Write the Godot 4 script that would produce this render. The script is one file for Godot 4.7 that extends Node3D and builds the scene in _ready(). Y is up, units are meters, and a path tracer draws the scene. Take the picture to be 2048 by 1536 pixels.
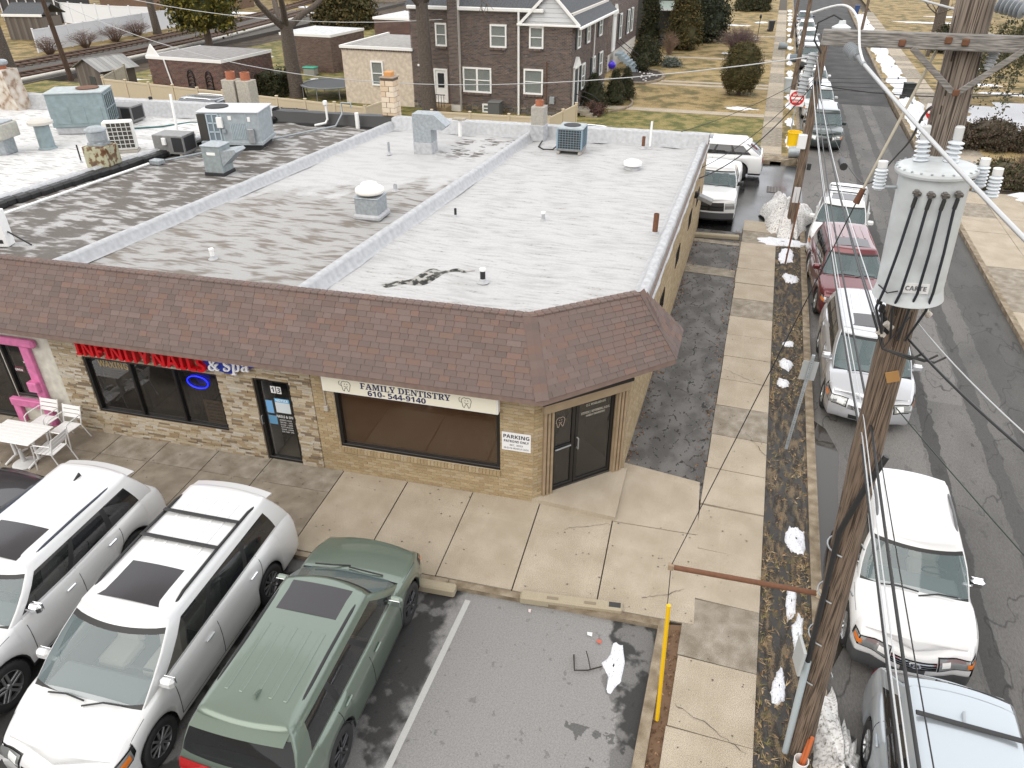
extends Node3D
# Strip of shops seen from the air: setting first, then buildings, vehicles, poles, planting and small things.

class MB:
	var v := PackedVector3Array()
	var n := PackedVector3Array()
	var c := PackedColorArray()
	var t := PackedVector2Array()
	var i := PackedInt32Array()
	var col := Color(1, 1, 1)
	var T := Transform3D()

	func pt(p: Vector3, nn: Vector3, uv := Vector2.ZERO) -> void:
		v.append(T * p)
		n.append(T.basis * nn)
		c.append(col)
		t.append(uv)

	func face(a: Array, out := Vector3.ZERO) -> void:  # convex polygon; "out" is a direction it must face
		var nn: Vector3 = (a[1] - a[0]).cross(a[2] - a[0])
		if nn.length() < 1e-12 and a.size() > 3:
			nn = (a[2] - a[0]).cross(a[3] - a[0])
		nn = nn.normalized()
		if out != Vector3.ZERO and nn.dot(out) < 0:
			a = a.duplicate()
			a.reverse()
			nn = -nn
		var k := v.size()
		for p in a:
			pt(p, nn)
		for j in range(1, a.size() - 1):
			i.append_array([k, k + j + 1, k + j])

	func quv(a: Vector3, b: Vector3, d: Vector3, e: Vector3, ua := Vector2(0, 1), ub := Vector2(1, 1), ud := Vector2(1, 0), ue := Vector2(0, 0)) -> void:
		var nn: Vector3 = (b - a).cross(d - a).normalized()
		var k := v.size()
		pt(a, nn, ua)
		pt(b, nn, ub)
		pt(d, nn, ud)
		pt(e, nn, ue)
		i.append_array([k, k + 2, k + 1, k, k + 3, k + 2])

	func box(m: Vector3, s: Vector3, B := Basis()) -> void:
		var h := s / 2
		var ax := [B.x * h.x, B.y * h.y, B.z * h.z]
		for d in 3:
			var e: Vector3 = ax[d]
			var f: Vector3 = ax[(d + 1) % 3]
			var g: Vector3 = ax[(d + 2) % 3]
			for sg in [1.0, -1.0]:
				var o: Vector3 = m + e * sg
				face([o - f - g, o + f - g, o + f + g, o - f + g], e * sg)

	func bev(m: Vector3, s: Vector3, b := 0.01, B := Basis()) -> void:  # box with chamfered edges
		b = minf(b, minf(s.x, minf(s.y, s.z)) * 0.45)
		var h := s / 2
		var q := func(sg: Vector3, ax: int) -> Vector3:
			var p := Vector3(sg.x * (h.x - b), sg.y * (h.y - b), sg.z * (h.z - b))
			p[ax] = sg[ax] * h[ax]
			return m + B * p
		for d in 3:
			var e := (d + 1) % 3
			var f := (d + 2) % 3
			for sg in [1.0, -1.0]:
				var k := []
				for uv in [[-1, -1], [1, -1], [1, 1], [-1, 1]]:
					var w := Vector3()
					w[d] = sg
					w[e] = uv[0]
					w[f] = uv[1]
					k.append(q.call(w, d))
				var o := Vector3()
				o[d] = sg
				face(k, B * o)
				for s2 in [1.0, -1.0]:
					var w1 := Vector3()
					w1[d] = sg
					w1[e] = s2
					w1[f] = -1
					var w2 := w1
					w2[f] = 1
					face([q.call(w1, d), q.call(w2, d), q.call(w2, e), q.call(w1, e)], B * (w1 + w2))
		for a in [-1, 1]:
			for b2 in [-1, 1]:
				for c2 in [-1, 1]:
					var w := Vector3(a, b2, c2)
					face([q.call(w, 0), q.call(w, 1), q.call(w, 2)], B * w)

	func tube(pts: Array, r, seg := 6, caps := true) -> void:  # r: number or array of radii
		var up := Vector3.UP
		var k0 := v.size()
		var m := pts.size()
		var prev := Vector3.ZERO
		for j in m:
			var d: Vector3 = (pts[mini(j + 1, m - 1)] - pts[maxi(j - 1, 0)]).normalized()
			if j == 0:
				prev = d.cross(up)
				if prev.length() < 0.05:
					prev = d.cross(Vector3.RIGHT)
			var x := (prev - d * prev.dot(d)).normalized()
			prev = x
			var y := d.cross(x)
			var rr: float = r[j] if r is Array else r
			for s in seg + 1:
				var a := TAU * s / seg
				var o := x * cos(a) + y * sin(a)
				pt(pts[j] + o * rr, o, Vector2(float(s) / seg, float(j)))
		for j in m - 1:
			for s in seg:
				var a := k0 + j * (seg + 1) + s
				var b := a + seg + 1
				i.append_array([a, b, a + 1, a + 1, b, b + 1])
		if caps:
			for e in [0, m - 1]:
				var k := v.size()
				var d: Vector3 = (pts[1] - pts[0]).normalized() * -1.0 if e == 0 else (pts[m - 1] - pts[m - 2]).normalized()
				pt(pts[e], d)
				for s in seg + 1:
					v.append(v[k0 + e * (seg + 1) + s])
					n.append(T.basis * d)
					c.append(col)
					t.append(Vector2.ZERO)
				for s in seg:
					if e == 0:
						i.append_array([k, k + 1 + s, k + 2 + s])
					else:
						i.append_array([k, k + 2 + s, k + 1 + s])

	func lathe(prof: Array, seg := 16, X := Transform3D(), smooth := false) -> void:  # prof: Vector2(radius, height), bottom to top on the outside
		var nr := []
		for j in prof.size() - 1:
			var d: Vector2 = (prof[j + 1] - prof[j]).normalized()
			nr.append(Vector2(d.y, -d.x))
		for j in prof.size() - 1:
			var na: Vector2 = nr[j]
			var nb: Vector2 = nr[j]
			if smooth:
				na = (nr[j] + nr[maxi(j - 1, 0)]).normalized()
				nb = (nr[j] + nr[mini(j + 1, nr.size() - 1)]).normalized()
			var k := v.size()
			for s in seg + 1:
				var a := TAU * s / seg
				var d := Vector3(cos(a), 0, sin(a))
				pt(X * (d * prof[j].x + Vector3.UP * prof[j].y), (X.basis * (d * na.x + Vector3.UP * na.y)).normalized())
				pt(X * (d * prof[j + 1].x + Vector3.UP * prof[j + 1].y), (X.basis * (d * nb.x + Vector3.UP * nb.y)).normalized())
			for s in seg:
				var a := k + s * 2
				i.append_array([a, a + 2, a + 1, a + 1, a + 2, a + 3])

	func grid(rows: Array, flip := false, wrap := false, mask = null) -> void:  # rows of equal length, smooth normals
		var h := rows.size()
		var w: int = rows[0].size()
		var k := v.size()
		var at := PackedInt32Array()
		at.resize(h * w)
		at.fill(-1)
		for y in h - 1:
			for x in w - 1:
				if mask != null and not mask.call(y, x):
					continue
				for c4 in [[y, x], [y, x + 1], [y + 1, x], [y + 1, x + 1]]:
					var yy: int = c4[0]
					var xx: int = c4[1]
					if at[yy * w + xx] >= 0:
						continue
					at[yy * w + xx] = v.size()
					var xa := xx - 1 if xx > 0 else (w - 2 if wrap else 0)
					var xb := xx + 1 if xx < w - 1 else (1 if wrap else w - 1)
					var du: Vector3 = rows[yy][xb] - rows[yy][xa]
					var dv: Vector3 = rows[mini(yy + 1, h - 1)][xx] - rows[maxi(yy - 1, 0)][xx]
					var nn := du.cross(dv)
					if nn.length() < 1e-10:
						nn = Vector3.UP
					nn = nn.normalized() * (-1.0 if flip else 1.0)
					pt(rows[yy][xx], nn, Vector2(float(xx) / (w - 1), float(yy) / (h - 1)))
				var a := at[y * w + x]
				var b := at[y * w + x + 1]
				var c2 := at[(y + 1) * w + x]
				var d := at[(y + 1) * w + x + 1]
				if flip:
					i.append_array([a, b, c2, b, d, c2])
				else:
					i.append_array([a, c2, b, b, c2, d])

	func prism(poly: PackedVector2Array, X: Transform3D, depth: float, both := true) -> void:  # outline in X's xy plane, thick along +z
		var tri := Geometry2D.triangulate_polygon(poly)
		if Geometry2D.is_polygon_clockwise(poly):
			poly = poly.duplicate()
			poly.reverse()
			tri = Geometry2D.triangulate_polygon(poly)
		for z in ([depth, 0.0] if both else [depth]):
			var nn := X.basis.z.normalized() * (1.0 if z == depth else -1.0)
			var k := v.size()
			for p in poly:
				pt(X * Vector3(p.x, p.y, z), nn, p)
			for j in range(0, tri.size(), 3):
				var a := tri[j]
				var b := tri[j + 1]
				var d := tri[j + 2]
				if (poly[b] - poly[a]).cross(poly[d] - poly[a]) < 0:
					var e := b
					b = d
					d = e
				if z == depth:
					i.append_array([k + a, k + d, k + b])
				else:
					i.append_array([k + a, k + b, k + d])
		if depth > 0:
			for j in poly.size():
				var a := poly[j]
				var b := poly[(j + 1) % poly.size()]
				face([X * Vector3(a.x, a.y, 0), X * Vector3(b.x, b.y, 0), X * Vector3(b.x, b.y, depth), X * Vector3(a.x, a.y, depth)])

	func mesh() -> ArrayMesh:
		var a := []
		a.resize(Mesh.ARRAY_MAX)
		a[Mesh.ARRAY_VERTEX] = v
		a[Mesh.ARRAY_NORMAL] = n
		a[Mesh.ARRAY_COLOR] = c
		a[Mesh.ARRAY_TEX_UV] = t
		a[Mesh.ARRAY_INDEX] = i
		var m := ArrayMesh.new()
		m.add_surface_from_arrays(Mesh.PRIMITIVE_TRIANGLES, a)
		return m

var M := {}
var used := {}
var rng := RandomNumberGenerator.new()
const AL := 0.06545  # the shop front is turned by 3.75 degrees against the street
var FA := Vector3(cos(AL), 0, -sin(AL))   # along the shop front, to the corner
var FN := Vector3(sin(AL), 0, cos(AL))    # out of the shop front
var FO := Vector3(-3.13, 0, -11.18)       # foot of the front wall at the corner

func fp(u: float, y: float, o := 0.0) -> Vector3:
	return FO + FA * u + FN * o + Vector3.UP * y

func fb() -> Basis:
	return Basis(FA, Vector3.UP, FN)

func numbered(called: String) -> String:
	var k: int = used.get(called, 0)
	used[called] = k + 1
	return called if k == 0 else "%s_%03d" % [called, k]

func thing(called: String, label: String, category: String, at := Vector3.ZERO, turn := 0.0, group := "") -> Node3D:
	var o := Node3D.new()
	o.name = numbered(called)
	add_child(o)
	o.position = at
	o.rotation.y = turn
	meta(o, label, category, group)
	return o

func meta(o: Node, label: String, category: String, group := "") -> Node:
	o.set_meta("label", label)
	o.set_meta("category", category)
	if group:
		o.set_meta("group", group)
	return o

func put(m, called: String, mat: Material, parent: Node = null) -> MeshInstance3D:
	var o := MeshInstance3D.new()
	o.mesh = m.mesh() if m is MB else m
	o.material_override = mat
	if parent == null:
		o.name = numbered(called)
		add_child(o)
	else:
		o.name = called
		parent.add_child(o, true)
	return o

func one(m, called: String, mat: Material, label: String, category: String, group := "") -> MeshInstance3D:
	var o := put(m, called, mat)
	meta(o, label, category, group)
	return o

func struct(m, called: String, mat: Material, kind := "structure") -> MeshInstance3D:
	var o := put(m, called, mat)
	o.set_meta("kind", kind)
	return o

func copy_of(o: Node3D, at: Vector3, turn: float, label := "") -> Node3D:
	var r: Node3D = o.duplicate()
	var base := String(o.name)
	r.name = numbered(base)
	add_child(r)
	r.position = at
	r.rotation.y = turn
	if label:
		r.set_meta("label", label)
	return r

func lin(r: float, g: float, b: float) -> Color:
	return Color(r, g, b).linear_to_srgb()

func mat(r: float, g: float, b: float, rough := 0.8, metal := 0.0, opt := {}) -> StandardMaterial3D:
	var m := StandardMaterial3D.new()
	m.albedo_color = lin(r, g, b)
	m.roughness = rough
	m.metallic = metal
	m.cull_mode = BaseMaterial3D.CULL_DISABLED
	for k in opt:
		m.set(k, opt[k])
	return m

func vmat(rough := 0.85, opt := {}) -> StandardMaterial3D:  # colour from the pieces
	var m := mat(1, 1, 1, rough, 0.0, opt)
	m.vertex_color_use_as_albedo = true
	return m

func noise(seed_: int, freq: float, oct := 4, type := FastNoiseLite.TYPE_SIMPLEX_SMOOTH) -> FastNoiseLite:
	var f := FastNoiseLite.new()
	f.seed = seed_
	f.noise_type = type
	f.frequency = freq
	f.fractal_octaves = oct
	return f

func ntex(seed_: int, freq: float, lo: Color, hi: Color, size := 512, oct := 4, stops := [], gain := 0.5) -> NoiseTexture2D:
	var t := NoiseTexture2D.new()
	t.width = size
	t.height = size
	t.seamless = true
	t.noise = noise(seed_, freq, oct)
	t.noise.fractal_gain = gain
	var g := Gradient.new()
	g.set_color(0, lo)
	g.set_color(1, hi)
	for s in stops:
		g.add_point(s[0], s[1])
	t.color_ramp = g
	return t

func grainy(m: StandardMaterial3D, tex: Texture2D, scale := 1.0, world := true) -> StandardMaterial3D:  # fine grain that multiplies the colour, laid without seams
	m.detail_enabled = true
	m.detail_blend_mode = BaseMaterial3D.BLEND_MODE_MUL
	m.detail_albedo = tex
	m.detail_uv_layer = BaseMaterial3D.DETAIL_UV_2
	m.uv2_triplanar = true
	m.uv2_world_triplanar = world
	m.uv2_scale = Vector3.ONE * scale
	return m

func bumpy(m: StandardMaterial3D, tex: Texture2D, cm: float) -> StandardMaterial3D:
	m.heightmap_enabled = true
	m.heightmap_texture = tex
	m.heightmap_scale = cm
	return m

func tri(m: StandardMaterial3D, tex: Texture2D, scale: float) -> StandardMaterial3D:
	m.albedo_texture = tex
	m.uv1_triplanar = true
	m.uv1_world_triplanar = true
	m.uv1_scale = Vector3.ONE * scale
	return m

func sheet(poly: Array, y: float, box := Rect2(0, 0, 1, 1)) -> MB:  # flat ground piece from (x, z) points; box is what its picture covers
	var m := MB.new()
	var p := PackedVector2Array(poly)
	var tr := Geometry2D.triangulate_polygon(p)
	for q in p:
		m.pt(Vector3(q.x, y, q.y), Vector3.UP, (q - box.position) / box.size)
	for j in range(0, tr.size(), 3):
		var a := tr[j]
		var b := tr[j + 1]
		var d := tr[j + 2]
		if (p[b] - p[a]).cross(p[d] - p[a]) < 0:
			m.i.append_array([a, d, b])
		else:
			m.i.append_array([a, b, d])
	return m

func slab(poly: Array, y0: float, y1: float) -> MB:  # ground piece with edges
	var m := MB.new()
	var p := PackedVector2Array()
	for q in poly:
		p.append(Vector2(q.x, -q.y))
	m.prism(p, Transform3D(Basis(Vector3.RIGHT, Vector3(0, 0, -1), Vector3.UP), Vector3(0, y0, 0)), y1 - y0, false)
	return m

func rect(x0: float, x1: float, z0: float, z1: float) -> Array:
	return [Vector2(x0, z0), Vector2(x1, z0), Vector2(x1, z1), Vector2(x0, z1)]

func picture(w: int, h: int, f: Callable) -> ImageTexture:  # f(layers of noise are made by the caller) -> fills bytes
	var b := PackedByteArray()
	b.resize(w * h * 3)
	f.call(b, w, h)
	return ImageTexture.create_from_image(Image.create_from_data(w, h, false, Image.FORMAT_RGB8, b))

func layer(seed_: int, freq: float, w: int, h: int, oct := 4, stretch := 1.0) -> PackedByteArray:  # noise 0..255; stretch > 1 draws it out along the width
	if stretch == 1.0:
		var im := noise(seed_, freq, oct).get_image(w, h)
		im.convert(Image.FORMAT_L8)
		return im.get_data()
	var i2 := noise(seed_, freq, oct).get_image(int(w / stretch), h)
	i2.convert(Image.FORMAT_L8)
	i2.resize(w, h, Image.INTERPOLATE_CUBIC)
	return i2.get_data()

func text_mesh(s: String, size: float, depth: float, serif := false, bold := true, italic := false) -> TextMesh:
	var f := SystemFont.new()
	f.font_names = PackedStringArray(["Droid Serif" if serif else "Droid Sans"])
	f.font_weight = 700 if bold else 400
	f.font_italic = italic
	var t := TextMesh.new()
	t.text = s
	t.font = f
	t.font_size = 64
	t.pixel_size = size / 64.0 * 1.37   # size is about the height of a capital
	t.depth = depth
	t.curve_step = 4.0
	return t

func write(s: String, size: float, depth: float, at: Vector3, B: Basis, m: Material, parent: Node, called := "lettering", serif := false, bold := true, wide := 0.0) -> MeshInstance3D:
	var t := text_mesh(s, size, depth, serif, bold)
	var o := put(t, called, m, parent)
	var k := 1.0
	if wide > 0:
		k = wide / maxf(t.get_aabb().size.x, 0.001)
	o.transform = Transform3D(B * Basis.from_scale(Vector3(k, 1, 1)), at)
	return o

func _ready() -> void:
	rng.seed = 77
	# camera
	var cam := Camera3D.new()
	cam.name = "camera"
	add_child(cam)
	cam.position = Vector3(0, 10, 0)
	cam.rotation = Vector3(deg_to_rad(-31.75), deg_to_rad(17.7), 0)
	cam.fov = 54.79
	cam.near = 0.1
	cam.far = 900.0
	cam.current = true
	# overcast sky and a weak, wide sun behind it
	var we := WorldEnvironment.new()
	we.name = "world_environment"
	var e := Environment.new()
	var sm := ProceduralSkyMaterial.new()
	sm.sky_top_color = Color(0.985, 0.99, 1.0)
	sm.sky_horizon_color = Color(0.95, 0.96, 0.985)
	sm.sky_curve = 0.25
	sm.ground_bottom_color = Color(0.5, 0.49, 0.47)
	sm.ground_horizon_color = Color(0.7, 0.7, 0.7)
	sm.sky_energy_multiplier = 1.0
	sm.sun_angle_max = 30.0
	var sky := Sky.new()
	sky.sky_material = sm
	e.sky = sky
	e.background_mode = Environment.BG_SKY
	e.tonemap_mode = Environment.TONE_MAPPER_LINEAR
	e.tonemap_exposure = 2.1
	e.sdfgi_enabled = true
	e.ssao_enabled = true
	e.ssil_enabled = true
	we.environment = e
	add_child(we)
	var sun := DirectionalLight3D.new()
	sun.name = "sun"
	sun.light_energy = 0.42
	sun.light_angular_distance = 70.0
	sun.light_color = Color(1.0, 0.985, 0.965)
	sun.shadow_enabled = true
	add_child(sun)
	sun.rotation = Vector3(deg_to_rad(-46), deg_to_rad(-22), 0)
	materials()
	ground()
	shops()
	roof_things()
	shop_front()
	houses()
	cars()
	poles()
	plants()
	small_things()

func materials() -> void:
	M.grain = ntex(3, 0.16, Color(0.62, 0.62, 0.62), Color(1, 1, 1), 256, 3)
	M.speck = ntex(5, 0.35, Color(0.35, 0.35, 0.36), Color(1, 1, 1), 256, 2, [[0.42, Color(0.8, 0.8, 0.8)], [0.6, Color(0.96, 0.96, 0.96)]])
	M.soft = ntex(7, 0.012, Color(0.84, 0.835, 0.83), Color(1, 1, 1), 512, 5)
	M.bump = ntex(9, 0.09, Color(0, 0, 0), Color(1, 1, 1), 256, 4)
	M.rust = ntex(11, 0.02, Color(0.5, 0.36, 0.27), Color(1, 1, 1), 256, 5, [[0.45, Color(0.9, 0.85, 0.8)]])
	# ground
	M.concrete = grainy(mat(0.6, 0.52, 0.41, 0.9), M.speck, 0.9)
	tri(M.concrete, ntex(21, 0.006, Color(0.9, 0.89, 0.87), Color(1, 1, 1), 512, 6), 0.35)
	M.concrete2 = grainy(mat(0.48, 0.43, 0.36, 0.9), M.speck, 0.9)
	tri(M.concrete2, ntex(22, 0.008, Color(0.76, 0.74, 0.7), Color(1, 1, 1), 512, 6), 0.6)
	M.aggregate = grainy(mat(0.46, 0.4, 0.32, 0.9), M.speck, 1.6)
	tri(M.aggregate, ntex(23, 0.006, Color(0.8, 0.79, 0.77), Color(1, 1, 1), 512, 6), 0.6)
	M.kerb = grainy(mat(0.55, 0.47, 0.36, 0.9), M.speck, 1.3)
	tri(M.kerb, ntex(24, 0.015, Color(0.6, 0.56, 0.5), Color(1, 1, 1), 512, 5), 0.3)
	M.joint = mat(0.06, 0.048, 0.035, 0.95)
	M.earth = grainy(mat(0.16, 0.115, 0.07, 0.95), M.speck, 1.5)
	tri(M.earth, ntex(25, 0.01, Color(0.45, 0.42, 0.4), Color(1, 1, 1), 512, 5), 0.15)
	M.asphalt = grainy(mat(0.085, 0.082, 0.08, 0.85), M.speck, 2.2)
	tri(M.asphalt, ntex(26, 0.008, Color(0.55, 0.55, 0.56), Color(1, 1, 1), 512, 5), 0.12)
	M.paint = grainy(mat(0.62, 0.62, 0.6, 0.8), M.speck, 2.0)
	M.snow = mat(0.78, 0.8, 0.84, 0.6)
	M.snow.albedo_texture = ntex(28, 0.05, Color(0.55, 0.54, 0.53), Color(1, 1, 1), 512, 6, [[0.3, Color(0.85, 0.85, 0.86)], [0.4, Color(0.97, 0.97, 0.98)]])
	bumpy(M.snow, M.bump, 1.5)
	M.snow.uv1_triplanar = true
	M.snow.uv1_world_triplanar = true
	M.snow.uv1_scale = Vector3.ONE * 0.8
	M.dirty_snow = tri(mat(0.82, 0.81, 0.8, 0.7), ntex(27, 0.03, Color(0.2, 0.18, 0.16), Color(1, 1, 1), 512, 6, [[0.26, Color(0.45, 0.43, 0.4)], [0.42, Color(0.9, 0.9, 0.9)]]), 0.9)
	bumpy(M.dirty_snow, M.bump, 1.2)
	M.water = mat(0.035, 0.03, 0.025, 0.06)
	# lawn: dry straw and green in patches
	M.lawn = grainy(mat(1, 1, 1, 0.95), ntex(31, 0.07, Color(0.5, 0.5, 0.45), Color(1.0, 1.0, 1.0), 512, 5), 0.35)
	tri(M.lawn, ntex(32, 0.006, lin(0.13, 0.12, 0.04), lin(0.62, 0.46, 0.24), 1024, 7, [[0.36, lin(0.24, 0.19, 0.07)], [0.46, lin(0.42, 0.3, 0.13)], [0.6, lin(0.52, 0.38, 0.18)]], 0.66), 0.07)
	M.lawn_green = grainy(mat(1, 1, 1, 0.95), ntex(33, 0.07, Color(0.5, 0.52, 0.44), Color(1.0, 1.0, 1.0), 512, 5), 0.35)
	tri(M.lawn_green, ntex(34, 0.008, lin(0.09, 0.1, 0.025), lin(0.55, 0.42, 0.2), 1024, 7, [[0.38, lin(0.18, 0.18, 0.045)], [0.5, lin(0.3, 0.26, 0.08)], [0.62, lin(0.42, 0.33, 0.13)]], 0.66), 0.08)
	# general
	M.white = mat(0.8, 0.8, 0.79, 0.45)
	M.white_metal = mat(0.74, 0.75, 0.76, 0.4)
	M.black = mat(0.012, 0.012, 0.013, 0.4)
	M.black_matt = mat(0.015, 0.015, 0.016, 0.85)
	M.rubber = mat(0.02, 0.02, 0.021, 0.75)
	M.steel = grainy(mat(0.42, 0.44, 0.46, 0.42, 0.55), M.soft, 0.8, false)
	M.galv = grainy(mat(0.4, 0.44, 0.47, 0.5, 0.35), M.soft, 1.2, false)
	M.chrome = mat(0.75, 0.76, 0.78, 0.12, 1.0)
	M.wood_grey = tri(mat(0.42, 0.39, 0.35, 0.9), M.soft, 1.0)
	M.glass = mat(0.02, 0.022, 0.024, 0.04, 0.0, {"metallic_specular": 0.6})
	M.rusty = grainy(mat(0.17, 0.075, 0.04, 0.85), M.soft, 2.0)
	M.terra = grainy(mat(0.42, 0.15, 0.08, 0.85), M.soft, 2.0)
	M.bare = mat(0.13, 0.1, 0.08, 0.95)
	M.leafv = vmat(0.8)
	M.leafv.backlight_enabled = true
	M.leafv.backlight = Color(0.25, 0.25, 0.2)
	M.pieces = vmat(0.88)
	grainy(M.pieces, M.grain, 1.4)

func fill3(b: PackedByteArray, o: int, c: Color) -> void:
	b[o] = int(clampf(c.r, 0, 1) * 255.0)
	b[o + 1] = int(clampf(c.g, 0, 1) * 255.0)
	b[o + 2] = int(clampf(c.b, 0, 1) * 255.0)

func lot_picture() -> ImageTexture:
	var W := 1024
	var H := 1024
	var big := layer(101, 0.006, W, H, 5)
	var mid := layer(102, 0.03, W, H, 4)
	var fine := layer(103, 0.3, W, H, 2)
	var bb := PackedByteArray()
	bb.resize(W * H * 3)
	for y in H:
		var z := -9.4 + 9.4 * y / H   # the picture covers z -9.4..0
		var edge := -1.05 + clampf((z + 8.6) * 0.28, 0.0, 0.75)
		for x in W:
			var o := y * W + x
			var X := -9.6 + 9.6 * x / W
			var g: float = big[o] / 255.0
			var m: float = mid[o] / 255.0
			var wob := (g - 0.5) * 0.9 + (m - 0.5) * 0.35
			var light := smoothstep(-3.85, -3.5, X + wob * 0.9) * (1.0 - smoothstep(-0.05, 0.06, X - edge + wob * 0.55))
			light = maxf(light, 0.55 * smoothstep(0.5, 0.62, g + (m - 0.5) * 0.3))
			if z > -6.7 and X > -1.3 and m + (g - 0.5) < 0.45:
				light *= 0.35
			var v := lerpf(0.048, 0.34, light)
			v *= 0.75 + 0.5 * (fine[o] / 255.0)
			if m < 0.2:
				v *= 0.7
			v = pow(v, 1.0 / 2.2)
			bb[o * 3] = int(v * 255.0)
			bb[o * 3 + 1] = int(v * 252.0)
			bb[o * 3 + 2] = int(v * 250.0)
	return ImageTexture.create_from_image(Image.create_from_data(W, H, false, Image.FORMAT_RGB8, bb))

func road_picture() -> ImageTexture:
	var W := 512
	var H := 2048
	var big := layer(111, 0.006, W, H, 4)
	var mid := layer(112, 0.035, W, H, 4)
	var fine := layer(113, 0.3, W, H, 2)
	var bb := PackedByteArray()
	bb.resize(W * H * 3)
	for y in H:
		var z := -56.0 + 56.0 * y / H
		for x in W:
			var o := y * W + x
			var X := 2.42 + 5.72 * x / W
			var g: float = big[o] / 255.0
			var m: float = mid[o] / 255.0
			var xx := X + (m - 0.5) * 0.12
			var v := 0.15 + (g - 0.5) * 0.1
			if xx < 4.75:
				v += 0.03
			if absf(xx - 5.0) < 0.16:      # sealed trench beside the lane
				v = 0.06
			if xx > 6.05 and xx < 6.4:
				v = 0.085
			if xx > 6.9:
				v *= 0.62
			if z < -18.0 and z > -24.0 and xx > 5.2 and xx < 6.0:
				v = 0.22
			if m < 0.22:
				v *= 0.75
			var crack := absf(g - 0.5)
			if crack < 0.006:
				v *= 0.45
			v *= 0.72 + 0.56 * (fine[o] / 255.0)
			v = pow(clampf(v, 0.02, 0.6), 1.0 / 2.2)
			bb[o * 3] = int(v * 255.0)
			bb[o * 3 + 1] = int(v * 249.0)
			bb[o * 3 + 2] = int(v * 243.0)
	return ImageTexture.create_from_image(Image.create_from_data(W, H, false, Image.FORMAT_RGB8, bb))

func drive_picture() -> ImageTexture:  # cracked asphalt: dark cells with paler worn middles
	var W := 256
	var H := 1536
	var f := noise(121, 0.022, 2, FastNoiseLite.TYPE_CELLULAR)
	f.cellular_return_type = FastNoiseLite.RETURN_DISTANCE2_SUB
	f.domain_warp_enabled = true
	f.domain_warp_amplitude = 25.0
	f.domain_warp_frequency = 0.02
	var im := f.get_image(W, H)
	im.convert(Image.FORMAT_L8)
	var cell := im.get_data()
	var big := layer(122, 0.01, W, H, 4)
	var fine := layer(123, 0.3, W, H, 2)
	var bb := PackedByteArray()
	bb.resize(W * H * 3)
	for o in W * H:
		var v := 0.075 + 0.06 * smoothstep(0.3, 0.8, big[o] / 255.0)
		if cell[o] < 20:
			v = 0.02
		elif cell[o] < 27 and fine[o] > 115:
			v = 0.16
		v *= 0.7 + 0.6 * (fine[o] / 255.0)
		var s := pow(v, 1.0 / 2.2)
		bb[o * 3] = int(s * 255.0)
		bb[o * 3 + 1] = int(s * 250.0)
		bb[o * 3 + 2] = int(s * 246.0)
	return ImageTexture.create_from_image(Image.create_from_data(W, H, false, Image.FORMAT_RGB8, bb))

func verge_picture() -> ImageTexture:  # broken asphalt under straw, moss and soil
	var W := 192
	var H := 2048
	var big := layer(131, 0.016, W, H, 5)
	var mid := layer(132, 0.035, W, H, 5)
	var fine := layer(133, 0.4, W, H, 2)
	var bb := PackedByteArray()
	bb.resize(W * H * 3)
	var soil := Color(0.022, 0.019, 0.016)
	var tar := Color(0.045, 0.043, 0.042)
	var straw := Color(0.17, 0.125, 0.08)
	var moss := Color(0.08, 0.065, 0.025)
	for o in W * H:
		var g: float = big[o] / 255.0
		var m: float = mid[o] / 255.0
		var c := soil.lerp(tar, smoothstep(0.5, 0.62, g))
		c = c.lerp(moss, smoothstep(0.62, 0.75, m) * 0.7)
		c = c.lerp(straw, 0.85 * smoothstep(0.5, 0.74, m * 0.5 + (1.0 - g) * 0.5 + (fine[o] / 255.0 - 0.5) * 0.5))
		var k := 0.6 + 0.8 * (fine[o] / 255.0)
		fill3(bb, o * 3, Color(pow(c.r * k, 0.4545), pow(c.g * k, 0.4545), pow(c.b * k, 0.4545)))
	return ImageTexture.create_from_image(Image.create_from_data(W, H, false, Image.FORMAT_RGB8, bb))

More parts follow.
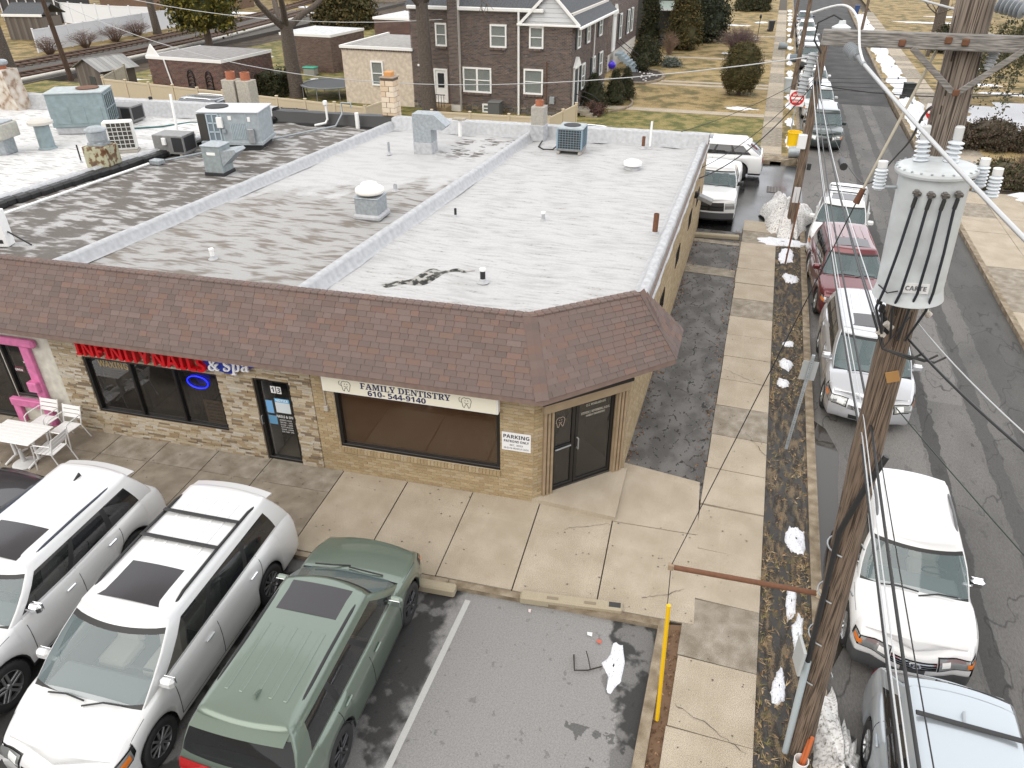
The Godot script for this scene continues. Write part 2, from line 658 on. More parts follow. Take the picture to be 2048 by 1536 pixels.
func roof_picture(kind: int) -> ImageTexture:  # coated roofing: x across, y from the front (bottom) to the rear (top)
	var W := 640
	var H := 1280
	var s := kind * 10
	var big := layer(141 + s, 0.008, W, H, 4)
	var streak := layer(142 + s, 0.035, W, H, 4, 5.0)
	var streak2 := layer(143 + s, 0.09, W, H, 3, 7.0)
	var fine := layer(144 + s, 0.25, W, H, 3, 2.0)
	var bb := PackedByteArray()
	bb.resize(W * H * 3)
	var clean := Color(0.455, 0.455, 0.46)
	var grey := Color(0.33, 0.325, 0.32)
	var dirt := Color(0.14, 0.115, 0.09)
	var tar := Color(0.1, 0.088, 0.078)
	for y in H:
		var fy := 1.0 - float(y) / H   # 0 at the front
		for x in W:
			var o := y * W + x
			var fx := float(x) / W
			var g: float = big[o] / 255.0
			var a: float = streak[o] / 255.0
			var b: float = streak2[o] / 255.0
			var f: float = fine[o] / 255.0
			var c := clean
			if kind == 0:
				c = clean.lerp(grey, 0.62 * smoothstep(0.36, 0.72, a * 0.3 + b * 0.45 + g * 0.25))
				c = c.lerp(dirt, 0.75 * smoothstep(0.66, 0.8, b * 0.5 + f * 0.5))
				if fposmod(fy * 19.0 + (g - 0.5) * 0.25, 1.0) < 0.035:   # grime caught on the laps of the roofing
					c = c.lerp(dirt, 0.35 * f)
			elif kind == 1:
				var front := smoothstep(0.02, -0.05, fy - 0.42 - 0.2 * fx + (g - 0.5) * 0.18)
				c = clean.lerp(grey, 0.35 * smoothstep(0.5, 0.7, a))
				c = c.lerp(grey.lerp(dirt, smoothstep(0.42, 0.72, a * 0.6 + b * 0.4)), front * 0.9)
				var back := smoothstep(0.72, 0.8, fy) * smoothstep(0.55, 0.62, fx)
				c = c.lerp(tar, back * smoothstep(0.56, 0.6, g * 0.5 + b * 0.5))
				c = c.lerp(dirt, 0.6 * smoothstep(0.72, 0.8, b * 0.5 + f * 0.5))
			elif kind == 2:
				c = tar.lerp(clean, 0.85 * smoothstep(0.47, 0.66, a * 0.5 + b * 0.25 + g * 0.25))
				c = c.lerp(dirt, 0.4 * smoothstep(0.5, 0.7, f))
			else:
				c = Color(0.6, 0.6, 0.6).lerp(grey, 0.5 * smoothstep(0.6, 0.75, a * 0.6 + g * 0.4))
				c = c.lerp(dirt, 0.6 * smoothstep(0.68, 0.76, b))
			var k := 0.9 + 0.2 * f
			fill3(bb, o * 3, Color(pow(c.r * k, 0.4545), pow(c.g * k, 0.4545), pow(c.b * k, 0.4545)))
	return ImageTexture.create_from_image(Image.create_from_data(W, H, false, Image.FORMAT_RGB8, bb))

func pic_mat(t: Texture2D, rough := 0.85) -> StandardMaterial3D:
	var m := mat(1, 1, 1, rough)
	m.albedo_texture = t
	return m

func V2(x: float, z: float) -> Vector2:
	return Vector2(x, z)

func f2(u: float, o: float) -> Vector2:
	var p := fp(u, 0, o)
	return Vector2(p.x, p.z)

func ground() -> void:
	struct(sheet(rect(-420, 380, -620, 160), -0.3), "ground", M.earth)
	# street and the alley that meets it
	var rb := Rect2(2.42, -56, 5.72, 56)
	var road_near: StandardMaterial3D = pic_mat(road_picture(), 0.75)
	grainy(road_near, M.speck, 2.2)
	struct(sheet(rect(2.42, 8.14, -56, 0), -0.12, rb), "street", road_near)
	struct(sheet([V2(2.42, 0), V2(2.42, 30), V2(8.14, 30), V2(8.14, 0)], -0.12), "street_south", M.asphalt)
	struct(sheet([V2(2.42, -300), V2(10.6, -300), V2(9.6, -125), V2(8.5, -70), V2(8.14, -56), V2(2.42, -56)], -0.12), "street_north", M.asphalt)
	var wet := grainy(mat(0.07, 0.068, 0.068, 0.3), M.speck, 2.0)
	tri(wet, ntex(41, 0.01, Color(0.5, 0.5, 0.5), Color(1, 1, 1), 512, 5), 0.12)
	wet.roughness_texture = ntex(42, 0.012, Color(0.3, 0.3, 0.3), Color(1, 1, 1), 256, 4)
	struct(sheet(rect(-70, 2.42, -39.3, -27.95), -0.125), "alley", wet)
	# parking lot
	var lot := pic_mat(lot_picture(), 0.85)
	grainy(lot, M.speck, 2.6)
	var lb := Rect2(-9.6, -9.4, 9.6, 9.4)
	struct(sheet([f2(-6.6, 2.5), f2(3.0, 2.5), V2(-0.22, 0), V2(-9.6, 0)], -0.1, lb), "parking_lot", lot)
	struct(sheet([f2(-60, 2.5), f2(-6.6, 2.5), V2(-9.6, 0), V2(-70, 0)], -0.1), "parking_lot_west", M.asphalt)
	struct(sheet(rect(-70, -0.22, 0, 20), -0.1), "parking_lot_south", M.asphalt)
	var stripes := [[-3.5, -8.42, -2.0], [-6.18, -8.3, -2.0], [-8.85, -8.2, -2.0], [-11.55, -8.0, -2.0]]
	for s in stripes:
		var x: float = s[0]
		var d: float = (s[2] - s[1]) * 0.0
		struct(sheet([V2(x - 0.05, s[1]), V2(x + 0.05, s[1]), V2(x + 0.05 + d, s[2]), V2(x - 0.05 + d, s[2])], -0.096), "parking_stripe", M.paint)
	# pavement in front of the shops: slabs with open joints over a dark bed
	var walk := MB.new()
	walk = slab([f2(-60, -0.3), f2(3.38, -0.3), f2(3.38, 2.42), f2(-60, 2.42)], -0.3, -0.03)
	var base := struct(walk, "front_pavement", M.joint)
	var us := [3.33, 1.66, 0.16, -1.26, -2.7, -4.16]
	for k in 5:
		var a: float = us[k + 1] + 0.012
		var b: float = us[k] - 0.012
		var j := rng.randf_range(-0.006, 0.006)
		var top := -0.02 if k > 0 else 0.2
		put(slab([f2(a, top), f2(b, top), f2(b, 2.4), f2(a, 2.4)], -0.15, j), "slab", M.concrete, base)
	put(slab([f2(1.672, -1.75), f2(3.3, -1.45), f2(3.3, 0.18), f2(1.672, 0.18)], -0.15, 0.002), "slab", M.concrete, base)
	var u2 := [-4.16, -5.88, -7.18, -8.48, -9.7, -11.2, -12.7, -14.2, -15.7, -17.2]
	for k in 9:
		var a: float = u2[k + 1] + 0.01
		var b: float = u2[k] - 0.01
		put(slab([f2(a, 0.75), f2(b, 0.75), f2(b, 2.4), f2(a, 2.4)], -0.15, rng.randf_range(-0.004, 0.004)), "slab", M.aggregate, base)
		put(slab([f2(a, -0.02), f2(b, -0.02), f2(b, 0.738), f2(a, 0.738)], -0.15, 0.003), "slab", M.concrete2 if k < 4 else M.aggregate, base)
	put(slab([f2(-60, 2.42), f2(-1.0, 2.42), f2(-1.0, 2.54), f2(-60, 2.54)], -0.3, -0.005), "kerb_edge", M.kerb, base)
	put(slab([f2(-0.99, 2.42), f2(2.9, 2.42), f2(2.9, 2.56), f2(-0.99, 2.56)], -0.3, -0.008), "kerb_edge", M.kerb, base)
	# kerb and bed of dead leaves between lot and side pavement
	struct(slab([V2(-0.23, -8.95), V2(-0.06, -8.95), V2(-0.06, 20), V2(-0.23, 20)], -0.3, 0.0), "lot_kerb", M.kerb)
	var litter := grainy(mat(0.2, 0.12, 0.07, 0.95), M.speck, 3.0)
	struct(sheet([V2(-0.06, -8.9), V2(0.16, -8.95), V2(0.15, 20), V2(-0.06, 20)], -0.03), "leaf_bed", litter)
	# side pavement
	var sb := struct(slab(rect(0.13, 1.4, -29.2, 20), -0.3, -0.035), "side_pavement", M.joint)
	var z := 2.0
	var k2 := 0
	while z > -29.0:
		var ln := rng.randf_range(1.24, 1.33)
		var w0 := 0.15 + rng.randf_range(-0.01, 0.01)
		var mm: Material = M.concrete if (k2 % 5) != 3 else M.concrete2
		var s := put(slab([V2(w0, z - ln + 0.02), V2(1.38, z - ln + 0.02 + rng.randf_range(-0.02, 0.02)), V2(1.38, z), V2(w0, z - rng.randf_range(0, 0.02))], -0.2, rng.randf_range(-0.012, 0.006)), "slab", mm, sb)
		s.rotation.z = rng.randf_range(-0.004, 0.004)
		z -= ln
		k2 += 1
	# verge and street kerb
	var vm := pic_mat(verge_picture(), 0.95)
	struct(sheet(rect(1.38, 2.26, -29.6, 4), -0.02, Rect2(1.38, -29.6, 0.88, 33.6)), "verge", vm)
	var kz := 6.0
	var kerb := struct(slab(rect(2.24, 2.4, -30.0, 8), -0.3, -0.03), "street_kerb", M.kerb)
	while kz > -29.5:
		var kl := rng.randf_range(2.3, 3.1)
		put(slab([V2(2.235, kz - kl + 0.01), V2(2.42, kz - kl + 0.01), V2(2.42, kz), V2(2.235, kz)], -0.29, rng.randf_range(-0.005, 0.02)), "kerb_stone", M.kerb, kerb)
		kz -= kl
	struct(slab(rect(2.24, 2.42, -160, -40.2), -0.3, 0.0), "street_kerb_north", M.kerb)
	struct(sheet([V2(2.43, -8.6), V2(2.75, -9.4), V2(2.82, -11.4), V2(2.85, -13.5), V2(2.95, -15.0), V2(2.7, -15.9), V2(2.43, -16.2)], -0.115), "puddle", M.water)
	# driveway beside the shop
	var dm := pic_mat(drive_picture(), 0.8)
	struct(sheet(rect(-1.68, 0.14, -28.6, -12.3), -0.022, Rect2(-1.68, -28.6, 1.82, 16.3)), "side_driveway", dm)
	for q in [[-24.85, -24.1], [-27.5, -27.1]]:
		struct(slab([V2(-1.6, q[0]), V2(0.1, q[0] + 0.12), V2(0.1, q[1]), V2(-1.6, q[1] - 0.05)], -0.1, -0.005), "concrete_strip", M.concrete2)
	# lawns, paths and pavement beyond the alley
	struct(slab([V2(-70, -39.4), V2(0.6, -39.4), V2(1.6, -39.7), V2(2.24, -40.3), V2(2.24, -40.6), V2(-70, -40.6)], -0.3, 0.03), "alley_kerb", M.kerb)
	struct(sheet(rect(-11.6, 0.37, -49.2, -40.5), 0.0), "front_lawn", M.lawn_green)
	struct(sheet(rect(-70, -11.6, -46.4, -40.5), -0.01), "back_yard", M.lawn_green)
	struct(sheet(rect(-26, 0.37, -170, -49.2), 0.0), "far_lawn", M.lawn)
	struct(sheet(rect(-48, -26, -90, -46.3), -0.005), "yard_grass", M.lawn_green)
	var fb2 := struct(slab(rect(0.36, 1.46, -165, -39.5), -0.3, -0.02), "far_pavement", M.joint)
	z = -39.5
	while z > -120.0:
		put(slab([V2(0.37, z - 1.48), V2(1.45, z - 1.48), V2(1.45, z), V2(0.37, z)], -0.2, rng.randf_range(-0.004, 0.012)), "slab", M.concrete2 if rng.randf() < 0.4 else M.concrete, fb2)
		z -= 1.5
	struct(sheet(rect(1.45, 2.25, -165, -40.3), -0.005), "far_verge", M.lawn)
	for p in [[-50.0, -10.2, 0.9], [-59.3, -10.5, 0.75], [-60.6, -8.5, 0.7], [-73.0, -10.0, 0.9], [-90, -9, 0.9]]:
		struct(slab([V2(p[1], p[0] - p[2] / 2 + 0.3), V2(0.36, p[0] - p[2] / 2), V2(0.36, p[0] + p[2] / 2), V2(p[1], p[0] + p[2] / 2 + 0.3)], -0.1, 0.02), "garden_path", M.concrete)
	# far side of the street
	struct(slab(rect(8.14, 8.32, -37.5, 20), -0.3, 0.02), "east_kerb", M.kerb)
	struct(slab([V2(8.14, -37.5), V2(8.32, -37.5), V2(8.75, -70), V2(9.9, -125), V2(9.7, -125), V2(8.55, -70)], -0.3, 0.02), "east_kerb_north", M.kerb)
	var ea := struct(slab(rect(8.32, 12.4, -37.5, 20), -0.3, -0.02), "east_pavement", M.joint)
	z = 0.0
	while z > -36.5:
		for c in [[8.33, 9.78], [9.8, 11.25], [11.27, 12.4]]:
			put(slab(rect(c[0], c[1], z - 1.83, z), -0.2, rng.randf_range(-0.004, 0.008)), "slab", M.concrete if rng.randf() < 0.75 else M.concrete2, ea)
		z -= 1.85
	var eb := struct(slab([V2(9.85, -37.5), V2(11.2, -37.5), V2(12.6, -125), V2(11.3, -125)], -0.3, -0.01), "east_pavement_north", M.joint)
	for k in 56:
		var za := -37.6 - k * 1.5
		var sh := (-za - 37.5) * 0.0163
		put(slab([V2(9.87 + sh, za - 1.47), V2(11.18 + sh, za - 1.47), V2(11.18 + sh, za), V2(9.87 + sh, za)], -0.2, rng.randf_range(0.0, 0.012)), "slab", M.concrete if rng.randf() < 0.6 else M.concrete2, eb)
	struct(sheet([V2(8.3, -37.5), V2(9.9, -37.5), V2(11.4, -125), V2(9.9, -125), V2(8.74, -70)], -0.012), "east_verge", M.lawn)
	struct(sheet([V2(11.15, -37.5), V2(60, -37.5), V2(60, -160), V2(13, -160)], -0.008), "east_lawn", M.lawn)
	struct(sheet(rect(12.4, 60, -37.5, 20), -0.012), "east_garden", M.lawn)
	# rails beyond the yards
	var bal := grainy(mat(0.2, 0.18, 0.16, 0.95), M.speck, 0.6)
	tri(bal, M.grain, 0.9)
	struct(slab([V2(-52.0, -40), V2(-52.6, -75), V2(-54, -120), V2(-64, -120), V2(-62.5, -75), V2(-61.5, -40), V2(-64, 0), V2(-54, 0)], -0.3, 0.05), "rail_ballast", bal)
	struct(sheet(rect(-200, -61, -220, -20), -0.02), "west_yards", M.lawn)
	struct(sheet([V2(-70, -27.95), V2(-40, -27.95), V2(-40, -47), V2(-46, -47), V2(-52, -44), V2(-70, -43)], -0.02), "dirt_yard", M.earth)

# panels of a wall round its openings; o is the foot, ux along, nn outward; holes are Rect2(u, y, w, h)
func panels(m: MB, o: Vector3, ux: Vector3, nn: Vector3, w: float, h: float, holes: Array, thick: float) -> void:
	var us := [0.0, w]
	for r in holes:
		us.append(clampf(r.position.x, 0, w))
		us.append(clampf(r.end.x, 0, w))
	us.sort()
	for k in us.size() - 1:
		if us[k + 1] - us[k] < 0.001:
			continue
		var mid: float = (us[k] + us[k + 1]) / 2
		var ys := [0.0]
		var hs := holes.filter(func(r): return r.position.x < mid and r.end.x > mid)
		hs.sort_custom(func(a, b): return a.position.y < b.position.y)
		for r in hs:
			ys.append(r.position.y)
			ys.append(r.end.y)
		ys.append(h)
		for j in range(0, ys.size(), 2):
			if ys[j + 1] - ys[j] > 0.002:
				m.box(o + ux * mid + Vector3.UP * (ys[j] + ys[j + 1]) / 2 - nn * thick / 2, Vector3(us[k + 1] - us[k], ys[j + 1] - ys[j], thick), Basis(ux, Vector3.UP, nn))

# courses of bricks standing proud of a wall; the first "parts" whole ones are pieces of their own
func courses(parent: Node, o: Vector3, ux: Vector3, nn: Vector3, w: float, h: float, holes: Array, bl: float, bh: float, joint: float, cols: Array, parts: int, called := "brick", vary := 0.0, proud := 0.012) -> int:
	var B := Basis(ux, Vector3.UP, nn)
	var all := MB.new()
	var shared := []
	var mats := []
	if parts > 0:
		for k in 4:
			var bm := MB.new()
			bm.bev(Vector3.ZERO, Vector3(bl * (1.0 if vary == 0 else [0.7, 0.95, 1.2, 1.45][k]) - joint, bh - joint, proud * 2), 0.003)
			shared.append(bm.mesh())
		for cc in cols:
			mats.append(grainy(mat(cc.r, cc.g, cc.b, 0.88), M.grain, 1.4))
	var made := 0
	var rows := int(ceil(h / bh))
	for r in rows:
		var y0 := r * bh
		var y1 := minf(y0 + bh, h)
		var u := -rng.randf() * bl if vary > 0 else (-bl / 2 if r % 2 else 0.0)
		while u < w:
			var kind := rng.randi() % 4
			var ln: float = bl if vary == 0 else bl * [0.7, 0.95, 1.2, 1.45][kind]
			var a := maxf(u, 0.0)
			var b := minf(u + ln, w)
			u += ln
			var segs := [[a, b]]
			for hr in holes:
				if hr.position.y < y1 - bh * 0.35 and hr.end.y > y0 + bh * 0.35:
					var nx := []
					for s in segs:
						if hr.position.x > s[0]:
							nx.append([s[0], minf(s[1], hr.position.x)])
						if hr.end.x < s[1]:
							nx.append([maxf(s[0], hr.end.x), s[1]])
					segs = nx
			for s in segs:
				if s[1] - s[0] < 0.03:
					continue
				var ci := rng.randi() % cols.size()
				var out := proud + (rng.randf_range(-0.4, 1.0) * proud * vary)
				var m: Vector3 = o + ux * (s[0] + s[1]) / 2 + Vector3.UP * (y0 + y1) / 2 + nn * (out - proud)
				if made < parts and absf(s[1] - s[0] - ln) < 0.001 and y1 - y0 > bh * 0.99:
					var bi := put(shared[kind if vary > 0 else 0], called, mats[ci], parent)
					bi.transform = Transform3D(B, m)
					made += 1
				else:
					var k := rng.randf_range(0.88, 1.1)
					all.col = Color(cols[ci].r * k, cols[ci].g * k, cols[ci].b * k)
					all.box(m, Vector3(s[1] - s[0] - joint, y1 - y0 - joint, proud * 2), B)
	if all.v.size():
		var st := put(all, called + "_courses", M.pieces, parent)
		st.set_meta("kind", "stuff")
	return made

func roof_y(z: float) -> float:
	return 3.15 + 0.0 * z

func rp(x: float, z: float, up := 0.0) -> Vector3:  # place on the roof: survey numbers (taken for a sloping roof) brought to the level one
	var s := 6.85 / (6.85 - 0.0333 * (z + 12.0))
	return Vector3(x * s, 3.15 + up, z * s)

func rear_z(x: float) -> float:   # the rear wall runs parallel to the front
	return -27.8 - 0.0656 * (x + 14.3)

var shop: Node3D

func shops() -> void:
	shop = thing("shop_building", "long single-storey row of shops with brown shingled mansard and pale coated flat roofs", "shop")
	var mortar := mat(0.46, 0.39, 0.29, 0.95)
	var buff := [Color(0.56, 0.43, 0.25), Color(0.62, 0.48, 0.29), Color(0.52, 0.385, 0.215), Color(0.6, 0.475, 0.31), Color(0.5, 0.37, 0.21)]
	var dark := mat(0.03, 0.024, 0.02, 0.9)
	# body behind the fronts
	var core := MB.new()
	var cp := PackedVector2Array()
	for q in [f2(-37, -1.1), f2(-1.4, -1.1), V2(-2.6, -13.6), V2(-1.8, -28.4), V2(-36, -26.3)]:
		cp.append(Vector2(q.x, -q.y))
	core.prism(cp, Transform3D(Basis(Vector3.RIGHT, Vector3(0, 0, -1), Vector3.UP), Vector3(0, -0.3, 0)), 2.75, true)
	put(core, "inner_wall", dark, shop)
	# dental front
	var holes := [Rect2(-4.13 + 4.6, 0.67, 3.46, 1.5)]
	var wall := MB.new()
	panels(wall, fp(-4.6, -0.1), FA, FN, 4.6, 2.9, [Rect2(holes[0].position + Vector2(0, 0.1), holes[0].size)], 0.22)
	put(wall, "front_wall", mortar, shop)
	courses(shop, fp(-4.6, 0.0), FA, FN, 4.6, 2.72, holes, 0.205, 0.072, 0.009, buff, 290)
	# row of upright bricks under the window
	var sill := MB.new()
	for k in 47:
		var cc: Color = buff[rng.randi() % 5]
		sill.col = cc
		sill.box(fp(-4.12 + 0.0735 * k + 0.036, 0.615, 0.02), Vector3(0.066, 0.1, 0.07), fb())
	put(sill, "brick_sill", M.pieces, shop).set_meta("kind", "stuff")
	# corner entrance
	var CD := Vector3(0.7071, 0, -0.7071)
	var CN := Vector3(0.7071, 0, 0.7071)
	var ch := [Rect2(0.2, -0.1, 1.98, 2.5)]
	var cw := MB.new()
	panels(cw, FO + Vector3(0, -0.1, 0), CD, CN, 2.192, 2.9, [Rect2(0.2, 0.0, 1.98, 2.46)], 0.22)
	put(cw, "corner_wall", mortar, shop)
	courses(shop, FO, CD, CN, 2.192, 2.72, ch, 0.205, 0.072, 0.009, buff, 0)
	# side wall
	var sd := (Vector3(-1.57, 0, -28.72) - Vector3(-1.58, 0, -12.73)).normalized()
	var sn := sd.cross(Vector3.UP)
	sn = Vector3(-sd.z, 0, sd.x)
	var slots := [Rect2(7.2, 1.75, 0.9, 0.5), Rect2(10.4, 1.75, 0.9, 0.5), Rect2(12.9, 1.75, 0.9, 0.5), Rect2(4.0, 1.75, 0.9, 0.5)]
	var sw := MB.new()
	var slots2 := []
	for r in slots:
		slots2.append(Rect2(r.position + Vector2(0, 0.1), r.size))
	panels(sw, Vector3(-1.58, -0.1, -12.73), sd, sn, 15.99, 2.72, slots2, 0.25)
	put(sw, "side_wall", mortar, shop)
	courses(shop, Vector3(-1.58, 0, -12.73), sd, sn, 15.99, 2.6, slots, 0.205, 0.072, 0.009, buff, 0)
	# upper part of the side wall follows the fall of the roof
	var rows_up := MB.new()
	for k in 77:
		var a := Vector3(-1.58, 0, -12.73) + sd * (k * 0.205 + 0.003)
		var b := Vector3(-1.58, 0, -12.73) + sd * (k * 0.205 + 0.2)
		var top := roof_y(a.z) + 0.12
		var y := 2.595
		var r := 0
		while y < top:
			rows_up.col = buff[rng.randi() % 5]
			var s := sd * (0.1 if r % 2 else 0.0)
			rows_up.face([a + s + sn * 0.012 + Vector3.UP * y, b + s + sn * 0.012 + Vector3.UP * y, b + s + sn * 0.012 + Vector3.UP * minf(y + 0.065, top), a + s + sn * 0.012 + Vector3.UP * minf(y + 0.065, top)], sn)
			y += 0.072
			r += 1
	put(rows_up, "brick_courses", M.pieces, shop).set_meta("kind", "stuff")
	var upb := MB.new()
	upb.face([Vector3(-1.585, 2.55, -12.8), Vector3(-1.575, 2.55, -28.72), Vector3(-1.575, roof_y(-30.4) + 0.13, -28.72), Vector3(-1.585, roof_y(-12.8) + 0.13, -12.8)], sn)
	upb.box(Vector3(-18.3, 1.4, rear_z(-18.3) - 0.05), Vector3(33.4, 3.1, 0.2), fb())
	put(upb, "wall_core", mortar, shop)
	var slit := MB.new()
	for r in slots:
		slit.box(Vector3(-1.58, 0, -12.73) + sd * (r.position.x + 0.45) + Vector3.UP * 2.0 - sn * 0.14, Vector3(0.9, 0.5, 0.03), Basis(sd, Vector3.UP, sn))
	for k in slots.size():
		var g := MB.new()
		g.box(Vector3(-1.58, 0, -12.73) + sd * (slots[k].position.x + 0.45) + Vector3.UP * 2.0 - sn * 0.12, Vector3(0.9, 0.5, 0.03), Basis(sd, Vector3.UP, sn))
		var w := put(g, "side_window", M.glass, shop)
		var bars := MB.new()
		for j in 5:
			bars.box(Vector3(-1.58, 0, -12.73) + sd * (slots[k].position.x + 0.1 + 0.175 * j) + Vector3.UP * 2.0 + sn * 0.03, Vector3(0.025, 0.5, 0.02), Basis(sd, Vector3.UP, sn))
		put(bars, "window_bars", M.black, w)
	# stone-clad front of the nail shop
	var ledger := [Color(0.6, 0.5, 0.35), Color(0.68, 0.6, 0.48), Color(0.52, 0.4, 0.25), Color(0.72, 0.66, 0.56), Color(0.45, 0.33, 0.2), Color(0.62, 0.52, 0.38), Color(0.3, 0.23, 0.16), Color(0.68, 0.58, 0.43), Color(0.66, 0.56, 0.42)]
	var h2 := [Rect2(6.25 - 5.39, -0.1, 0.86, 2.2), Rect2(10.83 - 10.08, 0.6, 3.3, 1.45)]
	h2[0] = Rect2(10.83 - 5.95, -0.1, 0.84, 2.2)
	var w2 := MB.new()
	panels(w2, fp(-10.83, -0.1), FA, FN, 6.23, 2.9, [Rect2(h2[0].position.x, 0, 0.84, 2.2), Rect2(h2[1].position.x, 0.7, 3.3, 1.45)], 0.22)
	put(w2, "stone_backing", mat(0.25, 0.2, 0.14, 0.95), shop)
	courses(shop, fp(-10.83, 0.0), FA, FN, 6.22, 2.72, h2, 0.2, 0.05, 0.003, ledger, 300, "ledger_stone", 1.0, 0.016)
	# white rendered pier and whatever stands left of it
	var render := grainy(mat(0.62, 0.6, 0.53, 0.9), M.soft, 0.6)
	var w3 := MB.new()
	panels(w3, fp(-37, -0.1), FA, FN, 26.15, 2.9, [Rect2(37 - 13.5, 0, 1.2, 2.15), Rect2(37 - 12.28, 0.72, 0.72, 1.45), Rect2(37 - 16.6, 0.72, 2.6, 1.45)], 0.2)
	put(w3, "render_wall", render, shop)
	# flat roofs
	var spans := [[-8.75, -1.74, 0], [-14.95, -8.75, 1], [-20.5, -14.95, 2], [-37.0, -20.5, 3]]
	for s in spans:
		var m := MB.new()
		var rows := []
		for j in 25:
			var zz := lerpf(-11.2 - (0.0 if s[2] > 0 else 0.4), -30.3, j / 24.0)
			var row := PackedVector3Array()
			for k in 13:
				var xr: float = s[1] if s[2] > 0 else minf(s[1], lerpf(-4.0, -1.74, clampf((-11.6 - zz) / 2.0, 0, 1)))
				var xx := lerpf(s[0], xr, k / 12.0)
				var dip := 0.02 * sin(xx * 2.1 + zz * 0.7) + 0.015 * sin(xx * 4.3 - zz * 1.9)
				var rq := rp(xx, zz, dip)
				rq.z = lerpf(rq.z, rear_z(rq.x), clampf(j / 24.0 * 5.0 - 4.0, 0, 1))
				row.append(rq)
			rows.append(row)
		m.grid(rows)
		for q in m.t.size():
			m.t[q] = Vector2(m.t[q].x, 1.0 - m.t[q].y)
		if s[2] == 3:
			for q in m.t.size():
				m.t[q].x *= 2.0
		var rm := pic_mat(roof_picture(s[2]), 0.75)
		bumpy(rm, M.soft, 1.0)
		put(m, "roof", rm, shop).set_meta("label", ["pale grey coated roof over the dental office", "white coated roof with brown dirt at its front half", "dark worn roof streaked with old white coating", "bright white coated roof"][s[2]])
	# coated ridges between the roofs, parapets and copings
	M.coat = tri(mat(0.5, 0.51, 0.53, 0.6), ntex(51, 0.02, Color(0.82, 0.82, 0.82), Color(1, 1, 1), 512, 5), 0.5)
	bumpy(M.coat, M.soft, 1.5)
	ridge([Vector3(-8.78, 0, -11.9), Vector3(-8.75, 0, -30.6)], 0.46, 0.27)
	ridge([Vector3(-14.97, 0, -11.2), Vector3(-14.95, 0, -30.0)], 0.46, 0.27)
	ridge([Vector3(-1.76, 0, -13.2), Vector3(-1.9, 0, -31.4)], 0.42, 0.2)
	var edge := MB.new()
	for k in 16:
		var a := Vector3(-1.562, 0, -13.2 - k * 0.97)
		edge.box(Vector3(a.x, roof_y(a.z - 0.5) + 0.11, a.z - 0.5), Vector3(0.03, 0.07, 0.995))
	put(edge, "drip_edge", mat(0.13, 0.085, 0.065, 0.6), shop)
	var bl := mat(0.012, 0.012, 0.013, 0.5)
	for q in [[-14.95, -1.7, 0.42, M.coat], [-20.6, -14.95, 0.42, bl], [-37.0, -20.6, 0.52, M.coat]]:
		var m := MB.new()
		var rows := []
		var n := 40
		for j in [[-0.75, 0.0], [-0.6, 0.05], [-0.46, 0.2], [-0.4, 0.96], [-0.3, 1.0], [0.05, 1.0], [0.12, 0.94], [0.12, -0.4]]:
			var row := PackedVector3Array()
			for k in n + 1:
				var xx: float = lerpf(q[0], q[1], k / float(n))
				var rq := rp(xx, -30.25, q[2] * j[1] + 0.008 * sin(xx * 5.0 + j[0] * 9.0))
				row.append(Vector3(rq.x, rq.y, rear_z(rq.x) - j[0] + 0.012 * sin(xx * 3.7)))
			rows.append(row)
		m.grid(rows)
		put(m, "rear_parapet", q[3], shop)
	var kerb := MB.new()   # torn black flashing between the dark and the bright roof
	for k in 46:
		var zz := -11.2 - k * 0.4
		kerb.bev(rp(-20.5 + rng.randf_range(-0.05, 0.05), zz - 0.2, 0.09), Vector3(0.3 + rng.randf() * 0.08, 0.24, 0.44), 0.06)
	put(kerb, "flashing_kerb", bl, shop)
	var kw := MB.new()
	for k in 30:
		kw.bev(rp(-20.8, -11.5 - 0.62 * k, 0.13), Vector3(0.3, 0.22, 0.64), 0.05)
	put(kw, "white_kerb", M.coat, shop)
	# mansard
	mansard()

func ridge(line: Array, wide: float, high: float) -> void:
	var m := MB.new()
	var n := 60
	var rows := []
	for k in n + 1:
		var p: Vector3 = line[0].lerp(line[1], k / float(n))
		var row := PackedVector3Array()
		var wob := 0.02 * sin(k * 0.9) + 0.012 * sin(k * 2.3)
		for j in [[-1.15, 0.0], [-0.75, 0.18], [-0.5, 0.8], [-0.35, 1.0], [0.0, 1.04], [0.35, 1.0], [0.5, 0.8], [0.75, 0.18], [1.15, 0.0]]:
			row.append(rp(p.x + j[0] * wide * 0.5 + wob * 0.5, p.z, high * j[1] + wob * 0.4 * j[1] + 0.004))
		rows.append(row)
	m.grid(rows)
	put(m, "roof_divider", M.coat, shop)

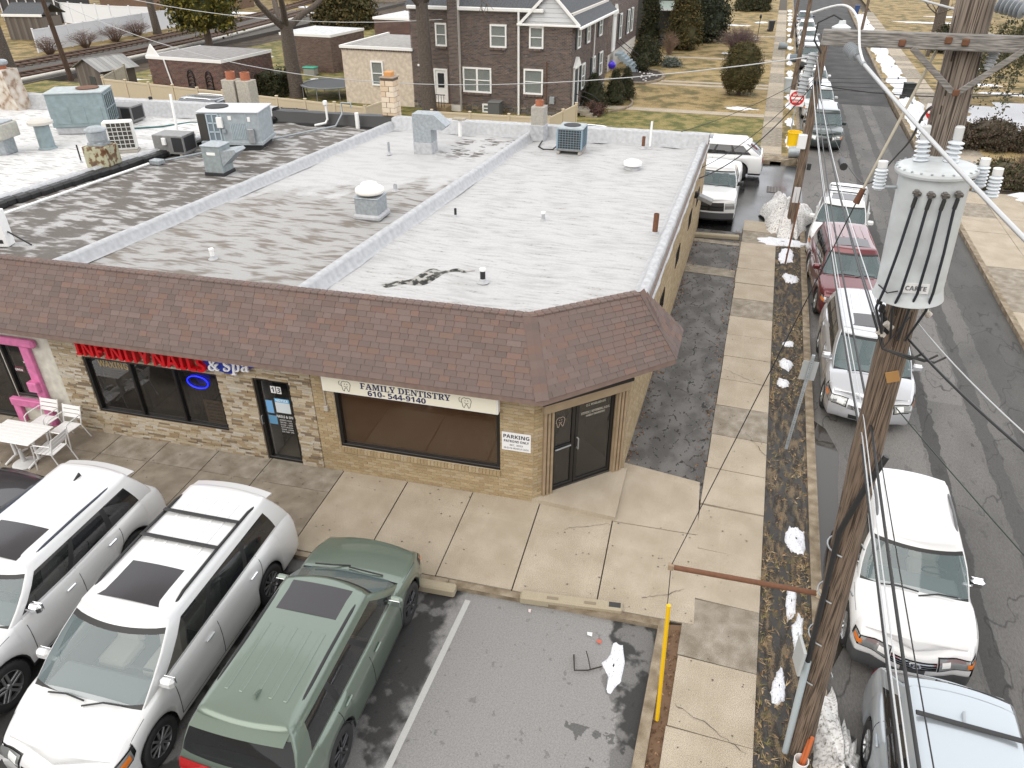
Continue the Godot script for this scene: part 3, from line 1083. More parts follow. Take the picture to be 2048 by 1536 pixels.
func mansard() -> void:
	var cols := [Color(0.262, 0.19, 0.168), Color(0.27, 0.19, 0.166), Color(0.236, 0.178, 0.162), Color(0.288, 0.19, 0.158), Color(0.252, 0.188, 0.172), Color(0.275, 0.205, 0.184)]
	var mats := []
	var grit := ntex(61, 0.4, Color(0.55, 0.55, 0.55), Color(1, 1, 1), 256, 2)
	for cc in cols:
		mats.append(grainy(mat(cc.r, cc.g, cc.b, 0.95), grit, 1.2))
	var smat := vmat(0.95)
	grainy(smat, grit, 1.2)
	var E0 := fp(-37, 2.8, 0.5)
	var E1 := Vector3(-2.85, 2.8, -10.7)
	var E2 := Vector3(-0.77, 2.8, -12.94)
	var E3 := Vector3(-0.79, 2.8, -14.25)
	var T0 := fp(-37, 3.95, -0.45)
	var T1 := Vector3(-3.36, 3.95, -11.61)
	var T2 := Vector3(-1.62, 3.95, -13.2)
	var T3 := Vector3(-1.56, 3.95, -13.35)
	var deck := MB.new()
	deck.face([E0, E1, T1, T0])
	var dk := []
	for j in 9:
		var a := E1.lerp(T1, j / 8.0)
		var b := E2.lerp(T2, j / 8.0)
		var rw := PackedVector3Array()
		for k in 5:
			rw.append(a.lerp(b, k / 4.0) + Vector3(-0.006, -0.01, -0.006))
		dk.append(rw)
	deck.grid(dk)
	deck.face([E2, E3, T3, T2])
	deck.face([E3, Vector3(-1.58, 2.8, -14.25), Vector3(-1.58, 3.5, -13.6), T3])
	# back of the mansard, coated like the roof
	put(deck, "mansard_deck", mat(0.1, 0.065, 0.055, 0.9), shop)
	var back := MB.new()
	var I0 := fp(-37, 3.95, -0.6)
	var I1 := Vector3(-3.42, 3.95, -11.76)
	var I2 := Vector3(-1.72, 3.95, -13.2)
	var dn := Vector3(0, 0.95, 0)
	back.face([T0, T1, I1, I0], Vector3.UP)
	back.face([T1, T2, I2, I1], Vector3.UP)
	back.face([I0, I1, I1 - dn, I0 - dn], -FN)
	back.face([I1, I2, I2 - dn, I1 - dn], Vector3(-1, 0, -1))
	put(back, "mansard_back", M.coat, shop)
	# planes: bottom-left, bottom-right, top-left, top-right
	var left := 0
	for pl in [[E1, E2, T1, T2, 0.13, 200], [E0, E1, T0, T1, 0.13, 100], [E2, E3, T2, T3, 0.13, 0]]:
		var bl: Vector3 = pl[0]
		var br: Vector3 = pl[1]
		var tl: Vector3 = pl[2]
		var tr: Vector3 = pl[3]
		var ux: Vector3 = (br - bl).normalized()
		var up: Vector3 = ((tl - bl) - ux * (tl - bl).dot(ux))
		var hgt := up.length()
		up = up.normalized()
		var nn := ux.cross(up).normalized()
		if nn.dot(Vector3(0.3, 1, 1)) < 0:
			nn = -nn
		var B := Basis(ux, up, nn)
		var tilt := B * Basis(Vector3.RIGHT, -0.06)
		var rows := int(round(hgt / 0.118))
		var ex := hgt / rows
		var L := (br - bl).length()
		var dl: float = (tl - bl).dot(ux)      # how the left and right ends run in
		var dr: float = (tr - br).dot(ux)
		var meshes := []
		var widths := [0.17, 0.21, 0.24, 0.28]
		for w in widths:
			var sm := MB.new()
			sm.box(Vector3(0, 0.02, 0), Vector3(w - 0.006, ex + 0.05, 0.009))
			meshes.append(sm.mesh())
		var rest := MB.new()
		var made := 0
		for r in rows:
			var y := (r + 0.5) * ex
			var tt := y / hgt
			var pl0 := bl.lerp(tl, tt)
			var pr0 := br.lerp(tr, tt)
			var ru := (pr0 - pl0).normalized()
			var up2 := (tl.lerp(tr, 0.5) - bl.lerp(br, 0.5))
			up2 = (up2 - ru * up2.dot(ru)).normalized()
			B = Basis(ru, up2, ru.cross(up2))
			tilt = B * Basis(Vector3.RIGHT, -0.06)
			nn = B.z
			var xa: float = dl * y / hgt
			var xb: float = L + dr * y / hgt
			var far := bl == E0
			var x: float = xa - rng.randf() * 0.2 if not far else xb - 19.2 - rng.randf() * 0.2
			while x < xb:
				var kw := rng.randi() % 4
				var w: float = widths[kw]
				var a := maxf(x, xa)
				var b := minf(x + w, xb)
				x += w
				if b - a < 0.03:
					continue
				var ci := rng.randi() % cols.size()
				if r < 2 and rng.randf() < 0.6:
					ci = 2
				var c := pl0 + ru * ((a + b) / 2 - xa) + nn * (0.014 + rng.randf() * 0.002)
				var whole := absf(b - a - w) < 0.001
				if whole and made < pl[5] and (not far or x > L - 4.5):
					var o := put(meshes[kw], "shingle", mats[ci], shop)
					o.transform = Transform3D(tilt, c)
					made += 1
				else:
					var k := rng.randf_range(0.9, 1.1)
					rest.col = Color(cols[ci].r * k, cols[ci].g * k, cols[ci].b * k)
					rest.box(c + tilt.y * 0.02, Vector3(b - a - 0.006, ex + 0.05, 0.009), tilt)
		put(rest, "shingle_courses", smat, shop).set_meta("kind", "stuff")
	# cap shingles on the hip and the top edge
	var cap := MB.new()
	for k in 11:
		var p := E1.lerp(T1, (k + 0.5) / 11.0)
		var d := (T1 - E1).normalized()
		var out := (FN + Vector3(0.7071, 0, 0.7071) + Vector3.UP * 1.6).normalized()
		var sx := d.cross(out).normalized()
		cap.col = cols[rng.randi() % 6]
		for sg in [-1.0, 1.0]:
			var B := Basis(sx, d, sx.cross(d)) * Basis(Vector3.UP, sg * 0.33)
			cap.box(p + out * 0.012 + sx * sg * 0.062 + d * 0.01, Vector3(0.135, 0.17, 0.01), B * Basis(Vector3.RIGHT, 0.05))
	for k in 130:
		var p := T1 - FA * (k * 0.15 + 0.07)
		cap.col = cols[rng.randi() % 6]
		cap.bev(p - FN * 0.06 + Vector3(0, 0.01, 0), Vector3(0.146, 0.05, 0.19), 0.012, fb() * Basis(Vector3.FORWARD, 0.05))
	for k in 16:
		var d := (T2 - T1).normalized()
		var p := T1 + d * (k * 0.147 + 0.07)
		cap.col = cols[rng.randi() % 6]
		cap.bev(p + Vector3(-0.04, 0.01, -0.04), Vector3(0.142, 0.05, 0.19), 0.012, Basis(d, Vector3.UP, d.cross(Vector3.UP)) * Basis(Vector3.FORWARD, 0.05))
	for k in 8:
		var p := E2.lerp(T2, (k + 0.5) / 8.0)
		var d := (T2 - E2).normalized()
		cap.col = cols[2]
		cap.box(p, Vector3(0.05, 0.2, 0.05), Basis(d.cross(Vector3.UP).normalized(), d, d.cross(Vector3.UP).normalized().cross(d)))
	put(cap, "cap_shingles", smat, shop).set_meta("kind", "stuff")
	# fascia and soffit
	var fas := MB.new()
	var fh := Vector3(0, 0.13, 0)
	var pts := [E0, E1, E2, E3]
	for k in 3:
		var a: Vector3 = pts[k]
		var b: Vector3 = pts[k + 1]
		var d := (b - a).normalized()
		var o := Vector3(-d.z, 0, d.x)
		fas.box((a + b) / 2 - fh / 2 - o * 0.012 + Vector3(0, 0.012, 0), Vector3((b - a).length() + 0.02, 0.13, 0.024), Basis(d, Vector3.UP, o))
	put(fas, "fascia", grainy(mat(0.235, 0.165, 0.14, 0.7), M.soft, 0.7), shop)
	var sof := MB.new()
	sof.face([E0 - fh * 0.8, E1 - fh * 0.8, FO + Vector3(0, 2.7, 0), fp(-37, 2.7)], Vector3.DOWN)
	sof.face([E1 - fh * 0.8, E2 - fh * 0.8, Vector3(-1.58, 2.7, -12.73), FO + Vector3(0, 2.7, 0)], Vector3.DOWN)
	sof.face([E2 - fh * 0.8, E3 - fh * 0.8, Vector3(-1.59, 2.7, -14.25), Vector3(-1.58, 2.7, -12.73)], Vector3.DOWN)
	sof.face([E3 - fh, E3 + Vector3(0, 0.02, 0), Vector3(-1.59, 2.85, -14.25), Vector3(-1.59, 2.65, -14.25)])
	put(sof, "soffit", mat(0.4, 0.36, 0.32, 0.8), shop)

func pane_mat(r: float, g: float, b: float, a: float) -> StandardMaterial3D:
	var m := mat(r, g, b, 0.03)
	m.albedo_color.a = a
	m.transparency = BaseMaterial3D.TRANSPARENCY_ALPHA
	m.metallic_specular = 0.65
	return m

func frame(m: MB, o: Vector3, B: Basis, w: float, h: float, t: float, d: float) -> void:  # o: lower left corner
	m.bev(o + B * Vector3(w / 2, t / 2, 0), Vector3(w, t, d), 0.006, B)
	m.bev(o + B * Vector3(w / 2, h - t / 2, 0), Vector3(w, t, d), 0.006, B)
	m.bev(o + B * Vector3(t / 2, h / 2, 0), Vector3(t, h - 2 * t, d), 0.006, B)
	m.bev(o + B * Vector3(w - t / 2, h / 2, 0), Vector3(t, h - 2 * t, d), 0.006, B)

func blk(o: Vector3, B: Basis, w: float, h: float, d: float, b := 0.004) -> MB:  # plate with o at its lower left back corner
	var m := MB.new()
	m.bev(o + B * Vector3(w / 2, h / 2, d / 2), Vector3(w, h, d), b, B)
	return m

func stroke(pts: Array, w: float, o: Vector3, B: Basis, k: float, m: MB) -> void:  # drawn line on a plate
	for j in pts.size() - 1:
		var a: Vector2 = pts[j] * k
		var b: Vector2 = pts[j + 1] * k
		var d := (b - a)
		var x := Vector3(d.x, d.y, 0).normalized()
		m.box(o + B * Vector3((a.x + b.x) / 2, (a.y + b.y) / 2, 0.001), Vector3(d.length() + w * 0.6, w, 0.003), B * Basis(x, Vector3(-x.y, x.x, 0), Vector3.BACK))

func tooth(o: Vector3, B: Basis, k: float, m: Material, parent: Node) -> void:
	var s := MB.new()
	var out := [V2(-0.4, 0.45), V2(-0.2, 0.56), V2(0, 0.5), V2(0.2, 0.56), V2(0.4, 0.45), V2(0.5, 0.2), V2(0.42, -0.1), V2(0.34, -0.5), V2(0.22, -0.58), V2(0.1, -0.25), V2(0, -0.18), V2(-0.1, -0.25), V2(-0.22, -0.58), V2(-0.34, -0.5), V2(-0.42, -0.1), V2(-0.5, 0.2), V2(-0.4, 0.45)]
	stroke(out, 0.009, o, B, k, s)
	stroke([V2(-0.2, 0.0), V2(-0.08, -0.08), V2(0.1, -0.08), V2(0.2, 0.0)], 0.008, o, B, k, s)
	stroke([V2(-0.16, 0.2), V2(-0.12, 0.26), V2(-0.08, 0.2)], 0.008, o, B, k, s)
	stroke([V2(0.1, 0.2), V2(0.14, 0.26), V2(0.18, 0.2)], 0.008, o, B, k, s)
	stroke([V2(-0.5, 0.0), V2(-0.7, 0.1), V2(-0.72, 0.4), V2(-0.6, 0.55)], 0.008, o, B, k, s)
	put(s, "tooth_drawing", m, parent)

func shop_front() -> void:
	var B := fb()
	var navy := mat(0.008, 0.012, 0.09, 0.5)
	var ink := mat(0.012, 0.013, 0.03, 0.6)
	var fr := mat(0.012, 0.011, 0.011, 0.35)
	# dental window: brown blinds close behind mirror-like glass
	var w := MB.new()
	frame(w, fp(-4.13, 0.67, -0.06), B, 3.46, 1.5, 0.07, 0.1)
	var wo := put(w, "shop_window", fr, shop)
	var blind := MB.new()
	for k in 62:
		blind.box(fp(-4.04 + 0.0535 * k, 1.42, -0.16), Vector3(0.052, 1.4, 0.004), B * Basis(Vector3.UP, 0.12))
	put(blind, "blind_slats", mat(0.17, 0.085, 0.035, 0.8), wo).set_meta("kind", "stuff")
	put(blk(fp(-4.07, 0.73, -0.085), B, 3.34, 1.38, 0.006), "pane", pane_mat(0.05, 0.03, 0.018, 0.3), wo)
	# dental sign box
	var sg := thing("shop_sign", "long cream light-box sign with navy lettering and a tooth at each end", "sign", fp(-2.47, 2.12, 0.1))
	var so := -sg.position
	for q in [["sign_case", blk(fp(-4.28, 2.12, 0.01) + so, B, 3.62, 0.5, 0.15, 0.012), M.white], ["sign_face", blk(fp(-4.25, 2.145, 0.155) + so, B, 3.56, 0.45, 0.012), mat(0.78, 0.75, 0.63, 0.4)]]:
		put(q[1], q[0], q[2], sg)
	write("FAMILY DENTISTRY", 0.135, 0.006, fp(-2.52, 2.365, 0.17) + so, B, navy, sg, "lettering", true, true, 1.85)
	write("610- 544-9140", 0.12, 0.006, fp(-2.7, 2.215, 0.17) + so, B, navy, sg, "lettering", false, true, 1.2)
	tooth(fp(-3.75, 2.31, 0.169) + so, B, 0.2, ink, sg)
	tooth(fp(-1.28, 2.31, 0.169) + so, B, 0.2, ink, sg)
	# parking notice
	var pk := thing("parking_sign", "small white metal sign saying parking for patrons only beside the corner entrance", "sign", fp(-0.34, 1.23, 0.03))
	so = -pk.position
	put(blk(fp(-0.63, 1.23, 0.014) + so, B, 0.58, 0.43, 0.006, 0.002), "sign_plate", mat(0.74, 0.74, 0.75, 0.5), pk)
	write("PARKING", 0.085, 0.003, fp(-0.34, 1.565, 0.021) + so, B, ink, pk, "lettering", false, true, 0.52)
	write("PATRONS ONLY", 0.055, 0.003, fp(-0.34, 1.455, 0.021) + so, B, ink, pk, "lettering", false, true, 0.5)
	write("SEC. 3353", 0.038, 0.003, fp(-0.34, 1.365, 0.021) + so, B, ink, pk, "lettering", false, false, 0.26)
	write("(B-2) PA VEHICLE CODE", 0.038, 0.003, fp(-0.34, 1.29, 0.021) + so, B, ink, pk, "lettering", false, false, 0.5)
	# conduit and box on the brick
	var cd := MB.new()
	cd.tube([fp(-4.33, 2.6, 0.03), fp(-4.33, 1.7, 0.03)], 0.012, 6)
	cd.bev(fp(-4.33, 1.62, 0.04), Vector3(0.09, 0.13, 0.06), 0.008, B)
	put(cd, "conduit", mat(0.4, 0.37, 0.32, 0.5), shop)
	# corner entrance
	var CD := Vector3(0.7071, 0, -0.7071)
	var CN := Vector3(0.7071, 0, 0.7071)
	var C := Basis(CD, Vector3.UP, CN)
	var cp := func(u: float, y: float, o: float) -> Vector3: return FO + CD * u + Vector3.UP * y + CN * o
	put(blk(cp.call(0.1, 2.38, 0.02), C, 2.05, 0.07, 0.16), "door_awning_track", fr, shop)
	var tan := grainy(mat(0.36, 0.27, 0.175, 0.7), M.soft, 0.6)
	put(blk(cp.call(0.16, 2.14, 0.0), C, 1.98, 0.24, 0.13, 0.02), "door_header", tan, shop)
	for u in [0.2, 1.9]:
		var p := MB.new()
		p.bev(cp.call(u + 0.12, 1.1, -0.02), Vector3(0.26, 2.1, 0.06), 0.008, C)
		for k in 3:
			p.bev(cp.call(u + 0.04 + 0.08 * k, 1.1, 0.03), Vector3(0.055, 2.08, 0.06), 0.012, C)
		put(p, "fluted_pilaster", tan, shop)
	var dt := pane_mat(0.02, 0.02, 0.02, 0.35)
	for q in [[0.44, 0.53, true], [0.98, 0.92, false]]:
		var d := MB.new()
		frame(d, cp.call(q[0], 0.1, -0.08), C, q[1], 2.02, 0.075, 0.06)
		if q[2]:
			d.bev(cp.call(q[0] + q[1] / 2, 1.1, -0.08), Vector3(q[1] - 0.15, 0.09, 0.06), 0.006, C)
		var dor := put(d, "door", fr, shop)
		put(blk(cp.call(q[0] + 0.07, 0.17, -0.085), C, q[1] - 0.14, 1.88, 0.008), "pane", dt, dor)
		var hd := MB.new()
		if q[2]:
			hd.tube([cp.call(q[0] + 0.07, 1.1, -0.02), cp.call(q[0] + q[1] - 0.1, 1.12, -0.02)], 0.018, 8)
		else:
			hd.tube([cp.call(q[0] + 0.04, 1.25, -0.04), cp.call(q[0] + 0.04, 1.25, 0.02), cp.call(q[0] + 0.04, 1.0, 0.02), cp.call(q[0] + 0.04, 1.0, -0.04)], 0.016, 8)
		put(hd, "handle", M.steel, dor)
		if q[2]:
			tooth(cp.call(q[0] + 0.2, 1.72, -0.075), C, 0.2, mat(0.5, 0.4, 0.33, 0.6), dor)
		else:
			var lt := mat(0.6, 0.57, 0.5, 0.6)
			write("15 E. WOODLAND AVE", 0.05, 0.002, cp.call(1.45, 1.93, -0.074), C, lt, dor, "lettering", true, false, 0.46)
			write("STEVEN J. ROTHBERG, D.D.S.", 0.05, 0.002, cp.call(1.45, 1.76, -0.074), C, lt, dor, "lettering", true, false, 0.68)
			write("FAMILY DENTISTRY", 0.04, 0.002, cp.call(1.45, 1.68, -0.074), C, lt, dor, "lettering", true, false, 0.45)
	var step := slab([V2(-3.18, -11.17), V2(-1.42, -11.12), V2(-1.47, -12.72), V2(-1.6, -12.72)], -0.1, 0.09)
	put(step, "entrance_step", M.concrete, shop)
	var fl := slab([f2(-0.1, -0.05), V2(-1.65, -12.7), V2(-2.6, -13.5), f2(-1.6, -1.2)], 0.0, 0.085)
	put(fl, "lobby_floor", mat(0.12, 0.11, 0.1, 0.6), shop)
	# nail shop sign: raised red letters, then white script on blue
	var ns := thing("nail_shop_sign", "raised red block letters and blue edged white script above the stone-clad shop front", "sign", fp(-8, 2.2, 0.1))
	so = -ns.position
	var red := mat(0.55, 0.006, 0.012, 0.35)
	write("INFINITY", 0.34, 0.13, fp(-9.1, 2.33, 0.11) + so, B, red, ns, "red_letters", false, true, 1.82)
	write("NAILS", 0.34, 0.13, fp(-7.5, 2.33, 0.11) + so, B, red, ns, "red_letters", false, true, 1.22)
	var plate := PackedVector2Array()
	for k in 24:
		var a := TAU * k / 24
		plate.append(Vector2(0.6 * cos(a) + 0.05 * cos(3 * a), 0.2 * sin(a) + 0.03 * sin(5 * a) + 0.1 * cos(a)))
	var bp := MB.new()
	bp.prism(plate, Transform3D(B, fp(-6.36, 2.4, 0.03) + so), 0.06)
	put(bp, "script_backing", mat(0.01, 0.03, 0.28, 0.4), ns)
	var sc := write("& Spa", 0.26, 0.04, fp(-6.36, 2.37, 0.11) + so, B * Basis(Vector3.BACK, 0.1), mat(0.75, 0.75, 0.78, 0.4), ns, "script_letters", true, true, 0.95)
	sc.transform.basis = sc.transform.basis * Basis(Vector3.RIGHT, Vector3(0.25, 1, 0), Vector3.BACK)
	# nail shop window
	w = MB.new()
	frame(w, fp(-10.08, 0.6, -0.06), B, 3.3, 1.45, 0.06, 0.1)
	for u in [-8.93, -7.85]:
		w.bev(fp(u, 1.32, -0.06), Vector3(0.06, 1.34, 0.09), 0.006, B)
	wo = put(w, "shop_window", fr, shop)
	for q in [[-10.03, 1.08], [-8.91, 1.04], [-7.83, 1.0]]:
		put(blk(fp(q[0], 0.65, -0.085), B, q[1], 1.35, 0.006), "pane", pane_mat(0.015, 0.015, 0.016, 0.4), wo)
	blind = MB.new()
	for k in 36:
		if k % 12 != 0:
			blind.box(fp(-10.0 + 0.088 * k, 1.35, -0.3), Vector3(0.06, 1.3, 0.004), B * Basis(Vector3.UP, 0.7))
	put(blind, "blind_slats", mat(0.1, 0.075, 0.045, 0.8), wo).set_meta("kind", "stuff")
	write("WAXING", 0.16, 0.003, fp(-9.4, 1.86, -0.075), B, mat(0.3, 0.22, 0.1, 0.5), wo, "lettering", false, true, 0.75)
	var poster := blk(fp(-7.35, 0.66, -0.1), B, 0.48, 0.62, 0.004)
	put(poster, "paper_notice", mat(0.28, 0.2, 0.12, 0.8), wo)
	for k in 6:
		write(["BODY WAXING", "FACIALS", "EYEBROWS", "LIP CHIN", "FULL LEGS", "UNDERARM"][k], 0.04, 0.002, fp(-7.11, 1.2 - 0.085 * k, -0.09), B, ink, wo, "lettering", false, false, 0.32)
	var oval := []
	for k in 29:
		oval.append(fp(-7.33 + 0.25 * cos(TAU * k / 28), 1.74 + 0.15 * sin(TAU * k / 28), -0.05))
	var tb := MB.new()
	tb.tube(oval, 0.014, 6, false)
	var neon := mat(0.02, 0.05, 0.8, 0.4)
	neon.emission_enabled = true
	neon.emission = Color(0.03, 0.08, 1.0)
	neon.emission_energy_multiplier = 0.9
	one(tb, "neon_sign", neon, "glowing blue oval neon sign in the nail shop window", "neon sign")
	var nl := OmniLight3D.new()
	nl.name = "neon_light"
	nl.light_color = Color(0.1, 0.15, 1.0)
	nl.light_energy = 0.02
	nl.light_size = 0.2
	nl.omni_range = 4.0
	nl.shadow_enabled = true
	add_child(nl)
	nl.position = fp(-7.33, 1.74, 0.03)
	# nail shop door
	w = MB.new()
	frame(w, fp(-5.95, 0.0, -0.07), B, 0.84, 2.1, 0.07, 0.1)
	wo = put(w, "shop_door", fr, shop)
	put(blk(fp(-5.89, 0.06, -0.09), B, 0.72, 1.98, 0.006), "pane", pane_mat(0.015, 0.015, 0.016, 0.3), wo)
	put(blk(fp(-5.93, -0.02, -1.0), B, 0.8, 0.02, 0.9), "mat_floor", mat(0.3, 0.27, 0.2, 0.9), shop)
	put(blk(fp(-5.87, 0.02, -0.5), B, 0.03, 1.9, 0.35), "inner_jamb", mat(0.55, 0.54, 0.52, 0.7), shop)
	var hb := MB.new()
	hb.tube([fp(-5.9, 1.15, -0.02), fp(-5.9, 1.15, 0.03), fp(-5.9, 0.95, 0.03), fp(-5.9, 0.95, -0.02)], 0.012, 6)
	put(hb, "handle", M.steel, wo)
	for k in 2:
		var q := put(blk(fp(-5.62 + 0.13 * k, 1.72, -0.082), B, 0.11, 0.17, 0.003), "number_plate", mat(0.7, 0.7, 0.7, 0.6), wo)
		write(["1", "3"][k], 0.12, 0.002, fp(-5.565 + 0.13 * k, 1.805, -0.077), B, ink, q, "numeral", false, true)
	put(blk(fp(-5.58, 1.24, -0.082), B, 0.34, 0.34, 0.003), "notice", mat(0.55, 0.6, 0.62, 0.6), wo)
	put(blk(fp(-5.58, 1.5, -0.078), B, 0.34, 0.1, 0.003), "notice_band", mat(0.1, 0.35, 0.6, 0.6), wo)
	write("NOTICE", 0.06, 0.002, fp(-5.41, 1.55, -0.074), B, M.white, wo, "lettering", false, true, 0.28)
	put(blk(fp(-5.8, 1.2, -0.082), B, 0.16, 0.32, 0.003), "sticker", mat(0.15, 0.35, 0.6, 0.6), wo)
	put(blk(fp(-5.8, 0.92, -0.082), B, 0.2, 0.22, 0.003), "sticker", mat(0.1, 0.25, 0.4, 0.6), wo)
	var lt2 := mat(0.6, 0.6, 0.6, 0.6)
	write("NAILS & SPA", 0.065, 0.002, fp(-5.4, 1.14, -0.08), B, lt2, wo, "lettering", false, true, 0.4)
	for k in 6:
		write(["BUSINESS HOURS", "MON - FRI", "9:30AM - 7:30PM", "SATURDAY", "9:00AM - 6:30PM", "SUN 10AM - 5PM"][k], 0.035, 0.002, fp(-5.4, 1.05 - 0.06 * k, -0.08), B, lt2, wo, "lettering", false, false, 0.28)
	# pink shop
	var pink := grainy(mat(0.72, 0.2, 0.42, 0.6), M.soft, 0.7)
	put(blk(fp(-17.0, 2.12, 0.0), B, 5.85, 0.2, 0.16, 0.05), "pink_beam", pink, shop)
	put(blk(fp(-11.62, 0.0, 0.0), B, 0.24, 2.12, 0.1, 0.015), "pink_post", pink, shop)
	put(blk(fp(-12.46, 0.46, 0.0), B, 0.9, 0.2, 0.13, 0.015), "pink_sill", pink, shop)
	put(blk(fp(-12.46, 0.0, 0.0), B, 0.2, 0.46, 0.1, 0.015), "pink_post", pink, shop)
	put(blk(fp(-11.68, 0.98, 0.05), B, 0.26, 0.26, 0.16, 0.02), "mail_box", pink, shop)
	put(blk(fp(-17.0, 2.36, 0.0), B, 5.2, 0.3, 0.05, 0.01), "white_fascia", mat(0.66, 0.68, 0.72, 0.5), shop)
	w = MB.new()
	frame(w, fp(-12.28, 0.7, -0.05), B, 0.74, 1.44, 0.06, 0.1)
	wo = put(w, "shop_window", fr, shop)
	put(blk(fp(-12.22, 0.76, -0.07), B, 0.62, 1.32, 0.006), "pane", pane_mat(0.015, 0.015, 0.016, 0.35), wo)
	put(blk(fp(-12.18, 1.3, -0.085), B, 0.26, 0.15, 0.003), "open_card", mat(0.6, 0.08, 0.2, 0.6), wo)
	write("OPEN", 0.06, 0.002, fp(-12.05, 1.37, -0.062), B, M.white, wo, "lettering", false, true, 0.2)
	put(blk(fp(-11.88, 1.25, -0.085), B, 0.26, 0.42, 0.003), "hours_board", mat(0.02, 0.05, 0.04, 0.6), wo)
	write("HOURS", 0.05, 0.002, fp(-11.75, 1.6, -0.062), B, M.white, wo, "lettering", false, true, 0.18)
	for k in 5:
		write("11AM - 9PM", 0.03, 0.002, fp(-11.74, 1.52 - 0.05 * k, -0.062), B, M.white, wo, "lettering", false, false, 0.17)
	w = MB.new()
	frame(w, fp(-13.5, 0.0, -0.05), B, 1.2, 2.12, 0.08, 0.1)
	wo = put(w, "shop_door", fr, shop)
	put(blk(fp(-13.43, 0.07, -0.07), B, 1.06, 1.98, 0.006), "pane", pane_mat(0.015, 0.015, 0.016, 0.35), wo)
	# table and chairs
	var tw := mat(0.78, 0.78, 0.78, 0.4)
	var tab := thing("garden_table", "white slatted metal table outside the pink shop", "table", Vector3(-14.08, 0, -9.15), AL)
	for k in 7:
		var s := MB.new()
		s.bev(Vector3(0, 0.735, -0.315 + 0.105 * k), Vector3(1.2, 0.02, 0.096), 0.006)
		put(s, "slat", tw, tab)
	var m := MB.new()
	m.bev(Vector3(0, 0.7, 0), Vector3(0.9, 0.04, 0.5), 0.01)
	m.lathe([Vector2(0.028, 0.747), Vector2(0.022, 0.7475)], 12)
	put(m, "top_frame", tw, tab)
	for sx in [-0.3, 0.3]:
		m = MB.new()
		m.tube([Vector3(sx, 0.7, 0), Vector3(sx, 0.08, 0)], 0.032, 10)
		m.tube([Vector3(sx - 0.02, 0.02, -0.3), Vector3(sx, 0.09, -0.08), Vector3(sx, 0.09, 0.08), Vector3(sx - 0.02, 0.02, 0.3)], 0.025, 8)
		put(m, "leg", tw, tab)
	m = MB.new()
	m.lathe([Vector2(0.0, 0.0), Vector2(0.24, 0.0), Vector2(0.25, 0.03), Vector2(0.2, 0.06), Vector2(0.05, 0.09), Vector2(0.03, 0.4), Vector2(0, 0.4)], 24)
	var ub := one(m, "umbrella_base", mat(0.55, 0.55, 0.55, 0.6), "round grey umbrella base under the white slatted table", "umbrella base")
	ub.position = Vector3(-14.02, 0, -9.0)
	var ch := thing("garden_chair", "white slatted armchair facing the long side of the white table, beside the stone wall", "chair", Vector3(-13.66, 0, -9.92), AL, "white chairs round the table")
	for k in 5:
		m = MB.new()
		m.bev(Vector3(0, 0.44 - 0.004 * k, 0.2 - 0.095 * k), Vector3(0.44, 0.014, 0.088), 0.004)
		put(m, "seat_slat", tw, ch)
	for k in 3:
		m = MB.new()
		m.bev(Vector3(0, 0.6 + 0.095 * k, -0.25 - 0.03 * k), Vector3(0.44, 0.085, 0.014), 0.004, Basis(Vector3.RIGHT, -0.25))
		put(m, "back_slat", tw, ch)
	for sx in [-1.0, 1.0]:
		m = MB.new()
		m.tube([Vector3(0.24 * sx, 0, 0.28), Vector3(0.24 * sx, 0.44, 0.22), Vector3(0.25 * sx, 0.64, 0.2), Vector3(0.25 * sx, 0.67, 0.12), Vector3(0.24 * sx, 0.66, -0.24)], 0.014, 8)
		put(m, "front_leg", tw, ch)
		m = MB.new()
		m.tube([Vector3(0.24 * sx, 0, -0.34), Vector3(0.23 * sx, 0.42, -0.2), Vector3(0.23 * sx, 0.84, -0.33)], 0.014, 8)
		put(m, "rear_leg", tw, ch)
	copy_of(ch, Vector3(-14.36, 0, -9.98), AL, "white slatted armchair facing the white table, against the pink window sill")
	copy_of(ch, Vector3(-13.36, 0, -9.2), -PI / 2 + 0.15, "white slatted armchair drawn up to the end of the white table nearest the parked car")
	copy_of(ch, Vector3(-14.86, 0, -9.1), PI / 2, "white slatted armchair at the end of the white table by the shop doorway")

func grille(m: MB, o: Vector3, B: Basis, w: float, h: float, nx: int, ny: int, t := 0.012) -> void:
	for k in nx + 1:
		m.box(o + B * Vector3(w * k / nx, h / 2, 0), Vector3(t, h, t), B)
	for k in ny + 1:
		m.box(o + B * Vector3(w / 2, h * k / ny, 0), Vector3(w, t, t), B)

func put_all(parent: Node, list: Array) -> void:
	for q in list:
		put(q[0], q[1], q[2], parent)

func bx(c: Vector3, s: Vector3, b := 0.015, B := Basis()) -> MB:
	var m := MB.new()
	m.bev(c, s, b, B)
	return m

func lt(prof: Array, seg := 20, smooth := false, X := Transform3D()) -> MB:
	var m := MB.new()
	m.lathe(prof, seg, X, smooth)
	return m

func tb(pts: Array, r, seg := 8) -> MB:
	var m := MB.new()
	m.tube(pts, r, seg)
	return m

func pot(r: float, h: float) -> MB:
	return lt([V2(0, 0), V2(r, 0), V2(r, h), V2(r * 0.75, h), V2(r * 0.75, h - 0.1)], 14)

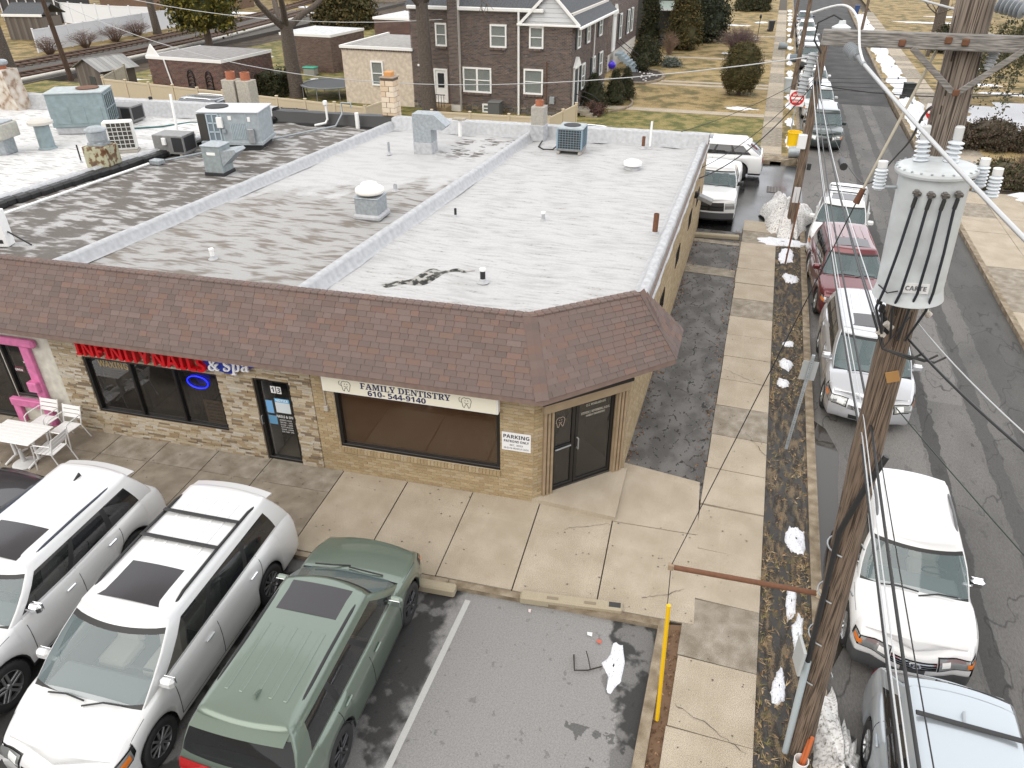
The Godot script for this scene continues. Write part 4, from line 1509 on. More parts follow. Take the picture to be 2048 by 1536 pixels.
func roof_things() -> void:
	var blue_grey := grainy(mat(0.38, 0.43, 0.46, 0.5), M.soft, 0.7)
	var teal := grainy(mat(0.27, 0.345, 0.37, 0.55), M.soft, 0.6)
	var grey := grainy(mat(0.24, 0.24, 0.24, 0.5), M.soft, 0.8)
	var dark := mat(0.02, 0.02, 0.022, 0.7)
	var coil := mat(0.05, 0.045, 0.04, 0.8)
	var o: Node3D
	var m: MB
	# condenser on sleepers over the dental office
	o = thing("condenser_unit", "square blue-grey condenser with wire guard on two timber sleepers", "condenser", rp(-6.63, -28.3), 0.03)
	for sx in [-0.38, 0.38]:
		put(bx(Vector3(sx, 0.05, 0), Vector3(0.1, 0.1, 1.0)), "sleeper", M.wood_grey, o)
	put_all(o, [[bx(Vector3(0, 0.14, 0), Vector3(0.9, 0.08, 0.9)), "base_pan", grey], [bx(Vector3(0, 0.5, 0), Vector3(0.82, 0.64, 0.82)), "coil", coil], [bx(Vector3(0, 0.86, 0), Vector3(0.92, 0.09, 0.92), 0.04), "top_cover", blue_grey]])
	m = MB.new()
	for s in 4:
		grille(m, Basis(Vector3.UP, s * PI / 2) * Vector3(-0.44, 0.18, 0.44), Basis(Vector3.UP, s * PI / 2), 0.88, 0.64, 9, 8, 0.01)
	for sx in [-1, 1]:
		for sz in [-1, 1]:
			m.bev(Vector3(0.43 * sx, 0.5, 0.43 * sz), Vector3(0.06, 0.66, 0.06), 0.01)
	put(m, "wire_guard", mat(0.2, 0.29, 0.36, 0.5), o)
	put(lt([V2(0.3, 0.905), V2(0.3, 0.92), V2(0.06, 0.93), V2(0, 0.93)], 24), "fan_grille", dark, o)
	one(tb([rp(-7.15, -28.4, 0.2), rp(-7.35, -28.2, 0.03), rp(-7.7, -28.1, 0.03), rp(-8.0, -28.5, 0.03), rp(-8.05, -29.2, 0.1)], 0.025), "refrigerant_line", dark, "black cable looping from the condenser to the short chimney", "cable")
	# mushroom vents
	o = thing("mushroom_vent", "low white domed vent on the pale dental roof", "vent", rp(-3.95, -26.4))
	put_all(o, [[lt([V2(0.26, 0), V2(0.22, 0.08), V2(0.22, 0.12)], 20), "curb", M.coat], [lt([V2(0.28, 0.12), V2(0.31, 0.14), V2(0.3, 0.22), V2(0.22, 0.27), V2(0, 0.29)], 24), "dome", M.white_metal]])
	o = thing("exhaust_fan", "white domed exhaust fan on a square galvanised curb", "fan", rp(-10.05, -18.35), 0.05)
	put_all(o, [[bx(Vector3(0, 0.06, 0), Vector3(0.8, 0.16, 0.8), 0.05), "roof_flange", M.coat], [bx(Vector3(0, 0.33, 0), Vector3(0.66, 0.5, 0.66), 0.01), "curb", M.galv], [bx(Vector3(0, 0.585, 0), Vector3(0.72, 0.03, 0.72)), "cap_plate", M.galv], [lt([V2(0.2, 0.6), V2(0.2, 0.68)], 20), "neck", dark], [lt([V2(0.22, 0.66), V2(0.36, 0.66), V2(0.4, 0.7), V2(0.39, 0.78), V2(0.34, 0.82), V2(0.24, 0.84), V2(0.22, 0.92), V2(0.1, 0.95), V2(0, 0.95)], 28, true), "dome", mat(0.8, 0.77, 0.72, 0.45)]])
	# duct with angled hood
	o = thing("roof_duct", "tall galvanised duct with an angled hood turned sideways", "duct", rp(-11.75, -26.2), 0.06)
	m = MB.new()
	m.prism(PackedVector2Array([V2(-0.36, 0), V2(0.3, 0), V2(0.3, 0.86), V2(0.72, 0.86), V2(0.86, 1.0), V2(0.42, 1.36), V2(-0.36, 1.36)]), Transform3D(Basis(), Vector3(0, 0, -0.3)), 0.6)
	put(m, "duct_body", M.galv, o)
	put(bx(Vector3(-0.03, 0.2, 0), Vector3(0.68, 0.4, 0.62), 0.01), "coated_foot", M.coat, o)
	m = MB.new()
	stroke([V2(-0.34, 0.9), V2(0.0, 1.34), V2(0.28, 0.9)], 0.012, Vector3(0, 0, 0.3), Basis(), 1.0, m)
	put(m, "seam", M.steel, o)
	# pipes and vents through the roofs
	for q in [["vent_pipe", "rusty brown vent pipe near the side edge of the dental roof", -2.15, -19.4, 0.07, 0.56, M.rusty], ["vent_pipe", "short rusty pipe by the rear parapet beside a white pipe", -4.1, -29.75, 0.06, 0.42, M.rusty], ["vent_pipe", "tall thin white pipe by the rear parapet", -3.85, -29.8, 0.04, 0.95, M.white], ["vent_pipe", "short dark pipe with white base near the long roof divider", -7.75, -19.0, 0.035, 0.26, dark], ["vent_pipe", "stubby capped pipe beside a dark roof patch", -5.3, -19.5, 0.05, 0.22, M.coat], ["vent_pipe", "dark pipe with white cap beside the torn roof seam", -5.39, -14.7, 0.06, 0.28, dark], ["vent_pipe", "thin grey pipe standing in front of the angled duct", -12.93, -25.4, 0.04, 0.42, M.galv], ["vent_pipe", "small white pipe stub behind the exhaust fan", -10.53, -20.9, 0.06, 0.22, M.coat], ["vent_pipe", "white capped stub on the dirty roof by the mansard", -12.1, -13.95, 0.05, 0.22, M.white], ["vent_pipe", "dark pipe standing by the bright rear parapet", -27.0, -29.4, 0.08, 0.62, dark], ["vent_pipe", "thin black rod on the bright roof near the rusty stack", -22.5, -20.5, 0.025, 0.6, dark]]:
		o = thing(q[0], q[1], "pipe", rp(q[2], q[3]), 0.0, "pipes through the roofs")
		put(lt([V2(q[4] * 2.4, 0), V2(q[4] * 1.5, 0.04), V2(q[4] * 1.05, 0.09)], 12), "flashing", M.coat, o)
		put(lt([V2(q[4], 0.02), V2(q[4], q[5]), V2(q[4] * 0.8, q[5]), V2(q[4] * 0.8, q[5] - 0.1)], 12), "pipe", q[6], o)
		if q[1].contains("cap"):
			put(lt([V2(q[4] * 1.2, q[5]), V2(q[4] * 1.2, q[5] + 0.05), V2(0, q[5] + 0.06)], 12), "cap", M.white, o)
	o = thing("flue_pipe", "white pipe with a flat cap plate at the white roof's rear parapet", "pipe", rp(-11.6, -29.3))
	put_all(o, [[lt([V2(0.07, 0), V2(0.07, 0.62), V2(0, 0.62)], 12), "pipe", M.white], [bx(Vector3(0, 0.66, 0), Vector3(0.5, 0.06, 0.3)), "cap_plate", grainy(mat(0.4, 0.36, 0.28, 0.8), M.soft, 1.0)]])
	# torn seam in the coating
	m = MB.new()
	var rows := []
	for k in 33:
		var f := k / 32.0
		var c := Vector3(lerpf(-7.5, -5.8, f), 0, lerpf(-13.8, -15.35, f) + 0.16 * sin(f * 7.0) + 0.05 * sin(f * 23.0))
		var wd := (0.1 * sin(f * PI) + 0.05 * sin(f * PI) * sin(f * 17.0) + 0.01) * (1.3 if f < 0.6 else 0.7)
		var row := PackedVector3Array()
		for j in 7:
			var d := (j - 3) / 3.0
			row.append(rp(c.x + 0.35 * d * wd * 2, c.z + d * wd * 2.2, 0.008 + 0.05 * sin(f * PI) * (1.0 - d * d) + 0.016 * sin(k * 5.1 + j * 3.3) * (1.0 - absf(d))))
		rows.append(row)
	m.grid(rows)
	one(m, "torn_roof_seam", tri(mat(0.42, 0.41, 0.4, 0.8), ntex(71, 0.012, Color(0.06, 0.06, 0.06), Color(1, 1, 1), 256, 5, [[0.4, Color(0.3, 0.3, 0.28)], [0.55, Color(0.9, 0.9, 0.88)]]), 1.2), "dark lifted seam torn open in the pale dental roof", "roof damage")
	# chimneys
	var cream := [Color(0.62, 0.5, 0.37), Color(0.66, 0.56, 0.44), Color(0.56, 0.43, 0.3)]
	o = thing("block_chimney", "tall cream block chimney with a terracotta pot at the rear parapet", "chimney", rp(-15.25, -30.55, -0.1))
	put(bx(Vector3(0, 0.95, 0), Vector3(0.52, 1.9, 0.52), 0.005), "mortar_core", mat(0.12, 0.09, 0.07, 0.9), o)
	for k in 9:
		for s in 4:
			var B := Basis(Vector3.UP, s * PI / 2)
			for j in 2:
				var w := [0.34, 0.2] if (k + s) % 2 else [0.2, 0.34]
				var x: float = -0.275 + w[0] / 2 if j == 0 else 0.275 - w[1] / 2
				var c: Color = cream[rng.randi() % 3]
				var bm := MB.new()
				bm.bev(B * Vector3(x, 0.11 + 0.2 * k, 0.27), Vector3(w[j] - 0.014, 0.186, 0.03), 0.005, B)
				put(bm, "block", [mat(0.62, 0.5, 0.37, 0.9), mat(0.66, 0.56, 0.44, 0.9), mat(0.57, 0.44, 0.31, 0.9)][rng.randi() % 3], o)
	put_all(o, [[bx(Vector3(0, 1.92, 0), Vector3(0.6, 0.05, 0.6)), "crown", mat(0.3, 0.25, 0.2, 0.9)], [bx(Vector3(0, 2.02, 0), Vector3(0.32, 0.2, 0.32), 0.02), "flue_liner", mat(0.55, 0.27, 0.1, 0.85)]])
	o = thing("rendered_chimney", "short grey rendered chimney with a terracotta pot beside the condenser", "chimney", rp(-8.35, -29.75))
	put_all(o, [[bx(Vector3(0, 0.62, 0), Vector3(0.5, 1.24, 0.5), 0.02), "stack", grainy(mat(0.42, 0.4, 0.36, 0.9), M.soft, 1.5)], [bx(Vector3(0, 0.3, 0), Vector3(0.54, 0.62, 0.54), 0.03), "coated_foot", M.coat]])
	var pp := put(pot(0.15, 0.2), "pot", M.terra, o)
	pp.position.y = 1.24
	o = thing("twin_chimney", "pair of rendered flue stacks with two terracotta pots at the rear parapet", "chimney", rp(-23.2, -31.0, -0.2))
	for sx in [-0.36, 0.36]:
		put(bx(Vector3(sx, 0.75, 0), Vector3(0.62, 1.5, 0.6), 0.02), "stack", grainy(mat(0.45, 0.42, 0.36, 0.9), M.soft, 1.4), o)
		pp = put(pot(0.2, 0.3), "pot", M.terra, o)
		pp.position = Vector3(sx, 1.5, 0)
	o = thing("broad_chimney", "broad flaking white chimney with a metal cap at the roof's far corner", "chimney", rp(-33.9, -28.0, -0.1))
	m = MB.new()
	m.prism(PackedVector2Array([V2(-0.85, 0), V2(0.85, 0), V2(0.55, 1.0), V2(0.5, 1.7), V2(-0.6, 1.7)]), Transform3D(Basis(), Vector3(0, 0, -0.4)), 0.8)
	put_all(o, [[m, "stack", tri(mat(0.6, 0.59, 0.56, 0.9), M.rust, 0.4)], [lt([V2(0.25, 1.7), V2(0.27, 1.85)], 16), "pot", M.terra], [lt([V2(0.3, 1.85), V2(0.36, 1.9), V2(0.36, 2.0), V2(0.3, 2.05), V2(0, 2.08)], 20), "metal_cap", M.galv]])
	# large rooftop unit
	o = thing("rooftop_unit", "large light blue rooftop air handler on a dark curb", "air conditioner", rp(-18.9, -24.7), 0.28)
	put_all(o, [[bx(Vector3(0, 0.1, 0), Vector3(1.9, 0.24, 1.3)), "curb", dark], [bx(Vector3(0, 0.28, 0), Vector3(2.2, 0.12, 1.55)), "base_rail", blue_grey], [bx(Vector3(0, 0.82, 0), Vector3(2.1, 0.98, 1.45), 0.01), "cabinet", blue_grey], [bx(Vector3(0, 1.33, 0), Vector3(2.2, 0.05, 1.55)), "top_cover", mat(0.5, 0.52, 0.54, 0.45)], [lt([V2(0.4, 1.355), V2(0.4, 1.385), V2(0.05, 1.4), V2(0, 1.4)], 24, false, Transform3D(Basis(), Vector3(-0.65, 0, -0.1))), "fan_grille", dark]])
	put(bx(Vector3(-0.95, 0.82, 0.735), Vector3(0.3, 0.9, 0.02)), "coil_panel", coil, o)
	put(bx(Vector3(-0.55, 0.82, 0.735), Vector3(0.4, 0.9, 0.02)), "coil_panel", mat(0.16, 0.2, 0.23, 0.6), o)
	m = MB.new()
	grille(m, Vector3(-0.75, 0.37, 0.75), Basis(), 0.4, 0.9, 2, 3, 0.04)
	for k in 9:
		m.box(Vector3(0.05 + 0.06 * k, 0.7, 0.735), Vector3(0.02, 0.55, 0.02))
	m.box(Vector3(0.62, 0.82, 0.73), Vector3(0.015, 0.96, 0.015))
	m.box(Vector3(-0.25, 0.82, 0.73), Vector3(0.02, 0.96, 0.015))
	put(m, "panel_ribs", mat(0.42, 0.5, 0.55, 0.5), o)
	put_all(o, [[bx(Vector3(-0.3, 1.0, 0.79), Vector3(0.2, 0.36, 0.12)), "switch_box", M.white], [bx(Vector3(-0.2, 0.7, 0.78), Vector3(0.12, 0.14, 0.1)), "meter_box", M.galv], [bx(Vector3(0.75, 0.55, 0.8), Vector3(0.22, 0.5, 0.1)), "gas_valve", M.steel], [bx(Vector3(0.05, 1.14, 0.735), Vector3(0.12, 0.14, 0.01)), "label_plate", M.white], [bx(Vector3(0.72, 1.1, 0.735), Vector3(0.1, 0.16, 0.01)), "label_plate", M.white]])
	# hood on the dark roof
	o = thing("intake_hood", "grey-green sheet metal intake box with a sloping hood on its side", "vent", rp(-16.95, -20.95), 0.1)
	put(bx(Vector3(-0.1, 0.05, 0), Vector3(0.7, 0.12, 0.7)), "curb", dark, o)
	put(bx(Vector3(-0.1, 0.5, 0), Vector3(0.64, 0.84, 0.64), 0.01), "box", grainy(mat(0.3, 0.35, 0.36, 0.55), M.soft, 0.8), o)
	m = MB.new()
	m.prism(PackedVector2Array([V2(0.22, 0.3), V2(0.78, 0.78), V2(0.72, 0.86), V2(0.22, 0.78)]), Transform3D(Basis(), Vector3(0, 0, -0.3)), 0.6)
	put_all(o, [[m, "hood", M.galv], [bx(Vector3(-0.1, 0.93, 0), Vector3(0.7, 0.04, 0.7)), "lid", M.galv], [bx(Vector3(-0.1, 0.7, 0.325), Vector3(0.3, 0.09, 0.006)), "sticker", M.white]])
	# condensers and split units
	for q in [[-20.35, -22.85, 1.15, 0.62, 0.8, "grey box condenser with an open dark side on the dark roof", 0.12], [-26.45, -27.1, 1.2, 0.6, 0.85, "small grey box condenser on the bright roof", 0.1]]:
		o = thing("box_condenser", q[5], "condenser", rp(q[0], q[1], 0.0), q[6], "grey box condensers")
		for sx in [-0.4, 0.4]:
			put(bx(Vector3(sx, 0.04, 0), Vector3(0.12, 0.08, 0.8)), "sleeper", M.wood_grey, o)
		put_all(o, [[bx(Vector3(0, 0.08 + q[3] / 2, 0), Vector3(q[2], q[3], q[4]), 0.01), "cabinet", grey], [bx(Vector3(q[2] * 0.3, 0.09 + q[3] / 2, q[4] / 2 + 0.004), Vector3(q[2] * 0.34, q[3] * 0.78, 0.01)), "coil", dark], [bx(Vector3(q[2] / 2 + 0.004, 0.09 + q[3] / 2, 0), Vector3(0.01, q[3] * 0.75, q[4] * 0.8)), "coil", dark], [bx(Vector3(-q[2] * 0.1, 0.2 + q[3] / 2, q[4] / 2 + 0.05), Vector3(0.14, 0.24, 0.09)), "switch_box", M.white]])
	o = thing("split_unit", "white split condenser with a square grille on the bright roof", "air conditioner", rp(-22.35, -22.4), 0.55)
	put_all(o, [[bx(Vector3(0, 0.58, 0), Vector3(0.95, 0.98, 0.4), 0.03), "cabinet", mat(0.7, 0.69, 0.65, 0.5)], [bx(Vector3(0.06, 0.6, 0.205), Vector3(0.78, 0.86, 0.01)), "coil", coil]])
	m = MB.new()
	grille(m, Vector3(-0.33, 0.17, 0.215), Basis(), 0.78, 0.86, 5, 6, 0.02)
	put(m, "grille", mat(0.6, 0.6, 0.58, 0.5), o)
	m = MB.new()
	for k in 3:
		m.tube([Vector3(-0.5, 0.5 - 0.06 * k, 0.1), Vector3(-0.62, 0.4, 0.2), Vector3(-0.6, 0.15, 0.4 + 0.05 * k), Vector3(-0.4, 0.04, 0.6 + 0.07 * k)], 0.025, 6)
	put(m, "hoses", dark, o)
	put(bx(Vector3(0, 0.045, 0), Vector3(1.0, 0.09, 0.5)), "stand", M.wood_grey, o)
	# big teal unit
	o = thing("package_unit", "tall weathered teal rooftop unit with louvred end", "air conditioner", rp(-26.55, -25.05, 0.1), 0.5)
	put_all(o, [[bx(Vector3(0, 0.05, 0), Vector3(1.9, 0.3, 1.3), 0.04), "curb", M.coat], [bx(Vector3(0, 0.78, 0), Vector3(2.0, 1.2, 1.4), 0.01), "cabinet", teal], [bx(Vector3(0, 1.4, 0), Vector3(2.08, 0.05, 1.48)), "top_cover", grainy(mat(0.4, 0.45, 0.46, 0.5), M.soft, 0.7)], [lt([V2(0.4, 1.42), V2(0.42, 1.46), V2(0.05, 1.47), V2(0, 1.47)], 24, false, Transform3D(Basis(), Vector3(0.3, 0, -0.2))), "fan_grille", M.rusty]])
	for q in [[-0.55, 0.5], [0.02, 0.5], [0.6, 0.5]]:
		put(bx(Vector3(q[0], 0.6, 0.705), Vector3(0.5, 0.6, 0.02)), "door_panel", teal, o)
	put(bx(Vector3(1.005, 0.78, 0), Vector3(0.01, 1.0, 1.1)), "coil", dark, o)
	m = MB.new()
	grille(m, Vector3(1.015, 0.25, 0.6), Basis(Vector3.UP, PI / 2), 1.2, 1.05, 5, 2, 0.05)
	put(m, "louvre_frame", teal, o)
	# rusty stack with turbine, tube vent, left-hand boxes
	o = thing("rusty_stack", "square rust-streaked metal stack topped by a galvanised ventilator", "vent", rp(-20.95, -20.0), 0.15)
	put_all(o, [[bx(Vector3(0, 0.4, 0), Vector3(0.8, 0.82, 0.7), 0.01), "casing", tri(mat(0.42, 0.4, 0.29, 0.8), ntex(73, 0.02, Color(0.36, 0.2, 0.1), Color(1, 1, 1), 256, 5, [[0.4, Color(0.6, 0.42, 0.3)], [0.52, Color(0.95, 0.97, 0.95)]]), 0.6)], [lt([V2(0.52, 0.0), V2(0.5, 0.08), V2(0.42, 0.1)], 4), "tar_base", dark], [bx(Vector3(0, 0.87, 0), Vector3(0.5, 0.12, 0.5)), "collar", M.galv], [lt([V2(0.28, 0.92), V2(0.3, 1.0), V2(0.3, 1.25), V2(0.34, 1.27), V2(0.33, 1.31), V2(0.2, 1.38), V2(0, 1.42)], 20), "ventilator", M.galv]])
	o = thing("tube_vent", "blue-grey cylinder vent with a flat round cap", "vent", rp(-25.45, -21.9))
	put_all(o, [[lt([V2(0.32, 0), V2(0.26, 0.06), V2(0.25, 0.8)], 20), "tube", teal], [lt([V2(0.3, 0.82), V2(0.42, 0.86), V2(0.42, 0.94), V2(0.3, 1.0), V2(0, 1.02)], 22), "cap", mat(0.5, 0.48, 0.44, 0.6)]])
	o = thing("hooded_vent", "dented square galvanised vent box with overhanging cap", "vent", rp(-26.2, -20.7), 0.2)
	put_all(o, [[bx(Vector3(0, 0.3, 0), Vector3(0.6, 0.6, 0.6), 0.02), "neck", M.galv], [bx(Vector3(0, 0.8, 0), Vector3(0.95, 0.5, 0.95), 0.03), "cap", grainy(mat(0.46, 0.45, 0.4, 0.6), M.soft, 1.0)], [bx(Vector3(0, 1.07, 0), Vector3(0.8, 0.06, 0.8), 0.02), "lid", M.galv]])
	o = thing("sign_cabinet", "white metal cabinet propped by a dark strut near the mansard", "cabinet", rp(-17.75, -13.05), 0.3)
	put_all(o, [[bx(Vector3(0, 0.45, 0), Vector3(0.55, 0.9, 0.3), 0.01), "case", M.white], [bx(Vector3(0.12, 0.14, 0.155), Vector3(0.12, 0.1, 0.01)), "hinge_plate", dark], [tb([Vector3(0.28, 0.35, 0), Vector3(0.8, 0.02, 0.05)], 0.02), "strut", dark]])
	# conduits, hose, antenna base
	one(tb([rp(-19.6, -13.4, 0.09), rp(-19.95, -20.9, 0.09)], 0.04), "roof_conduit", M.white, "long white conduit crossing the dark roof from front to rear", "conduit")
	one(tb([rp(-19.75, -21.5, 0.09), rp(-17.2, -29.0, 0.09), rp(-17.1, -29.5, 0.5), rp(-17.1, -29.5, 0.9), rp(-16.7, -29.6, 0.9), rp(-16.7, -29.6, 0.7)], 0.035), "roof_conduit", M.galv, "grey conduit running to the black rear parapet and turning up", "conduit")
	one(bx(rp(-19.85, -21.2, 0.1), Vector3(0.4, 0.14, 0.3)), "junction_box", M.galv, "flat galvanised junction box on the roof conduit", "junction box")
	one(tb([rp(-25.0, -25.9, 0.03), rp(-24.2, -26.6, 0.03), rp(-23.7, -27.8, 0.03), rp(-22.4, -28.2, 0.03), rp(-21.0, -27.6, 0.03)], 0.03), "garden_hose", mat(0.02, 0.12, 0.12, 0.5), "dark green hose lying across the bright roof", "hose")
	o = thing("antenna_mast", "white mast standing on a round dark base on the bright roof", "mast", rp(-22.3, -25.3))
	put_all(o, [[lt([V2(0.62, 0), V2(0.6, 0.04), V2(0.1, 0.07), V2(0, 0.07)], 24), "base", mat(0.12, 0.11, 0.1, 0.9)], [tb([Vector3(0, 0.05, 0), Vector3(-0.1, 1.5, -0.2)], 0.05), "mast", M.white]])
	o = thing("conduit_riser", "white conduit riser with a weather head at the black parapet", "conduit", rp(-17.8, -29.4))
	put_all(o, [[tb([Vector3(-0.3, 0.1, 0.5), Vector3(-0.05, 0.12, 0.1), Vector3(0, 0.25, 0), Vector3(0, 0.8, 0)], 0.045), "pipe", M.white], [bx(Vector3(0, 0.88, 0.03), Vector3(0.14, 0.18, 0.16), 0.03), "weather_head", M.white]])
	one(lt([V2(0.08, 0), V2(0.08, 0.6), V2(0.0, 0.6)], 12), "white_stub", M.white, "short thick white pipe against the black parapet", "pipe").position = rp(-16.3, -29.3)
	# lamp on the side wall
	o = thing("wall_floodlight", "grey floodlight on the buff side wall above the pickup truck", "floodlight", Vector3(-1.56, 2.4, -24.6))
	put_all(o, [[bx(Vector3(0.05, 0.1, 0), Vector3(0.12, 0.2, 0.16)), "bracket", dark], [bx(Vector3(0.35, 0.0, 0.05), Vector3(0.5, 0.14, 0.34), 0.02, Basis(Vector3.BACK, -0.35)), "housing", grey]])

class Car:
	var S: Dictionary
	var cols := []      # outline: Vector2(x, z) from the nose centre round the right side, the tail and back
	var len_ := []      # arc length along cols
	var rear_s := 0.0
	var wz := []        # wheel axles
	const PROF := [[0.0, 0.95, 0.05], [0.1, 0.985, 0.0], [0.3, 1.0, 0.0], [0.55, 1.0, 0.02], [0.74, 0.985, 0.05], [0.88, 0.955, 0.11], [0.96, 0.925, 0.17], [1.0, 0.885, 0.24]]

	func half(z: float) -> float:
		var L: float = S.L / 2
		var w := 1.0
		var d := L - z
		if d < S.rn:
			w = minf(w, S.nw + (1.0 - S.nw) * pow(1.0 - pow(1.0 - d / S.rn, 2.4), 1.0 / 2.4))
		d = z + L
		if d < S.rt:
			w = minf(w, S.tw + (1.0 - S.tw) * pow(1.0 - pow(1.0 - d / S.rt, 2.4), 1.0 / 2.4))
		return w * S.W / 2

	func top(z: float) -> float:
		var p: Array = S.top
		for k in p.size() - 1:
			if z >= p[k + 1][0]:
				var f := clampf((p[k][0] - z) / (p[k][0] - p[k + 1][0]), 0, 1)
				return lerpf(p[k][1], p[k + 1][1], f)
		return p[-1][1]

	func low(z: float) -> float:
		var y: float = S.gc
		for w in wz:
			var ar: float = S.wr + 0.065
			var d := absf(z - w)
			if d < ar:
				y = maxf(y, S.wr + sqrt(ar * ar - d * d) * 0.97)
		return y

	func setup() -> void:
		var L: float = S.L / 2
		wz = [L - S.fo, L - S.fo - S.wb]
		var r := []
		for k in 7:
			var x: float = half(L) * k / 6.0
			r.append(Vector2(x, L - S.bow * pow(k / 6.0, 2)))
		var zs := []
		for d in [0.02, 0.05, 0.1, 0.17, 0.26, 0.38, 0.5]:
			zs.append(L - S.bow - d)
		for w in wz:
			for k in 15:
				zs.append(w + (S.wr + 0.066) * cos(PI * k / 14.0))
		var z: float = L - S.bow - 0.62
		while z > -L + 0.4:
			var near := false
			for w in wz:
				if absf(z - w) < S.wr + 0.09:
					near = true
			if not near:
				zs.append(z)
			z -= 0.16
		for d in [0.01, 0.04, 0.08, 0.14, 0.22, 0.32]:
			zs.append(-L + S.bow2 + d)
		zs.sort()
		zs.reverse()
		for q in zs:
			r.append(Vector2(half(q), q))
		for k in 7:
			var x: float = half(-L) * (6 - k) / 6.0
			r.append(Vector2(x, -L + S.bow2 * pow((6 - k) / 6.0, 2)))
		cols = r.duplicate()
		for k in range(r.size() - 2, 0, -1):
			cols.append(Vector2(-r[k].x, r[k].y))
		cols.append(cols[0])
		var s := 0.0
		len_ = [0.0]
		for k in range(1, cols.size()):
			s += cols[k].distance_to(cols[k - 1])
			len_.append(s)
		rear_s = s / 2

	func at(c: Vector2, f: float) -> Vector3:  # point of the lower body over outline point c at height fraction f
		var k := 0
		while k < PROF.size() - 2 and PROF[k + 1][0] < f:
			k += 1
		var t: float = clampf((f - PROF[k][0]) / (PROF[k + 1][0] - PROF[k][0]), 0, 1)
		var w: float = lerpf(PROF[k][1], PROF[k + 1][1], t)
		var ins: float = lerpf(PROF[k][2], PROF[k + 1][2], t)
		var L: float = S.L / 2
		var nose := clampf((c.y - (L - 0.9)) / 0.9, 0, 1)
		var tail := clampf((-c.y - (L - 0.6)) / 0.6, 0, 1)
		var z: float = c.y - ins * S.ni * nose * nose + ins * S.ti * tail * tail
		var lo := low(c.y)
		return Vector3(c.x * w, lerpf(lo, maxf(top(c.y), lo + 0.08), f), z)

	func on(s: float) -> Vector2:
		s = fposmod(s, len_[-1])
		for k in cols.size() - 1:
			if s <= len_[k + 1]:
				return cols[k].lerp(cols[k + 1], (s - len_[k]) / maxf(len_[k + 1] - len_[k], 1e-6))
		return cols[0]

	func patch(s0: float, s1: float, f0: float, f1: float, off := 0.006, taper := 0.0, nx := 10, ny := 4) -> MB:
		var m := MB.new()
		var rows := []
		for y in ny + 1:
			var row := PackedVector3Array()
			for x in nx + 1:
				var u := x / float(nx)
				var s := lerpf(s0, s1, u)
				var tp := 1.0 - taper * u
				var f := lerpf(f0 if taper >= 0 else f0, f1, y / float(ny))
				var mid := (f0 + f1) / 2
				f = mid + (f - mid) * tp
				var p := at(on(s), f)
				var q := at(on(s + 0.01), f)
				var r := at(on(s), f + 0.01)
				var nn := (q - p).cross(r - p).normalized()
				row.append(p + nn * off)
			rows.append(row)
		m.grid(rows)
		return m

	func side(z: float, f: float, sg := 1.0, off := 0.0) -> Vector3:
		var p := at(Vector2(half(z), z), f)
		p.x += off
		p.x *= sg
		return p

	func seam(z0: float, f0: float, z1: float, f1: float, m: MB, r := 0.005) -> void:
		for sg in [-1.0, 1.0]:
			var pts := []
			for k in 7:
				var t := k / 6.0
				pts.append(side(lerpf(z0, z1, t), lerpf(f0, f1, t), sg, -0.001))
			m.tube(pts, r, 5)

	# cabin
	func gz(v: float) -> Array:
		var e := pow(v, 0.92)
		return [lerpf(S.zfb, S.zft, e), lerpf(S.zrb, S.zrt, v)]

	func cabin(v: float, y: float, shrink := 1.0, zs := 1.0) -> PackedVector3Array:
		var z: Array = gz(v)
		var zc: float = (S.zft + S.zrt) / 2.0
		var row := PackedVector3Array()
		var fr: Array = S.cut
		var right := []
		var xr: float = S.W / 2 * S.rw
		var wid := func(zz: float) -> float: return lerpf(half(clampf(zz, -S.L / 2 + 0.3, S.L / 2 - 0.6)) * 0.9, xr, v) + 0.035 * sin(PI * minf(v, 1.0))
		var xa: float = wid.call(z[0]) * 0.965
		for k in 6:
			var t := k / 6.0
			right.append(Vector2(xa * t, z[0] + S.wb2 * (1.0 - t * t)))
		right.append(Vector2(xa, z[0] - 0.01))
		for f in fr:
			var zz := lerpf(z[0] - 0.05, z[1] + 0.05, f)
			right.append(Vector2(wid.call(zz) * (1.0 if f > 0.01 and f < 0.99 else 0.992), zz))
		var xt: float = wid.call(z[1]) * 0.95
		right.append(Vector2(xt, z[1] + 0.01))
		for k in 7:
			var t := (6 - k) / 6.0
			if k > 0:
				right.append(Vector2(xt * t, z[1] - 0.07 * (1.0 - t * t)))
		for p in right:
			row.append(Vector3(p.x * shrink, y, zc + (p.y - zc) * zs))
		for k in range(right.size() - 2, -1, -1):
			var p: Vector2 = right[k]
			row.append(Vector3(-p.x * shrink, y, zc + (p.y - zc) * zs))
		return row

var wheels := {}

